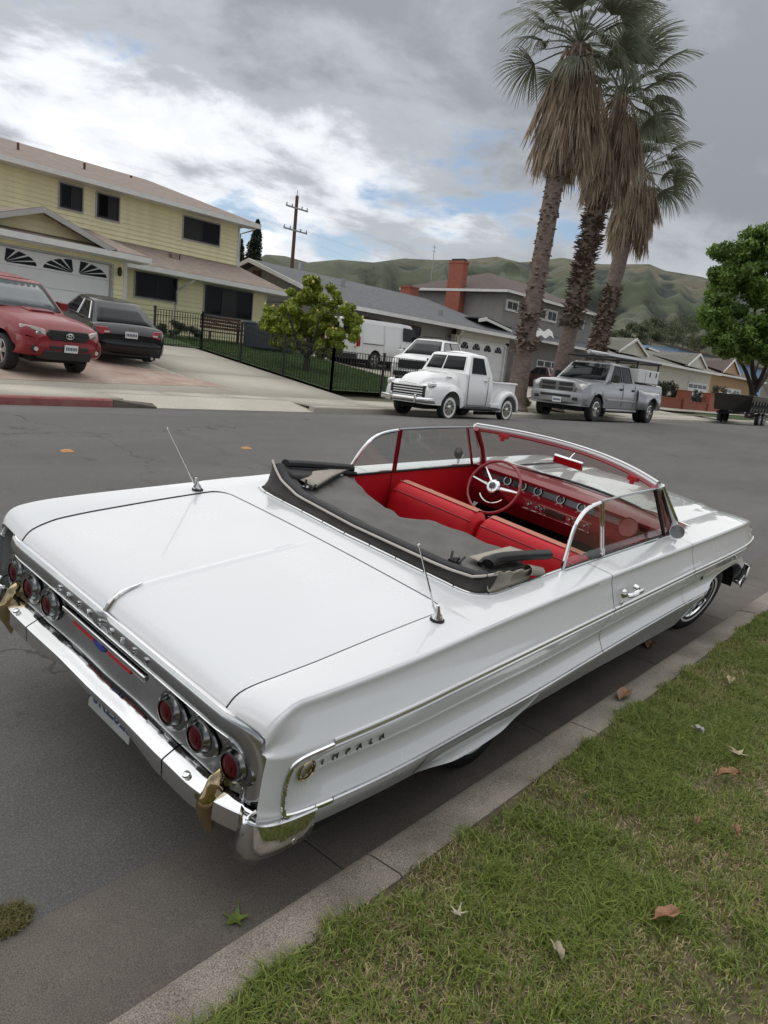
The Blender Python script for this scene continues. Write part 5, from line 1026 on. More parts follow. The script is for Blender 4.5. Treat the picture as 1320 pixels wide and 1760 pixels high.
# ================================================================== hills and plants
def fbm(x, y, s, o=4, seed=0):
    r = 0; a = .5
    for k in range(o): r = r+a*vnoise(x, y, s*2**k, seed+k); a *= .5
    return r
ridge_px = [(380, 470), (430, 452), (457, 437), (490, 440), (529, 451), (582, 446), (642, 451), (695, 444), (750, 447), (801, 446), (854, 441), (895, 451), (967, 443), (1033, 454), (1116, 454), (1142, 465), (1203, 475), (1260, 492), (1330, 505), (1420, 520)]
def hill():
    az, el = [], []
    for p in ridge_px:
        v = ray(*p); az.append(math.atan2(v[1], v[0])); el.append(v[2]/math.hypot(v[0], v[1]))
    az, el = np.array(az[::-1]), np.array(el[::-1]); A = np.linspace(az[0]-.35, az[-1]+1.0, 420); D = np.concatenate([np.linspace(260, 700, 26), np.linspace(720, 1500, 110), np.linspace(1530, 2100, 14)])
    E_ = np.interp(A, az, el); mb = MB(); rows = []
    for i, a in enumerate(A):
        d0 = 1400; top = E_[i]*d0+EYE; row = []
        X, Y = D*math.cos(a), D*math.sin(a); n = fbm(X, Y, 1/260, 5, 11); n2 = fbm(X, Y, 1/90, 4, 21); v = 1-np.abs(2*vnoise(np.full_like(D, a*1.0)*60, D*0, .45, 31)+.5*vnoise(X, Y, 1/130, 33)-1.2)
        t = np.clip((D-300)/1100, 0, 1); base = top*(t**1.35)
        relief = (n-.45)*150*np.sin(np.pi*np.clip(t, 0, 1))+(n2-.45)*60*np.sin(np.pi*t)+(v-.5)*30*np.sin(np.pi*t)
        z = base+relief; z = np.where(D > 1400, top-(D-1400)*.25, z); z = np.minimum(z, (E_[i]*.985)*D+EYE+np.where(D >= 1390, 40, 0)); z = np.where(D > 1400, np.minimum(z, E_[i]*1400+EYE), z)
        rows.append([(x, y, max(q, -2)) for x, y, q in zip(X, Y, z)])
    mb.grid(rows); o = mb.build('hills', MT['hill'], None, smooth=180, fix=False)
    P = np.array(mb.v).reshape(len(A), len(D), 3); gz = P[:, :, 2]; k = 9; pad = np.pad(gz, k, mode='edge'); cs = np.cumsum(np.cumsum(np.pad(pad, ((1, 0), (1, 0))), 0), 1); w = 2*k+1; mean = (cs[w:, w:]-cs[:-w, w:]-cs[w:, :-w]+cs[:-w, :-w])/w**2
    conc = np.clip((mean-gz)/9+.25, 0, 1)                     # scrub of the hollows and gullies, its dark tint also painting in their shade
    X, Y = P[:, :, 0], P[:, :, 1]; n1 = fbm(X, Y, 1/70, 5, 51); n3 = fbm(X, Y, 1/22, 3, 61); scrub_shade = np.clip((conc*1.1+n1*1.2+.35*n3-1.22)*4.5, 0, 1)[..., None]
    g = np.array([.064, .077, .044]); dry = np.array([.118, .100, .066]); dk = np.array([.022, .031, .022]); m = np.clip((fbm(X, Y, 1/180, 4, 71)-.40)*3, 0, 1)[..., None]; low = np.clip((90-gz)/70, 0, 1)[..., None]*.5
    T = (g*(1-m)+dry*m)*(1-low)+dry*low; T = T*(.8+.4*n3[..., None]); T = T*(1-scrub_shade)+dk*scrub_shade
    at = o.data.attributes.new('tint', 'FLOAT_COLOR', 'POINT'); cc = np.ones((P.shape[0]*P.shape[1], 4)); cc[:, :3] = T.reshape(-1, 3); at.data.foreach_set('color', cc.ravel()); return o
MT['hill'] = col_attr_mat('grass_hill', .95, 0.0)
t = MT['hill'].node_tree; b = t.nodes['Principled BSDF']; src = b.inputs['Base Color'].links[0].from_socket; c = N('ShaderNodeTexCoord', t); n = N('ShaderNodeTexNoise', t); n.inputs['Scale'].default_value = .035; n.inputs['Detail'].default_value = 9; n.inputs['Roughness'].default_value = .75; LK(c.outputs['Object'], n.inputs[0], t)
mx = N('ShaderNodeMix', t, data_type='RGBA', blend_type='MULTIPLY'); mx.inputs[0].default_value = 1; LK(src, mx.inputs[6], t); LK(ramp(n.outputs[0], [(.36, .45), (.46, .95), (.65, 1.25)], t, 'LINEAR'), mx.inputs[7], t); LK(mx.outputs[2], b.inputs['Base Color'], t)
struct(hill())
def leaf_cloud(name, centers, rad, n, size, a, b, parent, squash=.8, droop=0, curl=.0, shape='leaf'):
    """crown of single leaves gathered in clumps; every leaf its own tinted face pair"""
    centers = np.asarray(centers); k = rng.integers(0, len(centers), n); rad = np.broadcast_to(rad, len(centers))[k]
    d = rng.normal(size=(n, 3)); d /= np.linalg.norm(d, axis=1)[:, None]; r = rad*(rng.random(n)**.38); P = centers[k]+d*r[:, None]*np.array([1, 1, squash])
    u = rng.normal(size=(n, 3)); u[:, 2] -= droop; u /= np.linalg.norm(u, axis=1)[:, None]; w = np.cross(u, d+.6*rng.normal(size=(n, 3))); w /= np.linalg.norm(w, axis=1)[:, None]; nn = np.cross(u, w)
    s = (size*rng.uniform(.6, 1.35, n))[:, None]; V = np.empty((n, 4, 3)); V[:, 0] = P-u*s; V[:, 1] = P+w*s*.42+nn*s*.15; V[:, 2] = P+u*s; V[:, 3] = P-w*s*.42+nn*s*.15
    me = bpy.data.meshes.new(name); me.vertices.add(n*4); me.vertices.foreach_set('co', V.ravel()); me.loops.add(n*4); me.loops.foreach_set('vertex_index', np.arange(n*4, dtype=np.int32)); me.polygons.add(n); me.polygons.foreach_set('loop_start', (np.arange(n)*4).astype(np.int32)); me.update(calc_edges=True)
    m = rng.random((n, 1)); kt = (rng.random(len(centers))[k])[:, None]; T = (np.array(a)*(1-m)+np.array(b)*m)*(.75+.5*kt); at = me.attributes.new('tint', 'FLOAT_COLOR', 'POINT'); cc = np.ones((n, 4, 4)); cc[:, :, :3] = T[:, None, :]; at.data.foreach_set('color', cc.ravel())
    me.materials.append(MT['leaf']); o = bpy.data.objects.new(name, me); COL.objects.link(o); o.parent = parent; o['kind'] = 'stuff'; return o
MT['leaf'] = col_attr_mat('leaf', .45, .3); MT['bark'] = mat('grey_brown_bark', (.055, .042, .033), .9, col2=(.11, .085, .065), vscale=9, bump=.9, bscale=22, stretch=(1, 1, .3)); MT['bark_d'] = mat('dark_bark', (.022, .018, .015), .9, col2=(.05, .04, .034), vscale=6, bump=.9, bscale=16, stretch=(1, 1, .3))
def ball_centers(c, r, n, zs=1.0, shell=.45):
    out = []
    while len(out) < n:
        d = rng.uniform(-1, 1, 3); l = np.linalg.norm(d)
        if shell < l < 1: out.append(np.array(c)+d*np.array(r)*1.0)
    return out
# lemon tree in the yard
tp = ground(525, 640); cc = atY(535, 535, tp[1]); T = empty('lemon_tree', 'round green citrus tree dotted with yellow fruit behind the iron fence', 'tree', tuple(tp))
off = cc-tp
def limb(parent, pts, r, m='bark', name='trunk'): mb = MB(); mb.tube(spline(pts, 5), list(np.interp(np.linspace(0, 1, 5*(len(pts)-1)+1), np.linspace(0, 1, len(r)), r)), 9); return mb.build(name, MT[m], parent)
limb(T, [(0, 0, -.1), (.05, 0, .5), (off[0]*.5, 0, 1.2)], [.13, .10, .07], 'bark_d')
for dx, dy in ((-.9, .1), (.8, -.2), (.1, .7), (-.2, -.7)): limb(T, [(0, 0, .5), (dx*.5, dy*.5, 1.0), (dx, dy, 1.9)], [.07, .05, .02], 'bark_d', 'limb')
cen = []
for px_, py_, r_ in ((535, 488, .42), (513, 510, .5), (556, 508, .5), (535, 530, .8), (508, 535, .6), (560, 535, .6), (522, 552, .6), (490, 540, .55), (585, 545, .55), (470, 565, .38), (510, 568, .6), (555, 570, .65), (598, 572, .38), (540, 592, .4), (495, 585, .35), (575, 596, .28), (462, 548, .25), (607, 550, .25), (520, 598, .45), (558, 598, .42), (482, 582, .35), (540, 560, .6)):
    q_ = beside(px_, py_, tp)-tp; cen += [q_+d for d in ball_centers((0, 0, 0), (r_, r_*1.25, r_*.8), int(4+9*r_), shell=.15)]
leaf_cloud('crown', cen, .19, 30000, .075, (.12, .185, .018), (.40, .43, .06), T)
MT['lemon'] = mat('yellow_fruit', (.62, .52, .10), .5)
lem = MB().ball((0, 0, 0), .045, 8, 6, (1, 1, 1.2)).mesh('fruit'); lem.materials.append(MT['lemon'])
for k in range(45): c = cen[rng.integers(len(cen))]+rng.normal(size=3)*.13; place(lem, 'fruit', None, T, Matrix.Translation(c))
# street tree on the right
Y_T = 14.3; tb = atY(1293, 690, Y_T); tb[2] = land_z(tb[0], Y_T); cc = atY(1300, 492, Y_T)-tb; T = empty('street_tree', 'broad bright green street tree with dark forked trunk behind the black trailer', 'tree', tuple(tb))
limb(T, [(0, 0, -.2), (.1, 0, 1.2), (.0, 0, 2.4), cc*.45, cc*.95], [.34, .26, .22, .14, .05], 'bark_d')
for P in ([(0, 0, 1.6), (-1.6, .4, 3.2), (-3.0, 1.2, 4.6)], [(0, 0, 1.8), (1.2, -.3, 3.2), (2.6, -.4, 5.0)], [(0, 0, 1.2), (.9, .5, 2.2), (2.0, .6, 4.2)], [(0, 0, 2.0), (-.8, -.6, 3.6), (-1.6, -1.0, 6.2)]): limb(T, P, [.17, .13, .05], 'bark_d', 'limb')
cen = []
for px_, py_, r_ in ((1300, 408, 1.0), (1268, 428, .8), (1318, 440, 1.2), (1290, 462, 1.2), (1243, 478, .8), (1320, 500, 1.5), (1262, 505, 1.1), (1228, 520, .9), (1214, 548, .65), (1248, 545, 1.0), (1290, 545, 1.4), (1238, 574, .7), (1272, 585, .8), (1325, 570, 1.2), (1350, 430, 1.6), (1360, 520, 1.8), (1238, 432, .35), (1350, 590, 1.1), (1290, 598, .9), (1322, 612, .9), (1245, 598, .6), (1300, 500, 1.3), (1275, 470, 1.0)):
    q_ = beside(px_, py_, tb+cc)-tb; cen += [q_+np.array((FWD[0], FWD[1], 0))*rng.uniform(-1.2, 1.2)+d for d in ball_centers((0, 0, 0), (r_, r_*1.1, r_*.8), int(4+6*r_), shell=.2)]
leaf_cloud('crown', cen, .55, 38000, .15, (.055, .115, .016), (.19, .29, .05), T)
# cypresses behind the yellow house
for px, yt, yb_, r, lab in ((444, 377, 450, .95, 'tall slim dark cypress behind the yellow house roof'), (415, 411, 450, .9, 'shorter dark cypress tucked beside the yellow house corner')):
    top = atY(px, yt, 37); T = empty('cypress_tree', lab, 'tree', (top[0]-.5, 37, 2.0)); h = top[2]-2; limb(T, [(0, 0, 0), (.5*.5, 0, h*.5), (.5, 0, h*.95)], [.16, .1, .03], 'bark_d')
    cen = [np.array((.5*t+rng.normal()*.25*r*(1-t)**.6, rng.normal()*.3*r*(1-t)**.6, h*t)) for t in np.linspace(.1, .985, 60)]; leaf_cloud('crown', cen, [max(.06, r*(1-t)**.62) for t in np.linspace(.1, .985, 60)], 16000, .09, (.008, .016, .008), (.022, .038, .014), T, 1.2)
# woods behind the cream house: each tree on its own
k = 0
for px, py, Y, r, lab in ((1062, 585, 62, 2.6, 'grey-green tree left of the far tree group, over the cream roof'), (1092, 577, 66, 3.2, 'olive tree in the middle of the far tree group'), (1122, 570, 70, 3.8, 'tall pale olive tree in the far tree group'), (1150, 572, 74, 4.2, 'tallest drab eucalyptus in the far tree group'), (1178, 566, 80, 4.8, 'brownish eucalyptus at the end of the far tree group'), (1196, 590, 84, 3.4, 'low tree beside the blue house')):
    c = atY(px, py, Y); T = empty('background_tree', lab, 'tree', (c[0], Y, 1.0), 0, 'trees beyond the cream house'); off = c-np.array([c[0], Y, 1.0]); limb(T, [(0, 0, 0), off*.5, off*.9], [.3, .2, .08]); cen = ball_centers(off, (r*1.1, r, r*.8), 34, shell=.25); leaf_cloud('crown', cen, r*.30, 4200, .22, (.050, .068, .028), (.13, .14, .065), T); k += 1
# shrubs
for px, py, Y, r, h, n, lab, col in ((1085, 645, 24.5, 1.0, .9, 2600, 'clipped green shrub above the silver pickup by the cream house', ((.03, .06, .012), (.07, .11, .02))), (1135, 672, 19.3, .8, .9, 2200, 'dark rose bush behind the brick wall beside the pickup', ((.018, .026, .012), (.06, .065, .03))), (1153, 673, 19.4, .85, .9, 2200, 'straggly dark bush behind the brick wall', ((.018, .026, .012), (.06, .06, .03))), (1200, 683, 19.6, .7, .7, 1500, 'small dark bush between the brick pillars', ((.018, .026, .012), (.05, .05, .03))), (905, 690, 14.0, .25, .25, 500, 'yellow-green weeds at the foot of the palms', ((.12, .12, .03), (.2, .19, .05))), (1236, 676, 20.0, .9, .8, 1500, 'dark shrub beside the white parked car', ((.02, .03, .012), (.05, .06, .03)))):
    c = atY(px, py, Y); T = empty('shrub', lab, 'shrub', (c[0], Y, land_z(c[0], Y))); off = np.array((0, 0, max(.15, c[2]-land_z(c[0], Y)))); limb(T, [(0, 0, 0), off*.6], [.05, .02], 'bark_d', 'stem'); leaf_cloud('foliage', ball_centers(off, (r, r*.7, h*.8), 20, shell=.1), r*.32, n, .07 if r > .3 else .04, *col, T)
# potted plants by the yellow house
for px, lab in ((292, 'low dark plant in the flower bed at the fence corner'), (325, 'larger dark plant in the flower bed under the yellow house window')):
    c = atY(px, 588, 24.0); T = empty('shrub', lab, 'shrub', (c[0], 24.0, land_z(c[0], 24.0))); limb(T, [(0, 0, 0), (0, 0, .3)], [.03, .02], 'bark_d', 'stem'); leaf_cloud('foliage', ball_centers((0, 0, .35), (.5, .3, .3), 10, shell=0), .16, 700, .06, (.015, .03, .012), (.05, .07, .03), T)
# yard grass
yx = rng.uniform(15.5, 22.2, 42000); yy = rng.uniform(15.45, 24.5, 42000)
def yard():
    zz_ = np.array([land_z(a, b)+.03 for a, b in zip(yx[:42000], yy[:42000])]); m = rng.random((42000, 1)); T = np.array([.045, .09, .018])*(1-m)+np.array([.10, .16, .04])*m
    return blades('yard_grass', np.c_[yx, yy], zz_, np.full(42000, .07), .006, T, .7, 'deep green lawn inside the iron fence')
yard()
tuft('gutter_weed', (.80, 1.985, .02), 1500, .085, .03, 'mossy clump of weeds on the gutter seam behind the convertible')
# ------------------------------------------------------------------ palms
MT['frond'] = leaf_mat('palm_leaf', (.095, .112, .065), (.25, .265, .185), 1.5, .35); MT['dead'] = leaf_mat('dead_palm_leaf', (.22, .165, .115), (.62, .50, .37), 1.7, .25, .8); MT['petiole'] = mat('palm_stem', (.10, .10, .04), .6, col2=(.16, .12, .06), vscale=3); MT['palm_bark'] = mat('palm_bark', (.11, .08, .066), .95, col2=(.22, .165, .14), vscale=5, detail=9, bump=1.0, bscale=9, stretch=(1, 1, 2.2)); MT['boot'] = mat('palm_boot', (.065, .042, .032), .95, col2=(.20, .15, .11), vscale=4)
def fan_mesh(seed, stem=1.1, R=1.15, nseg=38, spread=2.6, dead=False):
    """fan palm leaf, stem along +X from the origin, blades drooping at the tips"""
    r = random.Random(seed); mb = MB(); k = len(mb.v)
    mb.tube([(0, 0, 0), (stem*.5, 0, .06), (stem, 0, .0)], [.03, .022, .012], 5)
    for i in range(nseg):
        a = -spread/2*1+spread*i/(nseg-1); a += r.uniform(-.03, .03); L_ = R*(.75+.25*math.cos(a))*r.uniform(.85, 1.08); w = .0155
        px_ = []
        for t in (0, .35, .65, .85, 1.0):
            q = L_*t; z = .05*math.sin(t*3)-(.55 if not dead else .2)*max(0, t-.45)**1.6*L_*1.7+.04*abs(math.sin(a*9)); px_.append(np.array((stem+q*math.cos(a)*(1-.10*max(0, t-.5)), q*math.sin(a), z)))
        n_ = np.array((-math.sin(a), math.cos(a), 0)); ws = (.008, w*1.2, w, w*.6, .002); o = len(mb.v)
        for p, ww in zip(px_, ws): mb.v += [tuple(p-n_*ww+np.array([0, 0, .012])), tuple(p+n_*ww)]
        for j in range(4): mb.f.append((o+2*j, o+2*j+1, o+2*j+3, o+2*j+2))
    me = mb.mesh('frond', 0, False); return me
def dead_mesh(seed, L_=1.9):
    """dry folded fan hanging straight down from the origin along -Z"""
    r = random.Random(seed); mb = MB(); mb.tube([(0, 0, 0), (.12, 0, -.25), (.16, 0, -L_*.42)], [.022, .018, .010], 4)
    for i in range(26):
        a = -1+2*i/25; l = L_*r.uniform(.42, .62); x0, y0 = .16, a*.05; sp = a*r.uniform(.14, .30); o = len(mb.v); w = r.uniform(.012, .024)
        yaw = r.uniform(0, 3.14); n_ = np.array((math.cos(yaw), math.sin(yaw), 0))*w; bx_ = r.uniform(-.10, .12)
        for t, ww in ((0, .4), (.4, 1.1), (.75, .8), (1, .15)):
            p = np.array((x0+bx_*t*t, y0+sp*(t**.8), -L_*.42-l*t+.03*math.sin(t*6+i))); mb.v += [tuple(p-n_*ww), tuple(p+n_*ww)]
        for j in range(3): mb.f.append((o+2*j, o+2*j+1, o+2*j+3, o+2*j+2))
    return mb.mesh('dead_frond', 0, False)
FAN = [fan_mesh(s) for s in range(4)]; DEAD = [dead_mesh(s) for s in range(5)]
for f in FAN: f.materials.append(MT['frond'])
for f in DEAD: f.materials.append(MT['dead'])
def palm(label, base, top, r_base, r_top, skirt_bottom, skirt_r, boots, nlive, seed, scale=1.0, nd=95, dirs=None):
    r = random.Random(seed); base, top = np.array(base, float), np.array(top, float); off = top-base; T = empty('palm_tree', label, 'tree', tuple(base), 0, 'fan palms on the verge')
    pts = [np.zeros(3), off*.15+np.array([.0, 0, .0]), off*.5, off]; mb = MB(); S = spline(pts, 12); n = len(S); rad = []
    for i in range(n): t = i/(n-1); rad.append((r_base+(r_top-r_base)*min(1, t*2.2)**.6+.12*max(0, 1-t*14))*(1+.02*math.sin(i*2.7)))
    mb.tube(S, rad, 16); mb.build('trunk', MT['palm_bark'], T, smooth=60)
    at_z = lambda z: lerp(np.zeros(3), off, z/off[2])
    # persistent leaf bases
    mb = MB()
    for z0, z1, dens, ln in boots:
        for k in range(int(dens)):
            z = r.uniform(z0, z1); a = r.uniform(0, 6.283); p = at_z(z); rr = r_base+(r_top-r_base)*min(1, z/off[2]*2.2)**.6; d = np.array((math.cos(a), math.sin(a), 0)); s_ = np.array((-d[1], d[0], 0)); l = ln*r.uniform(.5, 1.2); up = r.uniform(-.5, .9); tip = p+d*(rr+l)+np.array([0, 0, l*up]); w = .075
            b0 = p+d*(rr-.03); mb.add([b0-s_*w, b0+s_*w, b0+np.array([0, 0, .08])+s_*w*.6, b0+np.array([0, 0, .08])-s_*w*.6, tip-s_*w*.5, tip+s_*w*.5], [(0, 1, 5, 4), (1, 2, 5), (2, 3, 4, 5), (3, 0, 4)])
    if mb.v: o = mb.build('leaf_bases', MT['boot'], T, smooth=0); o['kind'] = 'stuff'
    # skirt of dead fronds
    zt, zb = off[2]+.12, skirt_bottom-base[2]
    for k in range(nd):
        t = (k+r.random())/nd; z = zt-(zt-zb-1.6*scale)*t; a = r.uniform(0, 6.283); p = at_z(z); fl = skirt_r*(.18+.62*math.sin(math.pi*min(1, .18+t*.62)))*r.uniform(.55, 1.1)
        d = np.array((math.cos(a), math.sin(a), 0)); q = p+d*fl*.55; tilt = r.uniform(-.05, .30)*(1-t*.5); sc = scale*r.uniform(.8, 1.15)
        place(r.choice(DEAD), 'dead_frond', None, T, Matrix.Translation(q) @ Matrix.Rotation(a, 4, 'Z') @ Matrix.Rotation(-tilt, 4, 'Y') @ Matrix.Rotation(r.uniform(-.3, .3), 4, 'Z') @ Matrix.Scale(sc, 4))
    # green crown
    for k in range(nlive):
        a = k*2.39996+r.uniform(-.3, .3); el = (1.25-1.75*(k/nlive)**.85)+r.uniform(-.12, .12); p = at_z(off[2]-.1+.25*(1-k/nlive)); sc = scale*r.uniform(.85, 1.12)
        place(r.choice(FAN), 'frond', None, T, Matrix.Translation(p) @ Matrix.Rotation(a, 4, 'Z') @ Matrix.Rotation(-el, 4, 'Y') @ Matrix.Rotation(r.uniform(-.5, .5), 4, 'X') @ Matrix.Scale(sc, 4))
    return T
def pp(px, py, Y): return atY(px, py, Y)
b1 = pp(884, 697, 13.5); b1[2] = land_z(b1[0], 13.5); t1 = pp(996, 78, 13.5)
palm('tallest fan palm with thick brown skirt beside the white vintage pickup', b1, t1, .43, .30, pp(948, 300, 13.5)[2], 1.22, [(2.0, 3.6, 90, .22), (3.6, 8.0, 150, .07)], 34, 1, 1.26, 150)
b2 = pp(950, 700, 13.7); b2[2] = land_z(b2[0], 13.7); t2 = pp(1068, 165, 13.7)
palm('middle fan palm with a bulging ragged trunk beside the silver pickup', b2, t2, .42, .30, pp(1035, 345, 13.7)[2], 1.25, [(3.2, 8.2, 650, .26)], 30, 2, 1.22, 140)
b3 = pp(1008, 660, 15.2); b3[2] = land_z(b3[0], 15.2); t3 = pp(1103, 295, 15.2)
palm('shortest fan palm standing behind the silver pickup', b3, t3, .44, .34, pp(1075, 432, 15.2)[2], 1.25, [(2.0, 5.6, 520, .20)], 28, 3, 1.2, 120)
# fallen leaves, each its own
def dry_leaf(px, py, z, size, col, lab, kind='oval', rot=0, name='fallen_leaf'):
    v = ray(px, py); p = C0+v*((z-EYE)/v[2]); r = random.Random(int(px)); mb = MB(); pts = []
    if kind == 'maple':
        for k in range(15):
            a = k*2*math.pi/15; rr = size*(1 if k % 3 == 0 else (.38 if k % 3 == 1 else .42)); pts.append((rr*math.cos(a), rr*math.sin(a), .012*r.random()+(.01 if k % 3 == 0 else 0)))
    else:
        for k in range(12):
            a = k*2*math.pi/12; pts.append((size*math.cos(a), size*.42*math.sin(a)*(1+.15*r.random()), .012*abs(math.sin(a*2))+.018*abs(math.sin(a))))
    mb.v = [(0, 0, .004)]+pts; n = len(pts); mb.f = [(0, i+1, (i+1) % n+1) for i in range(n)]
    o = mb.build('blade', mat('leaf_tint', col, .7, var=.25, vscale=30), None, smooth=0, fix=False, solid=.001); e = empty(name, lab, 'leaf', tuple(p+np.array([0, 0, .004])), rot); o.parent = e
    mb = MB(); mb.tube([(size*.9, 0, .004), (size*1.5, size*.1, .006)], .0018, 4); mb.build('leaf_stalk', o.data.materials[0], e)
dry_leaf(404, 1582, .01, .052, (.10, .15, .02), 'green lobed maple leaf lying in the gutter against the kerb', 'maple', .7)
dry_leaf(1117, 1110, .012, .085, (.20, .105, .055), 'large tan dry leaf under the sill of the convertible', 'oval', .2)
dry_leaf(1072, 1196, .14, .08, (.24, .13, .07), 'tan dry leaf lying on the kerb edge', 'oval', .1)
dry_leaf(1253, 1333, .16, .055, (.25, .135, .06), 'brown curled leaf on the lawn by the pale lobed leaf', 'oval', 2.5); dry_leaf(1268, 1297, .16, .05, (.36, .29, .18), 'pale straw lobed leaf on the lawn', 'maple', 1.0)
dry_leaf(1147, 1577, .16, .05, (.30, .16, .09), 'long reddish-tan leaf on the lawn', 'oval', 2.6); dry_leaf(1264, 1431, .16, .026, (.32, .17, .10), 'small orange-brown leaf on the lawn beside another', 'oval', .5); dry_leaf(1196, 1416, .16, .024, (.30, .16, .10), 'tiny tan leaf on the lawn beside another', 'oval', .3)
dry_leaf(786, 1572, .16, .03, (.42, .38, .28), 'pale bleached leaf scrap on the lawn near the kerb', 'maple', .3); dry_leaf(958, 1640, .16, .03, (.40, .34, .24), 'pale curled leaf scrap low on the lawn', 'oval', .9); dry_leaf(1200, 1257, .16, .03, (.46, .44, .38), 'small whitish leaf on the lawn', 'oval', 1.2); dry_leaf(1255, 1172, .16, .05, (.34, .28, .16), 'straw coloured leaf on the far lawn', 'oval', .2)
# reflective road markers
for px, py, lab in ((115, 776, 'orange road marker nearer the parked convertible tail'), (423, 771, 'orange road marker beyond the convertible cabin')):
    p = ground(px, py); e = empty('road_marker', lab, 'road marker', tuple(p)); mb = MB(); mb.hexa([(-.06, -.06, 0), (.06, -.06, 0), (.06, .06, 0), (-.06, .06, 0), (-.04, -.03, .022), (.04, -.03, .022), (.04, .03, .022), (-.04, .03, .022)]); mb.build('marker_body', mat('orange_marker', (.45, .22, .06), .5), e)
# ================================================================== other vehicles (local frame: X forward, Y left, rear axle at X=0, ground at Z=0)
MT.update(
 v_white=mat('truck_white', (.80, .80, .785), .3, coat=.6), v_silver=mat('silver_paint', (.34, .35, .36), .35, .5, coat=.7), v_red=mat('red_paint', (.21, .010, .014), .35, coat=.3, spec=.35, var=.04, vscale=2), v_black=mat('black_paint', (.005, .005, .006), .2, coat=.35, spec=.3), v_dred=mat('maroon_paint', (.05, .012, .014), .3, coat=.6),
 vglass=mat('car_glass', (.010, .012, .013), .08, spec=.18), lglass=mat('pale_car_glass', (.10, .115, .115), .06, spec=.9), lamp=mat('lamp_glass', (.62, .62, .58), .12, .2, coat=.6), amber=mat('amber_lens', (.5, .18, .02), .2), redlamp=mat('tail_red', (.32, .012, .016), .2, coat=.6), plastic=mat('black_plastic', (.02, .02, .021), .6), alloy=mat('alloy', (.48, .48, .48), .28, .9), steel=mat('steel_box', (.66, .66, .65), .4, var=.04, vscale=3))
def vmat(loc, heading, pitch=0, scale=1, roll=0): return Matrix.Translation(loc) @ Matrix.Rotation(math.radians(heading), 4, 'Z') @ Matrix.Rotation(math.radians(-pitch), 4, 'Y') @ Matrix.Rotation(math.radians(roll), 4, 'X') @ Matrix.Scale(scale, 4)
def vwheel(root, x, y, R, W, s, style='alloy', rim=None, steer=0):
    e = bpy.data.objects.new('wheel', None); COL.objects.link(e); e.parent = root; e.matrix_local = Matrix.Translation((x, y, R)) @ Matrix.Rotation(math.radians(steer), 4, 'Z'); h = W/2; rim = rim or R*.62
    mb = MB(); mb.lathe([(rim, -h*.8), (R*.85, -h), (R*.96, -h*.9), (R, -h*.5), (R, h*.5), (R*.96, h*.9), (R*.85, h), (rim, h*.8)], (0, 0, 0), (0, 1, 0), 28, cap=False); mb.build('tyre', MT['rubber'], e, smooth=50)
    if style == 'white': mb = MB(); mb.lathe([(rim*1.02, s*h*.88), (rim*1.10, s*(h*.98)), (rim*1.28, s*(h*1.01))], (0, 0, 0), (0, 1, 0), 28, cap=False); mb.build('white_wall', MT['white_wall'], e)
    mt = MT['chrome'] if style in ('white', 'dually') else MT['alloy']
    mb = MB(); mb.lathe([(rim*1.02, s*h*.85), (rim*.95, s*h*.85), (rim*.90, s*h*.4), (.001, s*h*.38)], (0, 0, 0), (0, 1, 0), 28, cap=False); mb.build('rim', MT['plastic'] if style == 'alloy' else mt, e)
    mb = MB(); n = {'alloy': 5, 'white': 8, 'dually': 8}.get(style, 5)
    for k in range(n):
        a = k*2*math.pi/n+.3; b = .26 if n == 5 else .14
        mb.add([(rim*.12*math.cos(a-1), s*h*.75, rim*.12*math.sin(a-1)), (rim*.12*math.cos(a+1), s*h*.75, rim*.12*math.sin(a+1)), (rim*.97*math.cos(a+b), s*h*.80, rim*.97*math.sin(a+b)), (rim*.97*math.cos(a-b), s*h*.80, rim*.97*math.sin(a-b))], [(0, 1, 2, 3)])
    mb.build('spokes', mt, e, smooth=0, fix=False, solid=.02)
    mb = MB(); mb.lathe([(rim*.30, s*h*.5), (rim*.26, s*h*.95), (rim*.1, s*h*1.0), (.001, s*h*1.0)], (0, 0, 0), (0, 1, 0), 16); mb.build('hub', mt, e)
    mb = MB(); mb.lathe([(rim*1.0, s*h*.82), (rim*1.05, s*h*.88), (rim*.96, s*h*.9)], (0, 0, 0), (0, 1, 0), 28, cap=False); mb.build('rim_lip', mt, e)
    return e
def shell(root, name, xs, sec, m, smooth=50, caps=True):
    """left/right mirrored lower body from half sections (y, z) running sill -> centre line"""
    rows = []
    for x in xs:
        h = sec(x); rows.append([(x, -y, z) for y, z in h]+[(x, y, z) for y, z in h[::-1][1:]])
    mb = MB(); mb.grid(rows)
    if caps: mb.add(rows[0], [tuple(range(len(rows[0])))]); mb.add(rows[-1], [tuple(range(len(rows[0])))[::-1]])
    return mb.build(name, m, root, smooth=smooth, fix=True)
def arch_z(x, arches, zb):
    for xc, zc_, r in arches:
        if abs(x-xc) < r: return max(zb, zc_+math.sqrt(r*r-(x-xc)**2))
    return zb
def xs_arch(x0, x1, arches, n=24):
    s = list(np.linspace(x0, x1, n))
    for xc, _, r in arches: s += [xc+r*math.sin(a) for a in np.linspace(-math.pi/2, math.pi/2, 17)]+[xc-r-.004, xc+r+.004]
    return sorted(x for x in set(s) if x0 <= x <= x1)
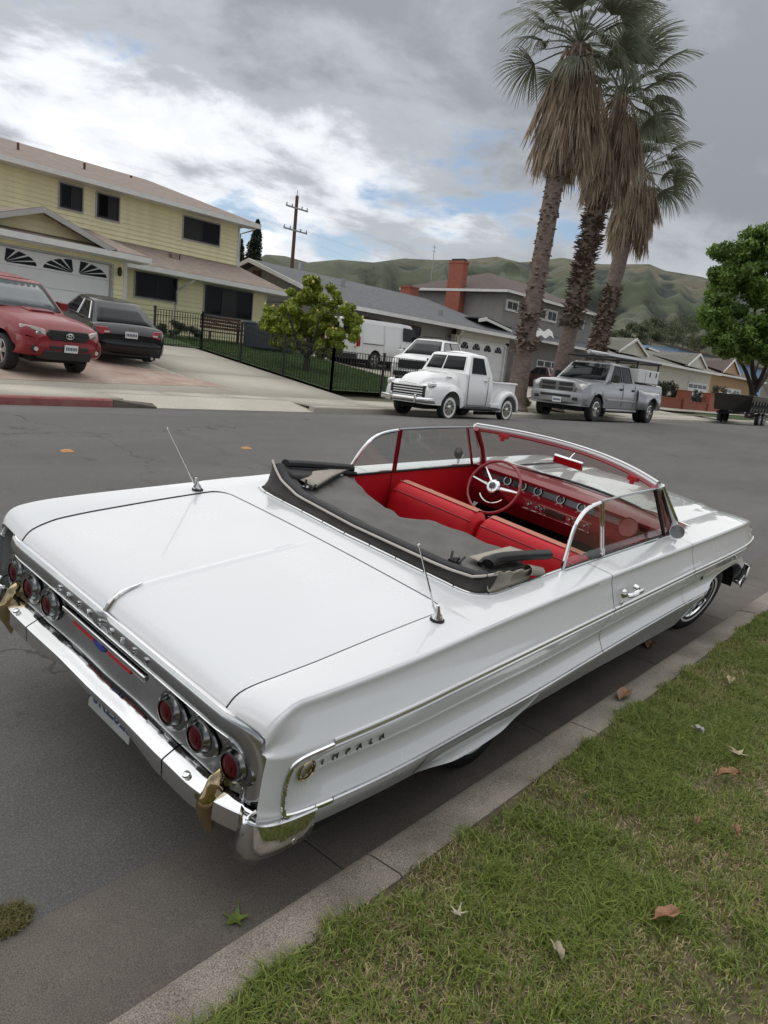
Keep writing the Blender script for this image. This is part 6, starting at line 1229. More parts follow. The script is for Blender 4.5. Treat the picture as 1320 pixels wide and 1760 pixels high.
def cab(root, z0, z1, xr0, xf0, xr1, xf1, w0, w1, m, bulge=.06, crown=.05, rear_b=.03, n=10):
    """greenhouse: rounded box tapering from belt (0) to roof (1)"""
    rings = []
    for t, k in ((0, 0), (.5, 0), (.88, 0), (.96, .03), (1.0, .10)):
        xr, xf, w, z = xr0+(xr1-xr0)*t+k*.8, xf0+(xf1-xf0)*t-k*.8, w0+(w1-w0)*t-k*.8, z0+(z1-z0)*t; R_ = []
        for u in np.linspace(-1, 1, n): R_.append((xf+bulge*(1-u*u), -u*w*-1*-1, z))
        for u in np.linspace(1, -1, n): R_.append((xr-rear_b*(1-u*u), -u*w*-1*-1, z))
        rings.append(R_)
    mb = MB(); mb.grid(rings, cv=True)
    xs = np.linspace(xr1+.08, xf1-.08, 8); mb.grid([[(x+(bulge*(1-u*u) if i == 7 else (-rear_b*(1-u*u) if i == 0 else 0)), u*(w1-.08), z1+crown*(1-u*u)*(1-((2*i/7-1))**4*.8)) for u in np.linspace(-1, 1, n)] for i, x in enumerate(xs)])
    o = mb.build('cab', m, root, smooth=40, fix=True)
    o['dims'] = (z0, z1, xr0, xf0, xr1, xf1, w0, w1, bulge, rear_b); return o
def side_glass(root, dims, xa0, xa1, xb0, xb1, v0, v1, gm, frame=None, name='side_window'):
    """window on both flanks; xa bottom edge, xb top edge, v heights as fractions"""
    z0, z1, xr0, xf0, xr1, xf1, w0, w1, bu, rb = dims
    for s in (-1, 1):
        P = [(xa0, s*(w0+(w1-w0)*v0+.006), z0+(z1-z0)*v0), (xa1, s*(w0+(w1-w0)*v0+.006), z0+(z1-z0)*v0), (xb1, s*(w0+(w1-w0)*v1+.006), z0+(z1-z0)*v1), (xb0, s*(w0+(w1-w0)*v1+.006), z0+(z1-z0)*v1)]
        mb = MB(); mb.prism(P, (0, -s*.03, 0)); o = mb.build(name, gm, root, smooth=0)
        if frame:
            mb = MB(); mb.tube(P+[P[0]], .016, 6); mb.build('window_frame', frame, o)
def end_glass(root, dims, front, v0, v1, mfrac, gm, name, split=False, frame=None):
    z0, z1, xr0, xf0, xr1, xf1, w0, w1, bu, rb = dims; rows = []
    def pt(u, v):
        w = (w0+(w1-w0)*v)*mfrac; x = (xf0+(xf1-xf0)*v+bu*(1-(u*mfrac)**2)+.008) if front else (xr0+(xr1-xr0)*v-rb*(1-(u*mfrac)**2)-.008); return (x, u*w, z0+(z1-z0)*v)
    halves = ((-1, -.015), (.015, 1)) if split else ((-1, 1),)
    for a, b in halves:
        mb = MB(); mb.grid([[pt(u, v) for v in np.linspace(v0, v1, 4)] for u in np.linspace(a, b, 9)]); o = mb.build(name, gm, root, smooth=60, fix=False, solid=.01)
        if frame:
            L_ = [pt(u, v0) for u in np.linspace(a, b, 8)]+[pt(b, v) for v in np.linspace(v0, v1, 4)]+[pt(u, v1) for u in np.linspace(b, a, 8)]+[pt(a, v) for v in np.linspace(v1, v0, 4)]; mb = MB(); mb.tube(L_, .014, 6, False); mb.build('glass_seal', frame, o)
def boxp(root, name, m, *a, bevel=.02): mb = MB(); mb.box(*a); return mb.build(name, m, root, bevel=bevel)
def plate_on(root, x, y, z, d, col=None):
    o = boxp(root, 'licence_plate', MT['plate'], x-.008, x+.008, y-.155, y+.155, z-.078, z+.078, bevel=.004); mb = MB()
    for k in range(7): yy = y-.115+k*.038; mb.box(x+d*.009, x+d*.011, yy-.012, yy+.012, z-.035, z+.035)
    mb.build('plate_print', MT['plate_ink'], o)
# ---------------------------------------------------------------- vintage white pickup
cx = atY(765.5, 719.5, 11.0)[0]; rx = atY(864.5, 720, 11.0)[0]; sc = (rx-cx)/2.95
P1 = empty('vintage_pickup', 'white rounded vintage pickup truck with chrome bumper and whitewall tyres', 'truck', mtx=vmat((rx, 11.0+.76*sc, road_z(11.5)-.02), 180, 0, sc))
ar = [(2.95, .36, .44)]
def sec_front(x):   # wings + bonnet in one sweep
    t = max(0, (x-3.35)/.42); nose = math.sqrt(max(0, 1-min(1, t)**2)) if t < 1 else 0; zb = arch_z(x, ar, .40 if x > 3.3 else .36)
    w = np.interp(x, [2.30, 2.45, 2.7, 3.2, 3.5, 3.68, 3.76], [.86, .89, .91, .91, .88, .82, .76]); zf = np.interp(x, [2.30, 2.5, 2.75, 3.0, 3.3, 3.55, 3.70, 3.76], [.78, .90, .98, 1.00, .98, .95, .90, .80]); zh = np.interp(x, [2.30, 2.6, 3.0, 3.3, 3.5, 3.62, 3.70, 3.76], [1.30, 1.285, 1.25, 1.20, 1.13, 1.05, .98, .86]); hw = np.interp(x, [2.30, 2.6, 3.2, 3.5, 3.76], [.66, .60, .50, .42, .34])
    zb = min(zb, zf-.03)
    return [(w*.985, zb), (w, max(zb, .60)), (w*.99, max(zb+.01, zf-.20)), (w*.95, max(zb+.015, zf-.07)), (w*.86, zf-.005), (w*.76, zf), (hw+.06, zf-.02), (hw+.005, zf+.02), (hw, zf+(zh-zf)*.45), (hw*.86, zf+(zh-zf)*.80), (hw*.5, zh-.015), (0, zh)]
shell(P1, 'front_wings', xs_arch(2.30, 3.76, ar, 26), sec_front, MT['v_white'], 60)
def sec_cab(x): return [(.80, .40), (.86, .5), (.875, .8), (.86, 1.10), (.82, 1.28), (.5, 1.30), (0, 1.30)]
shell(P1, 'cab_lower', np.linspace(.98, 2.34, 6), sec_cab, MT['v_white'])
cb = cab(P1, 1.28, 1.84, .98, 2.20, 1.16, 1.92, .82, .66, MT['v_white'], .16, .07, .08); D1 = (1.28, 1.84, .98, 2.20, 1.16, 1.92, .82, .66, .16, .08)
side_glass(P1, D1, 1.30, 2.02, 1.36, 1.86, .08, .82, MT['vglass'], MT['rubber']); end_glass(P1, D1, True, .14, .84, .84, MT['vglass'], 'windshield', True, MT['v_white']); end_glass(P1, D1, False, .2, .8, .6, MT['vglass'], 'rear_window')
for s in (-1, 1):
    mb = MB(); mb.tube([(2.22, s*.872, 1.26), (2.22, s*.885, .80), (2.18, s*.87, .44), (1.24, s*.87, .44), (1.22, s*.885, .8), (1.22, s*.872, 1.26)], .008, 5); mb.build('door_gap', MT['plastic'], P1); boxp(P1, 'door_handle', MT['chrome'], 1.27, 1.42, s*.87-.03, s*.87+.03, 1.135, 1.165, bevel=.008)
    boxp(P1, 'bonnet_badge', MT['chrome_r'], 2.62, 2.86, s*.575-.012, s*.575+.012, 1.135, 1.165, bevel=.004)
    # running board, rear wing, headlamp
    boxp(P1, 'running_board', MT['plastic'], .45, 2.38, s*.62-.0 if s > 0 else -.92, .92 if s > 0 else -.62, .33, .39)
    boxp(P1, 'bed_step', MT['v_white'], .42, .98, .66 if s > 0 else -.90, .90 if s > 0 else -.66, .40, .52)
    rows = []
    for a in np.linspace(-.15, math.pi+.12, 19):
        rows.append([(.60*math.cos(a)*k, s*y, .36+.56*max(math.sin(a), -.25)*k2) for y, k, k2 in ((.62, 1.0, 1.0), (.74, 1.0, 1.0), (.84, .985, .985), (.90, .93, .93), (.915, .84, .84), (.91, .72, .72))])
    mb = MB(); mb.grid(rows); mb.build('rear_wing', MT['v_white'], P1, smooth=60, fix=False, solid=.012)
    mb = MB(); mb.lathe([(.02, .10), (.075, .07), (.095, .02), (.10, -.10)], (3.66, s*.70, .90), (1, s*.05, 0), 18); o = mb.build('headlamp', MT['chrome'], P1); mb = MB(); mb.lathe([(.001, .105), (.05, .095), (.078, .07)], (3.66, s*.70, .90), (1, s*.05, 0), 18, cap=False); mb.build('lamp_lens', MT['lamp'], o)
    for x in (2.95, 0): vwheel(P1, x, s*.76, .355, .19, s, 'white', .215)
boxp(P1, 'pickup_bed', MT['v_white'], -.62, .94, -.62, .62, .50, 1.0)
for s in (-1, 1): boxp(P1, 'bed_side', MT['v_white'], -.64, .95, s*.63-.03, s*.63+.03, .5, 1.12, bevel=.01); mb = MB(); mb.tube([(-.66, s*.68, 1.12), (.95, s*.68, 1.12)], .035, 8); mb.build('bed_rail', MT['v_white'], P1)
boxp(P1, 'tailgate', MT['v_white'], -.67, -.62, -.62, .62, .52, 1.12, bevel=.01)
boxp(P1, 'grille_opening', MT['plastic'], 3.70, 3.765, -.60, .60, .56, .87, bevel=.01)
for k in range(5): mb = MB(); z = .59+k*.066; mb.tube([(3.70, -.64, z), (3.775, -.45, z), (3.80, 0, z), (3.775, .45, z), (3.70, .64, z)], .0135, 8); mb.build('grille_bar', MT['v_white'], P1)
mb = MB(); mb.tube([(3.80, -.30, .905), (3.81, 0, .93), (3.80, .30, .905)], .015, 6); mb.build('nose_trim', MT['chrome'], P1)
mb = MB(); mb.grid([[(x, y, .44), (x+.03, y, .47), (x+.035, y, .52), (x+.02, y, .56), (x-.02, y, .57)] for x, y in ((3.72, -.94), (3.86, -.80), (3.91, -.4), (3.92, 0), (3.91, .4), (3.86, .80), (3.72, .94))]); mb.build('front_bumper', MT['chrome'], P1, smooth=60, fix=False, solid=.01)
for y in (-.42, .42): boxp(P1, 'bumper_guard', MT['chrome'], 3.88, 3.97, y-.035, y+.035, .40, .64)
boxp(P1, 'chassis', MT['underbody'], -.6, 3.6, -.45, .45, .26, .50)
for s in (-1, 1): boxp(P1, 'suspension', MT['underbody'], .1, 1.2, s*.5-.05, s*.5+.05, .16, .26)
# ---------------------------------------------------------------- silver dual-wheel pickup
cx = atY(1022, 721, 10.8)[0]; rx = atY(1106, 724.5, 10.8)[0]; sc = (rx-cx)/4.08
P2 = empty('dually_pickup', 'silver four-door pickup with dual rear wheels, white tool box and ladder rack', 'truck', mtx=vmat((rx, 10.8+.98*sc, road_z(11.4)+.03), 180, 0, sc))
ar = [(4.08, .40, .50), (0, .40, .52)]
def sec2(x):
    zb = arch_z(x, ar, .46); w = np.interp(x, [-1.35, -1.2, 4.6, 4.85, 4.98], [.97, .99, 1.0, .97, .90]); zt = np.interp(x, [-1.35, 1.5, 3.2, 3.35, 4.6, 4.85, 4.98], [1.36, 1.36, 1.30, 1.28, 1.22, 1.14, 1.0]); return [(w*.96, zb), (w*.985, max(zb, .60)), (w, max(zb+.005, .85)), (w*.98, max(zb+.01, zt-.16)), (w*.94, zt-.03), (w*.86, zt+.005), (w*.4, zt+.05), (0, zt+.06)]
shell(P2, 'body', xs_arch(-1.35, 4.98, ar, 34), sec2, MT['v_silver'], 40)
cab(P2, 1.28, 1.92, 1.18, 3.42, 1.40, 2.72, .93, .72, MT['v_silver'], .14, .05, .05); D2 = (1.28, 1.92, 1.18, 3.42, 1.40, 2.72, .93, .72, .14, .05)
side_glass(P2, D2, 2.28, 3.16, 2.28, 2.66, .10, .86, MT['vglass'], MT['plastic']); side_glass(P2, D2, 1.42, 2.16, 1.52, 2.16, .10, .86, MT['vglass'], MT['plastic']); end_glass(P2, D2, True, .08, .90, .90, MT['vglass'], 'windshield'); end_glass(P2, D2, False, .2, .85, .8, MT['vglass'], 'rear_window')
for s in (-1, 1):
    rows = []    # wide rear fender
    for x in np.linspace(-1.05, 1.0, 25):
        f = min(1, (1-abs(x)/1.06)*3.2); zb = max(.48, arch_z(x, [(0, .40, .52)], .48)); rows.append([(x, s*(.99), 1.14), (x, s*(1.0+.10*f), 1.08), (x, s*(1.0+.19*f), .95), (x, s*(1.0+.21*f), max(zb+.01, .75)), (x, s*(1.0+.20*f), zb)])
    mb = MB(); mb.grid(rows); mb.build('dual_fender', MT['v_silver'], P2, smooth=60, fix=False, solid=.015)
    vwheel(P2, 4.08, s*.86, .40, .24, s, 'dually', .235); vwheel(P2, 0, s*1.02, .40, .24, s, 'dually', .235); vwheel(P2, 0, s*.76, .40, .22, s, 'alloy', .235)
    for x in (2.30, 1.30): mb = MB(); mb.tube([(x-.06, s*.975, 1.27), (x-.07, s*1.004, .95), (x-.05, s*.99, .56)], .007, 5); mb.build('door_gap', MT['plastic'], P2); boxp(P2, 'door_handle', MT['plastic'], x+.03, x+.20, s*.995-.025, s*.995+.025, 1.06, 1.13)
    mb = MB(); mb.obox((3.10, s*1.06, 1.42), (.05, 0, 0), (0, .09, 0), (0, 0, .13)); mb.tube([(3.08, s*.92, 1.33), (3.10, s*1.0, 1.36)], .03, 6); mb.build('door_mirror', MT['plastic'], P2, bevel=.02)
    boxp(P2, 'side_moulding', MT['v_silver'], 1.1, 3.5, s*1.005-.015, s*1.005+.015, .70, .76, bevel=.008)
    mb = MB(); mb.grid([[(4.93-.10*(y > .8), s*y, z) for z in (.93, 1.03, 1.14)] for y in (.66, .80, .93)]); mb.build('headlamp', MT['lamp'], P2, fix=False, solid=-.04)
    boxp(P2, 'fog_lamp', MT['plastic'], 4.97, 5.06, s*.66-.09, s*.66+.09, .62, .72)
    mb = MB(); mb.tube([(1.0, s*1.0, .40), (3.5, s*1.0, .40)], .045, 8); mb.build('side_step', MT['alloy'], P2)
mb = MB(); mb.prism([(4.99, y, z) for y, z in ((-.60, .86), (.60, .86), (.66, 1.02), (.58, 1.20), (-.58, 1.20), (-.66, 1.02))], (.035, 0, 0)); gr = mb.build('grille_surround', MT['chrome_r'], P2, bevel=.02)
for y0, y1 in ((-.54, -.06), (.06, .54)):
    for z0, z1 in ((.90, 1.005), (1.04, 1.15)): boxp(P2, 'grille_mesh', MT['plastic'], 5.015, 5.035, y0, y1, z0, z1, bevel=.01)
mb = MB(); mb.grid([[(x, y, .50), (x+.08, y, .56), (x+.10, y, .72), (x+.07, y, .86), (x-.06, y, .88)] for x, y in ((4.72, -1.0), (4.90, -.86), (4.98, -.4), (5.0, 0), (4.98, .4), (4.90, .86), (4.72, 1.0))]); mb.build('front_bumper', MT['v_silver'], P2, smooth=40, fix=False, solid=.01); boxp(P2, 'air_intake', MT['plastic'], 5.06, 5.115, -.52, .52, .70, .78)
plate_on(P2, 5.125, .10, .60, 1); boxp(P2, 'chassis', MT['underbody'], -1.2, 4.8, -.7, .7, .30, .55)
# tool box and ladder rack are loads of their own
TB = empty('tool_box', 'white steel tool box with black latches in the silver pickup bed', 'tool box', mtx=P2.matrix_world @ Matrix.Translation((.1, .62, 1.40)))
boxp(TB, 'box_body', MT['steel'], -.95, 1.0, -.16, .33, 0, .46); 
for x in (-.62, -.05): boxp(TB, 'latch', MT['plastic'], x-.04, x+.04, .325, .345, .24, .40, bevel=.004)
for x in (-.9, .35): mb = MB(); mb.box(x-.004, x+.004, .330, .336, .02, .44); mb.build('door_gap', MT['plastic'], TB)
LR = empty('ladder_rack', 'black steel ladder rack carrying pipes above the silver pickup', 'rack', mtx=P2.matrix_world @ Matrix.Translation((0, 0, 1.38)))
for x in (-1.0, .95):
    for s in (-1, 1): mb = MB(); mb.tube([(x, s*.80, 0), (x, s*.80, .72)], .035, 6); mb.build('rack_post', MT['plastic'], LR)
    mb = MB(); mb.tube([(x, -.84, .72), (x, .84, .72)], .035, 6); mb.build('rack_bar', MT['plastic'], LR)
for s in (-1, 1): mb = MB(); mb.tube([(-1.25, s*.80, .76), (3.0, s*.80, .72)], .035, 6); mb.build('rack_rail', MT['plastic'], LR)
mb = MB(); mb.tube([(3.0, -.8, .72), (3.0, .8, .72)], .035, 6); mb.build('rack_bar', MT['plastic'], LR)
LD = empty('ladder', 'aluminium ladder lying on the pickup rack', 'ladder', mtx=P2.matrix_world @ Matrix.Translation((0, .45, 2.19)))
for y in (-.2, .2): mb = MB(); mb.box(-1.2, 3.1, y-.02, y+.02, -.04, .04); mb.build('ladder_rail', MT['alloy'], LD)
for x in np.arange(-1.0, 3.0, .3): mb = MB(); mb.tube([(x, -.2, 0), (x, .2, 0)], .016, 6); mb.build('rung', MT['alloy'], LD)
PT = empty('plastic_pipe', 'long grey-white pipe tied along the pickup rack', 'pipe', mtx=P2.matrix_world @ Matrix.Translation((0, .05, 2.22))); mb = MB(); mb.tube([(-.6, 0, 0), (3.25, 0, 0)], .065, 12); mb.build('pipe_tube', MT['steel'], PT); mb = MB(); mb.lathe([(.07, 0), (.075, .05), (.07, .10)], (3.2, 0, 0), (1, 0, 0), 12); mb.build('pipe_cap', MT['alloy'], PT)
# ---------------------------------------------------------------- red pickup on the drive
fr, fl = ground(22, 637), ground(130, 641); ax_mid = (np.array(fr)+np.array(fl))/2; hd = math.degrees(math.atan2(-.99, .137)); hv = np.array((math.cos(math.radians(hd)), math.sin(math.radians(hd)), 0)); WB = 3.25
rear = ax_mid-hv*WB+np.array([-.03, 0, 0]); rear[2] = land_z(rear[0], rear[1]); pit = math.degrees(math.atan2(ax_mid[2]-rear[2], WB))
P3 = empty('red_pickup', 'red pickup truck with bonnet scoop facing the street on the drive', 'truck', mtx=vmat(tuple(rear), hd, pit, .97))
ar = [(3.25, .37, .47), (0, .37, .47)]
def sec3(x):
    zb = arch_z(x, ar, .50); w = np.interp(x, [-1.1, -1.0, 3.6, 3.9, 4.08, 4.14], [.88, .90, .92, .90, .82, .72]); zt = np.interp(x, [-1.1, 1.0, 2.2, 2.5, 3.4, 3.8, 4.05, 4.14], [1.22, 1.22, 1.22, 1.21, 1.16, 1.10, 1.0, .86]); fl_ = .05*max(0, 1-abs(abs(x-1.625)-1.625)/.60); return [(w*.95, zb), (w*.985+fl_, max(zb, .62)), (w+fl_, max(zb+.005, .82)), (w*.98+fl_*.5, max(zb+.01, zt-.18)), (w*.93, zt-.04), (w*.84, zt), (w*.45, zt+.06), (0, zt+.07)]
shell(P3, 'body', xs_arch(-1.1, 4.14, ar, 34), sec3, MT['v_red'], 45)
cab(P3, 1.20, 1.80, .55, 2.62, .72, 1.92, .87, .66, MT['v_red'], .16, .05, .05); D3 = (1.20, 1.80, .55, 2.62, .72, 1.92, .87, .66, .16, .05)
side_glass(P3, D3, 1.58, 2.36, 1.52, 1.86, .10, .86, MT['vglass'], MT['plastic']); side_glass(P3, D3, .74, 1.48, .84, 1.44, .10, .86, MT['vglass'], MT['plastic']); end_glass(P3, D3, True, .06, .90, .90, MT['lglass'], 'windshield', False, MT['plastic']); end_glass(P3, D3, False, .2, .85, .8, MT['vglass'], 'rear_window')
mb = MB(); mb.hexa([(2.75, -.30, 1.255), (3.16, -.30, 1.235), (3.16, .30, 1.235), (2.75, .30, 1.255), (2.78, -.27, 1.29), (3.14, -.27, 1.285), (3.14, .27, 1.285), (2.78, .27, 1.29)]); sc_ = mb.build('bonnet_scoop', MT['v_red'], P3, bevel=.02); boxp(P3, 'scoop_mouth', MT['plastic'], 3.135, 3.15, -.24, .24, 1.245, 1.275, bevel=.003)
mb = MB(); mb.prism([(4.10, y, z) for y, z in ((-.40, .80), (.40, .80), (.50, .92), (.44, 1.02), (-.44, 1.02), (-.50, .92))], (.06, 0, 0)); mb.build('grille', MT['plastic'], P3, bevel=.02)
for z in (.87, .95): mb = MB(); mb.tube([(4.165, -.42, z), (4.17, .42, z)], .012, 6); mb.build('grille_bar', MT['v_black'], P3)
for rx_, rz_, oz in ((.085, .058, 0), (.030, .055, 0), (.055, .022, .022)):    # emblem: three ovals
    mb = MB(); mb.tube([(4.185, rx_*math.cos(a), .915+oz+rz_*math.sin(a)) for a in np.linspace(0, 2*math.pi, 25)], .008, 6, False); mb.build('grille_emblem', MT['chrome'], P3)
for s in (-1, 1):
    mb = MB(); mb.prism([(4.06-.16*(y > .7)-.14*(y > .82), s*y, z) for y, z in ((.47, .84), (.66, .80), (.86, .90), (.89, 1.03), (.70, 1.04), (.52, 1.0))], (.06, 0, 0)); o = mb.build('headlamp', MT['lamp'], P3, bevel=.015); mb = MB(); mb.lathe([(.06, 0), (.05, .03), (.001, .035)], (4.07, s*.64, .91), (1, 0, 0), 12); mb.build('lamp_reflector', MT['chrome'], o)
    mb = MB(); mb.lathe([(.09, -.02), (.085, .015), (.06, .0), (.001, .005)], (4.12, s*.70, .60), (1, 0, 0), 14); o = mb.build('fog_lamp_well', MT['plastic'], P3); mb = MB(); mb.lathe([(.05, 0), (.04, .03), (.001, .035)], (4.12, s*.70, .60), (1, 0, 0), 12); mb.build('fog_lamp', MT['lamp'], o)
    mb = MB(); mb.obox((2.30, s*1.03, 1.34), (.06, 0, 0), (0, .10, 0), (0, 0, .085)); mb.tube([(2.32, s*.87, 1.26), (2.31, s*.95, 1.30)], .03, 6); mb.build('door_mirror', MT['v_red'], P3, bevel=.03)
    vwheel(P3, 3.25, s*.80, .37, .26, s, 'alloy', .235, steer=-8); vwheel(P3, 0, s*.80, .37, .26, s, 'alloy', .235)
    mb = MB(); mb.tube([(1.5, s*.905, 1.18), (1.5, s*.925, .85), (1.52, s*.91, .55)], .007, 5); mb.build('door_gap', MT['plastic'], P3)
mb = MB(); mb.grid([[(x-.05, y, .44), (x+.03, y, .47), (x+.10, y, .56), (x+.11, y, .68), (x+.06, y, .79), (x-.06, y, .82)] for x, y in ((3.74, -.95), (3.92, -.88), (4.06, -.6), (4.10, 0), (4.06, .6), (3.92, .88), (3.74, .95))]); mb.build('front_bumper', MT['v_red'], P3, smooth=40, fix=False, solid=.01)
boxp(P3, 'air_intake', MT['plastic'], 4.18, 4.215, -.45, .45, .63, .70, bevel=.01); mb = MB(); mb.hexa([(4.0, -.62, .40), (4.18, -.52, .40), (4.18, .52, .40), (4.0, .62, .40), (4.05, -.62, .58), (4.225, -.54, .60), (4.225, .54, .60), (4.05, .62, .58)]); mb.build('lower_valance', MT['plastic'], P3, bevel=.02)
plate_on(P3, 4.235, .02, .66, 1); boxp(P3, 'chassis', MT['underbody'], -1.0, 3.9, -.65, .65, .30, .60)
# ---------------------------------------------------------------- sedans and a generic car
def sedan(label, mtx, m, name='sedan', L_=(-1.0, 3.85), zr=.98, zh=.92, roof=1.45, cabx=(-.55, 2.35, .25, 1.55), W_=.92, lamps=True, gm='vglass', rear_lamp=True, wagon=False, trim=None):
    R_ = empty(name, label, 'car', mtx=mtx); x0, x1 = L_; ar = [(2.75, .32, .40), (0, .32, .40)]
    def sec(x):
        zb = arch_z(x, ar, .26); e = min(1, (x-x0)/.25); f = min(1, (x1-x)/.45); w = W_*(.90+.10*math.sqrt(max(0, 1-(1-e)**2)))*(.82+.18*math.sqrt(max(0, 1-(1-f)**2))); zt = np.interp(x, [x0, x0+.08, x0+.3, .4, 2.2, x1-.9, x1-.25, x1], [zr-.22, zr-.04, zr, zr-.02, zh+.06, zh, zh-.12, zh-.34]); return [(w*.93, zb), (w*.985, max(zb, .42)), (w, max(zb+.005, .62)), (w*.985, max(zb+.01, zt-.18)), (w*.93, zt-.04), (w*.82, zt), (w*.4, zt+.025), (0, zt+.03)]
    shell(R_, 'body', xs_arch(x0, x1, ar, 34), sec, m, 45); a, b, c, d = cabx; D_ = (zr-.06, roof, a, b, c, d, W_*.90, W_*.62, .18, .12); cab(R_, *D_[:8], m, .18, .04, .12)
    side_glass(R_, D_, .95, b-.30, .98, d-.02, .14, .86, MT[gm], trim or MT['plastic']); side_glass(R_, D_, a+.38, .88, c+.12, .90, .14, .86, MT[gm], trim or MT['plastic']); end_glass(R_, D_, True, .06, .92, .90, MT[gm], 'windshield'); end_glass(R_, D_, False, .06, .92, .88, MT[gm], 'rear_window')
    for s in (-1, 1):
        for x in (2.75, 0): vwheel(R_, x, s*(W_-.12), .33, .22, s, 'alloy', .215)
        mb = MB(); mb.prism([(x0+.02+(.16 if y > .75 else 0), s*y, z) for y, z in ((.50, zr-.20), (.74, zr-.24), (.86, zr-.17), (.84, zr-.07), (.58, zr-.06))], (-.05, 0, 0)); o = mb.build('tail_lamp', MT['redlamp'], R_, bevel=.015); boxp(R_, 'reverse_lamp', MT['lamp'], x0-.04, x0-.02, s*.60-.06, s*.60+.06, zr-.19, zr-.15, bevel=.004)
        mb = MB(); mb.prism([(x1-.12-(.30 if y > .75 else 0), s*y, z) for y, z in ((.50, zh-.32), (.74, zh-.34), (.80, zh-.16), (.55, zh-.18))], (.10, 0, 0)); mb.build('headlamp', MT['lamp'], R_, bevel=.015)
        mb = MB(); mb.obox((b-.30, s*(W_+.08), zr+.06), (.05, 0, 0), (0, .09, 0), (0, 0, .07)); mb.build('door_mirror', m, R_, bevel=.03)
    mb = MB(); mb.grid([[(x, y, .30), (x-.05, y, .36), (x-.07, y, .55), (x-.03, y, .64), (x+.05, y, .66)] for x, y in ((x0+.22, -W_*.99), (x0+.06, -.78), (x0, -.4), (x0-.02, 0), (x0, .4), (x0+.06, .78), (x0+.22, W_*.99))]); mb.build('rear_bumper', m, R_, smooth=50, fix=False, solid=.01)
    mb = MB(); mb.grid([[(x, y, .26), (x+.05, y, .34), (x+.07, y, .52), (x-.02, y, .62)] for x, y in ((x1-.50, -W_*.97), (x1-.25, -.76), (x1-.08, -.4), (x1-.03, 0), (x1-.08, .4), (x1-.25, .76), (x1-.50, W_*.97))]); mb.build('front_bumper', m, R_, smooth=50, fix=False, solid=.01)
    plate_on(R_, x0-.04, 0, zr-.20, -1); boxp(R_, 'underbody', MT['underbody'], x0+.1, x1-.2, -.7, .7, .18, .45)
    mb = MB(); mb.lathe([(.04, 0), (.035, -.07)], (x0, -.55, .25), (1, 0, 0), 10); mb.build('tail_pipe', MT['alloy'], R_); return R_
rr = ground(247, 623); h2 = 78; fv = np.array((math.cos(math.radians(h2)), math.sin(math.radians(h2)), 0)); lv = np.array((-fv[1], fv[0], 0)); rc = rr+lv*.72; fz = land_z(*(rc+fv*2.75)[:2]); rc[2] = land_z(rc[0], rc[1])
A_ = sedan('black sedan seen from behind on the drive beside the red pickup', vmat(tuple(rc), h2, math.degrees(math.atan2(fz-rc[2], 2.75))), MT['v_black'], trim=MT['chrome'])
mb = MB(); mb.box(-1.06, -1.03, -.06, .06, .90, .97); mb.build('boot_emblem', MT['chrome_r'], A_)
p = atY(955, 655, 22.5); sedan('dark maroon car half hidden behind the middle palm trunk', vmat((p[0], 22.5, land_z(p[0], 22.5)), 60), MT['v_dred'])
p = atY(1243, 678, 22.5); sedan('white hatchback parked beyond the brick wall', vmat((p[0], 22.5, land_z(p[0], 22.5)+.15), 25), MT['v_white'], zr=1.02, zh=.95, roof=1.55, cabx=(-.85, 2.35, -.35, 1.5))
# white SUV with roof rails
sx = ground(770, 665); S_ = sedan('white sport utility car with black roof rails on the grey house drive', vmat((26.3, 19.6, land_z(26.3, 19.6)), 201, -2), MT['v_white'], 'sport_utility_car', (-1.05, 3.95), 1.18, 1.14, 1.80, (-.95, 2.75, -.55, 1.75), .96, gm='vglass')
for s in (-1, 1): mb = MB(); mb.tube([(-.3, s*.52, 1.84), (-.1, s*.52, 1.90), (1.5, s*.52, 1.90), (1.65, s*.52, 1.83)], .02, 6); mb.build('roof_rail', MT['plastic'], S_)
for x in (0, .6, 1.2): mb = MB(); mb.tube([(x, -.52, 1.90), (x, .52, 1.90)], .018, 6); mb.build('roof_bar', MT['plastic'], S_)
boxp(S_, 'grille', MT['plastic'], 3.86, 4.0, -.55, .55, .62, .94, bevel=.02); boxp(S_, 'bumper_insert', MT['plastic'], 3.86, 4.02, -.70, .70, .32, .50, bevel=.02)
# ---------------------------------------------------------------- white cargo van
vr = ground(637, 634); V_ = empty('cargo_van', 'white cargo van with red tail lamp parked on the grey house drive', 'van', mtx=vmat((vr[0], vr[1]+.85, land_z(vr[0], vr[1])-.02), 4, 1))
ar = [(3.70, .38, .46), (0, .38, .46)]
def secv(x):
    zb = arch_z(x, ar, .40); w = np.interp(x, [-1.25, -1.15, 4.2, 4.6, 4.85], [.98, 1.0, 1.0, .94, .80]); zt = np.interp(x, [-1.25, -1.18, 2.55, 2.75, 3.45, 3.6, 4.5, 4.85], [2.05, 2.10, 2.12, 2.10, 1.34, 1.28, 1.16, .85]); k = min(1, max(0, (zt-1.3)/.8)); return [(w*.95, zb), (w, max(zb, .60)), (w, max(zb+.01, 1.0)), (w*(.985-.01*k), max(zb+.02, 1.22)), (w*(.95-.06*k), 1.26+(zt-1.26)*.75 if zt > 1.3 else zt-.05), (w*(.90-.08*k), zt-.03), (w*.5, zt+.01), (0, zt+.02)]
shell(V_, 'body', xs_arch(-1.25, 4.85, ar, 50), secv, MT['v_white'], 40)
mb = MB(); mb.grid([[(2.80+(3.42-2.80)*t+.02, u*(.80+.06*t), 2.04+(1.37-2.04)*t+.02) for t in np.linspace(0, 1, 4)] for u in np.linspace(-1, 1, 7)]); mb.build('windshield', MT['vglass'], V_, fix=False, solid=.01)
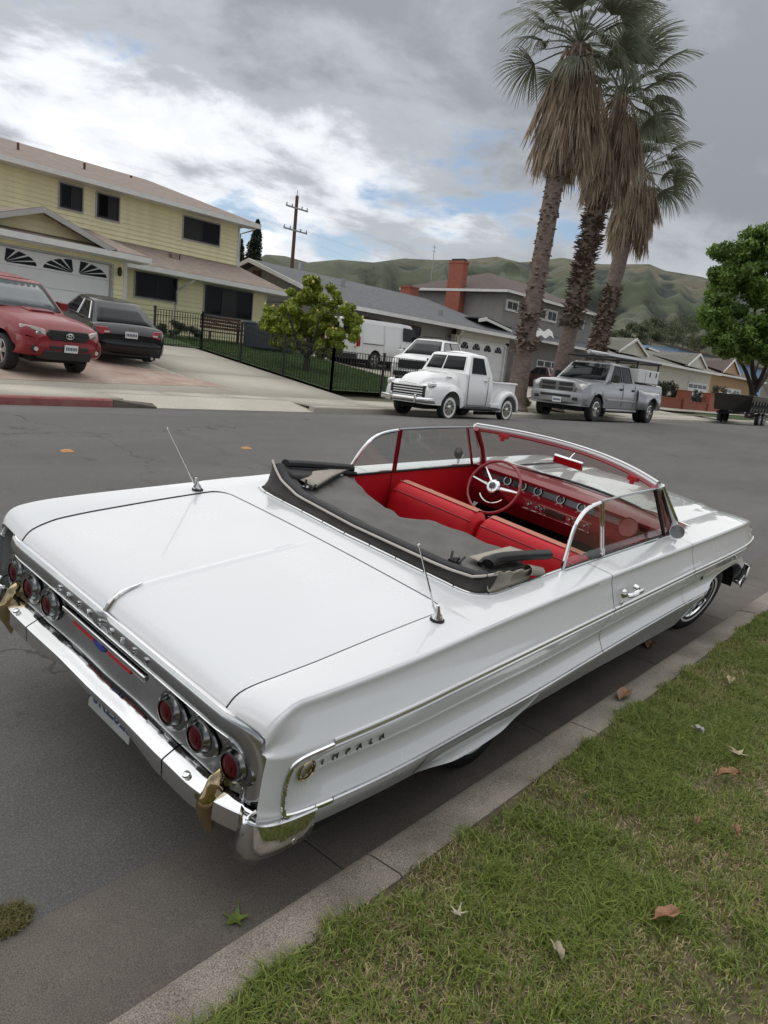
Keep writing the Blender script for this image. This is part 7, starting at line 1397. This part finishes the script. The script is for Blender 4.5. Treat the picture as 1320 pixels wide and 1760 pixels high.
for s in (-1, 1):
    mb = MB(); mb.prism([(2.0, s*.985, 1.36), (3.22, s*.985, 1.34), (2.86, s*.925, 1.93), (2.02, s*.925, 1.95)], (0, s*.02, 0)); mb.build('side_window', MT['vglass'], V_, smooth=0)
    for x0, x1 in ((-.95, .55), (.62, 1.85)): mb = MB(); mb.tube([(x0, s*1.003, .70), (x0, s*1.0, 1.2), (x0, s*.93, 1.92), (x1, s*.93, 1.92), (x1, s*1.0, 1.2), (x1, s*1.003, .70)], .010, 5); mb.build('panel_line', MT['steel'], V_)
    boxp(V_, 'door_track', MT['plastic'], -.9, .5, s*1.0-.012, s*1.0+.012, 1.06, 1.09, bevel=.004); boxp(V_, 'tail_lamp', MT['redlamp'], -1.27, -1.10, s*.95-.05, s*.95+.055, .92, 1.34)
    for x in (1.70, 2.05): boxp(V_, 'door_handle', MT['plastic'], x, x+.14, s*1.0-.02, s*1.0+.02, 1.02, 1.06, bevel=.005)
    mb = MB(); mb.obox((3.05, s*1.12, 1.45), (.06, 0, 0), (0, .10, 0), (0, 0, .17)); mb.build('door_mirror', MT['plastic'], V_, bevel=.03)
    for x in (3.70, 0): vwheel(V_, x, s*.86, .38, .24, s, 'alloy', .23)
    boxp(V_, 'rear_window', MT['vglass'], -1.285, -1.255, s*.42-.30, s*.42+.30, 1.42, 1.90)
boxp(V_, 'rear_bumper', MT['plastic'], -1.42, -1.22, -.96, .96, .42, .62); boxp(V_, 'chassis', MT['underbody'], -1.0, 4.5, -.75, .75, .22, .55); boxp(V_, 'front_bumper', MT['plastic'], 4.6, 4.92, -.85, .85, .38, .62)
# ---------------------------------------------------------------- black tipping trailer
a = atY(1262, 722, 11.2); T_ = empty('tipping_trailer', 'black steel tipping trailer with red and white reflective tape by the kerb', 'trailer', mtx=vmat((a[0]+3.2, 11.6, road_z(11.6)), 0))
mb = MB(); mb.hexa([(-2.6, -.92, .72), (2.0, -.92, .72), (2.0, .92, .72), (-2.6, .92, .72), (-2.7, -1.0, 1.62), (2.15, -1.0, 1.62), (2.15, 1.0, 1.62), (-2.7, 1.0, 1.62)]); mb.build('tipping_body', MT['v_black'], T_, bevel=.02)
for x in np.linspace(-2.4, 1.9, 8):
    for s in (-1, 1): mb = MB(); mb.obox((x, s*.985, 1.17), (.04, 0, 0), (0, .025, 0), (0, s*.04*s, .44)); mb.build('side_rib', MT['plastic'], T_)
for s in (-1, 1):
    boxp(T_, 'chassis_rail', MT['plastic'], -2.5, 2.6, s*.72-.06, s*.72+.06, .52, .68, bevel=.01)
    for k in range(8): boxp(T_, 'reflective_tape', MT['redlamp'] if k % 2 else MT['lamp'], -2.3+k*.55, -1.95+k*.55, s*.80-.02, s*.80+.02, .58, .63, bevel=.003)
    for x in (-.9, 0): vwheel(T_, x, s*.98, .36, .22, s, 'alloy')
    boxp(T_, 'mudguard', MT['plastic'], -1.35, .45, s*1.0-.13, s*1.0+.13, .76, .79, bevel=.005)
boxp(T_, 'drawbar', MT['plastic'], 2.4, 3.7, -.06, .06, .50, .60, bevel=.01); mb = MB(); mb.tube([(3.3, 0, .05), (3.3, 0, .9)], .035, 8); mb.build('jack', MT['plastic'], T_); boxp(T_, 'rear_lamp', MT['redlamp'], 2.14, 2.18, .7, .85, .75, .82)
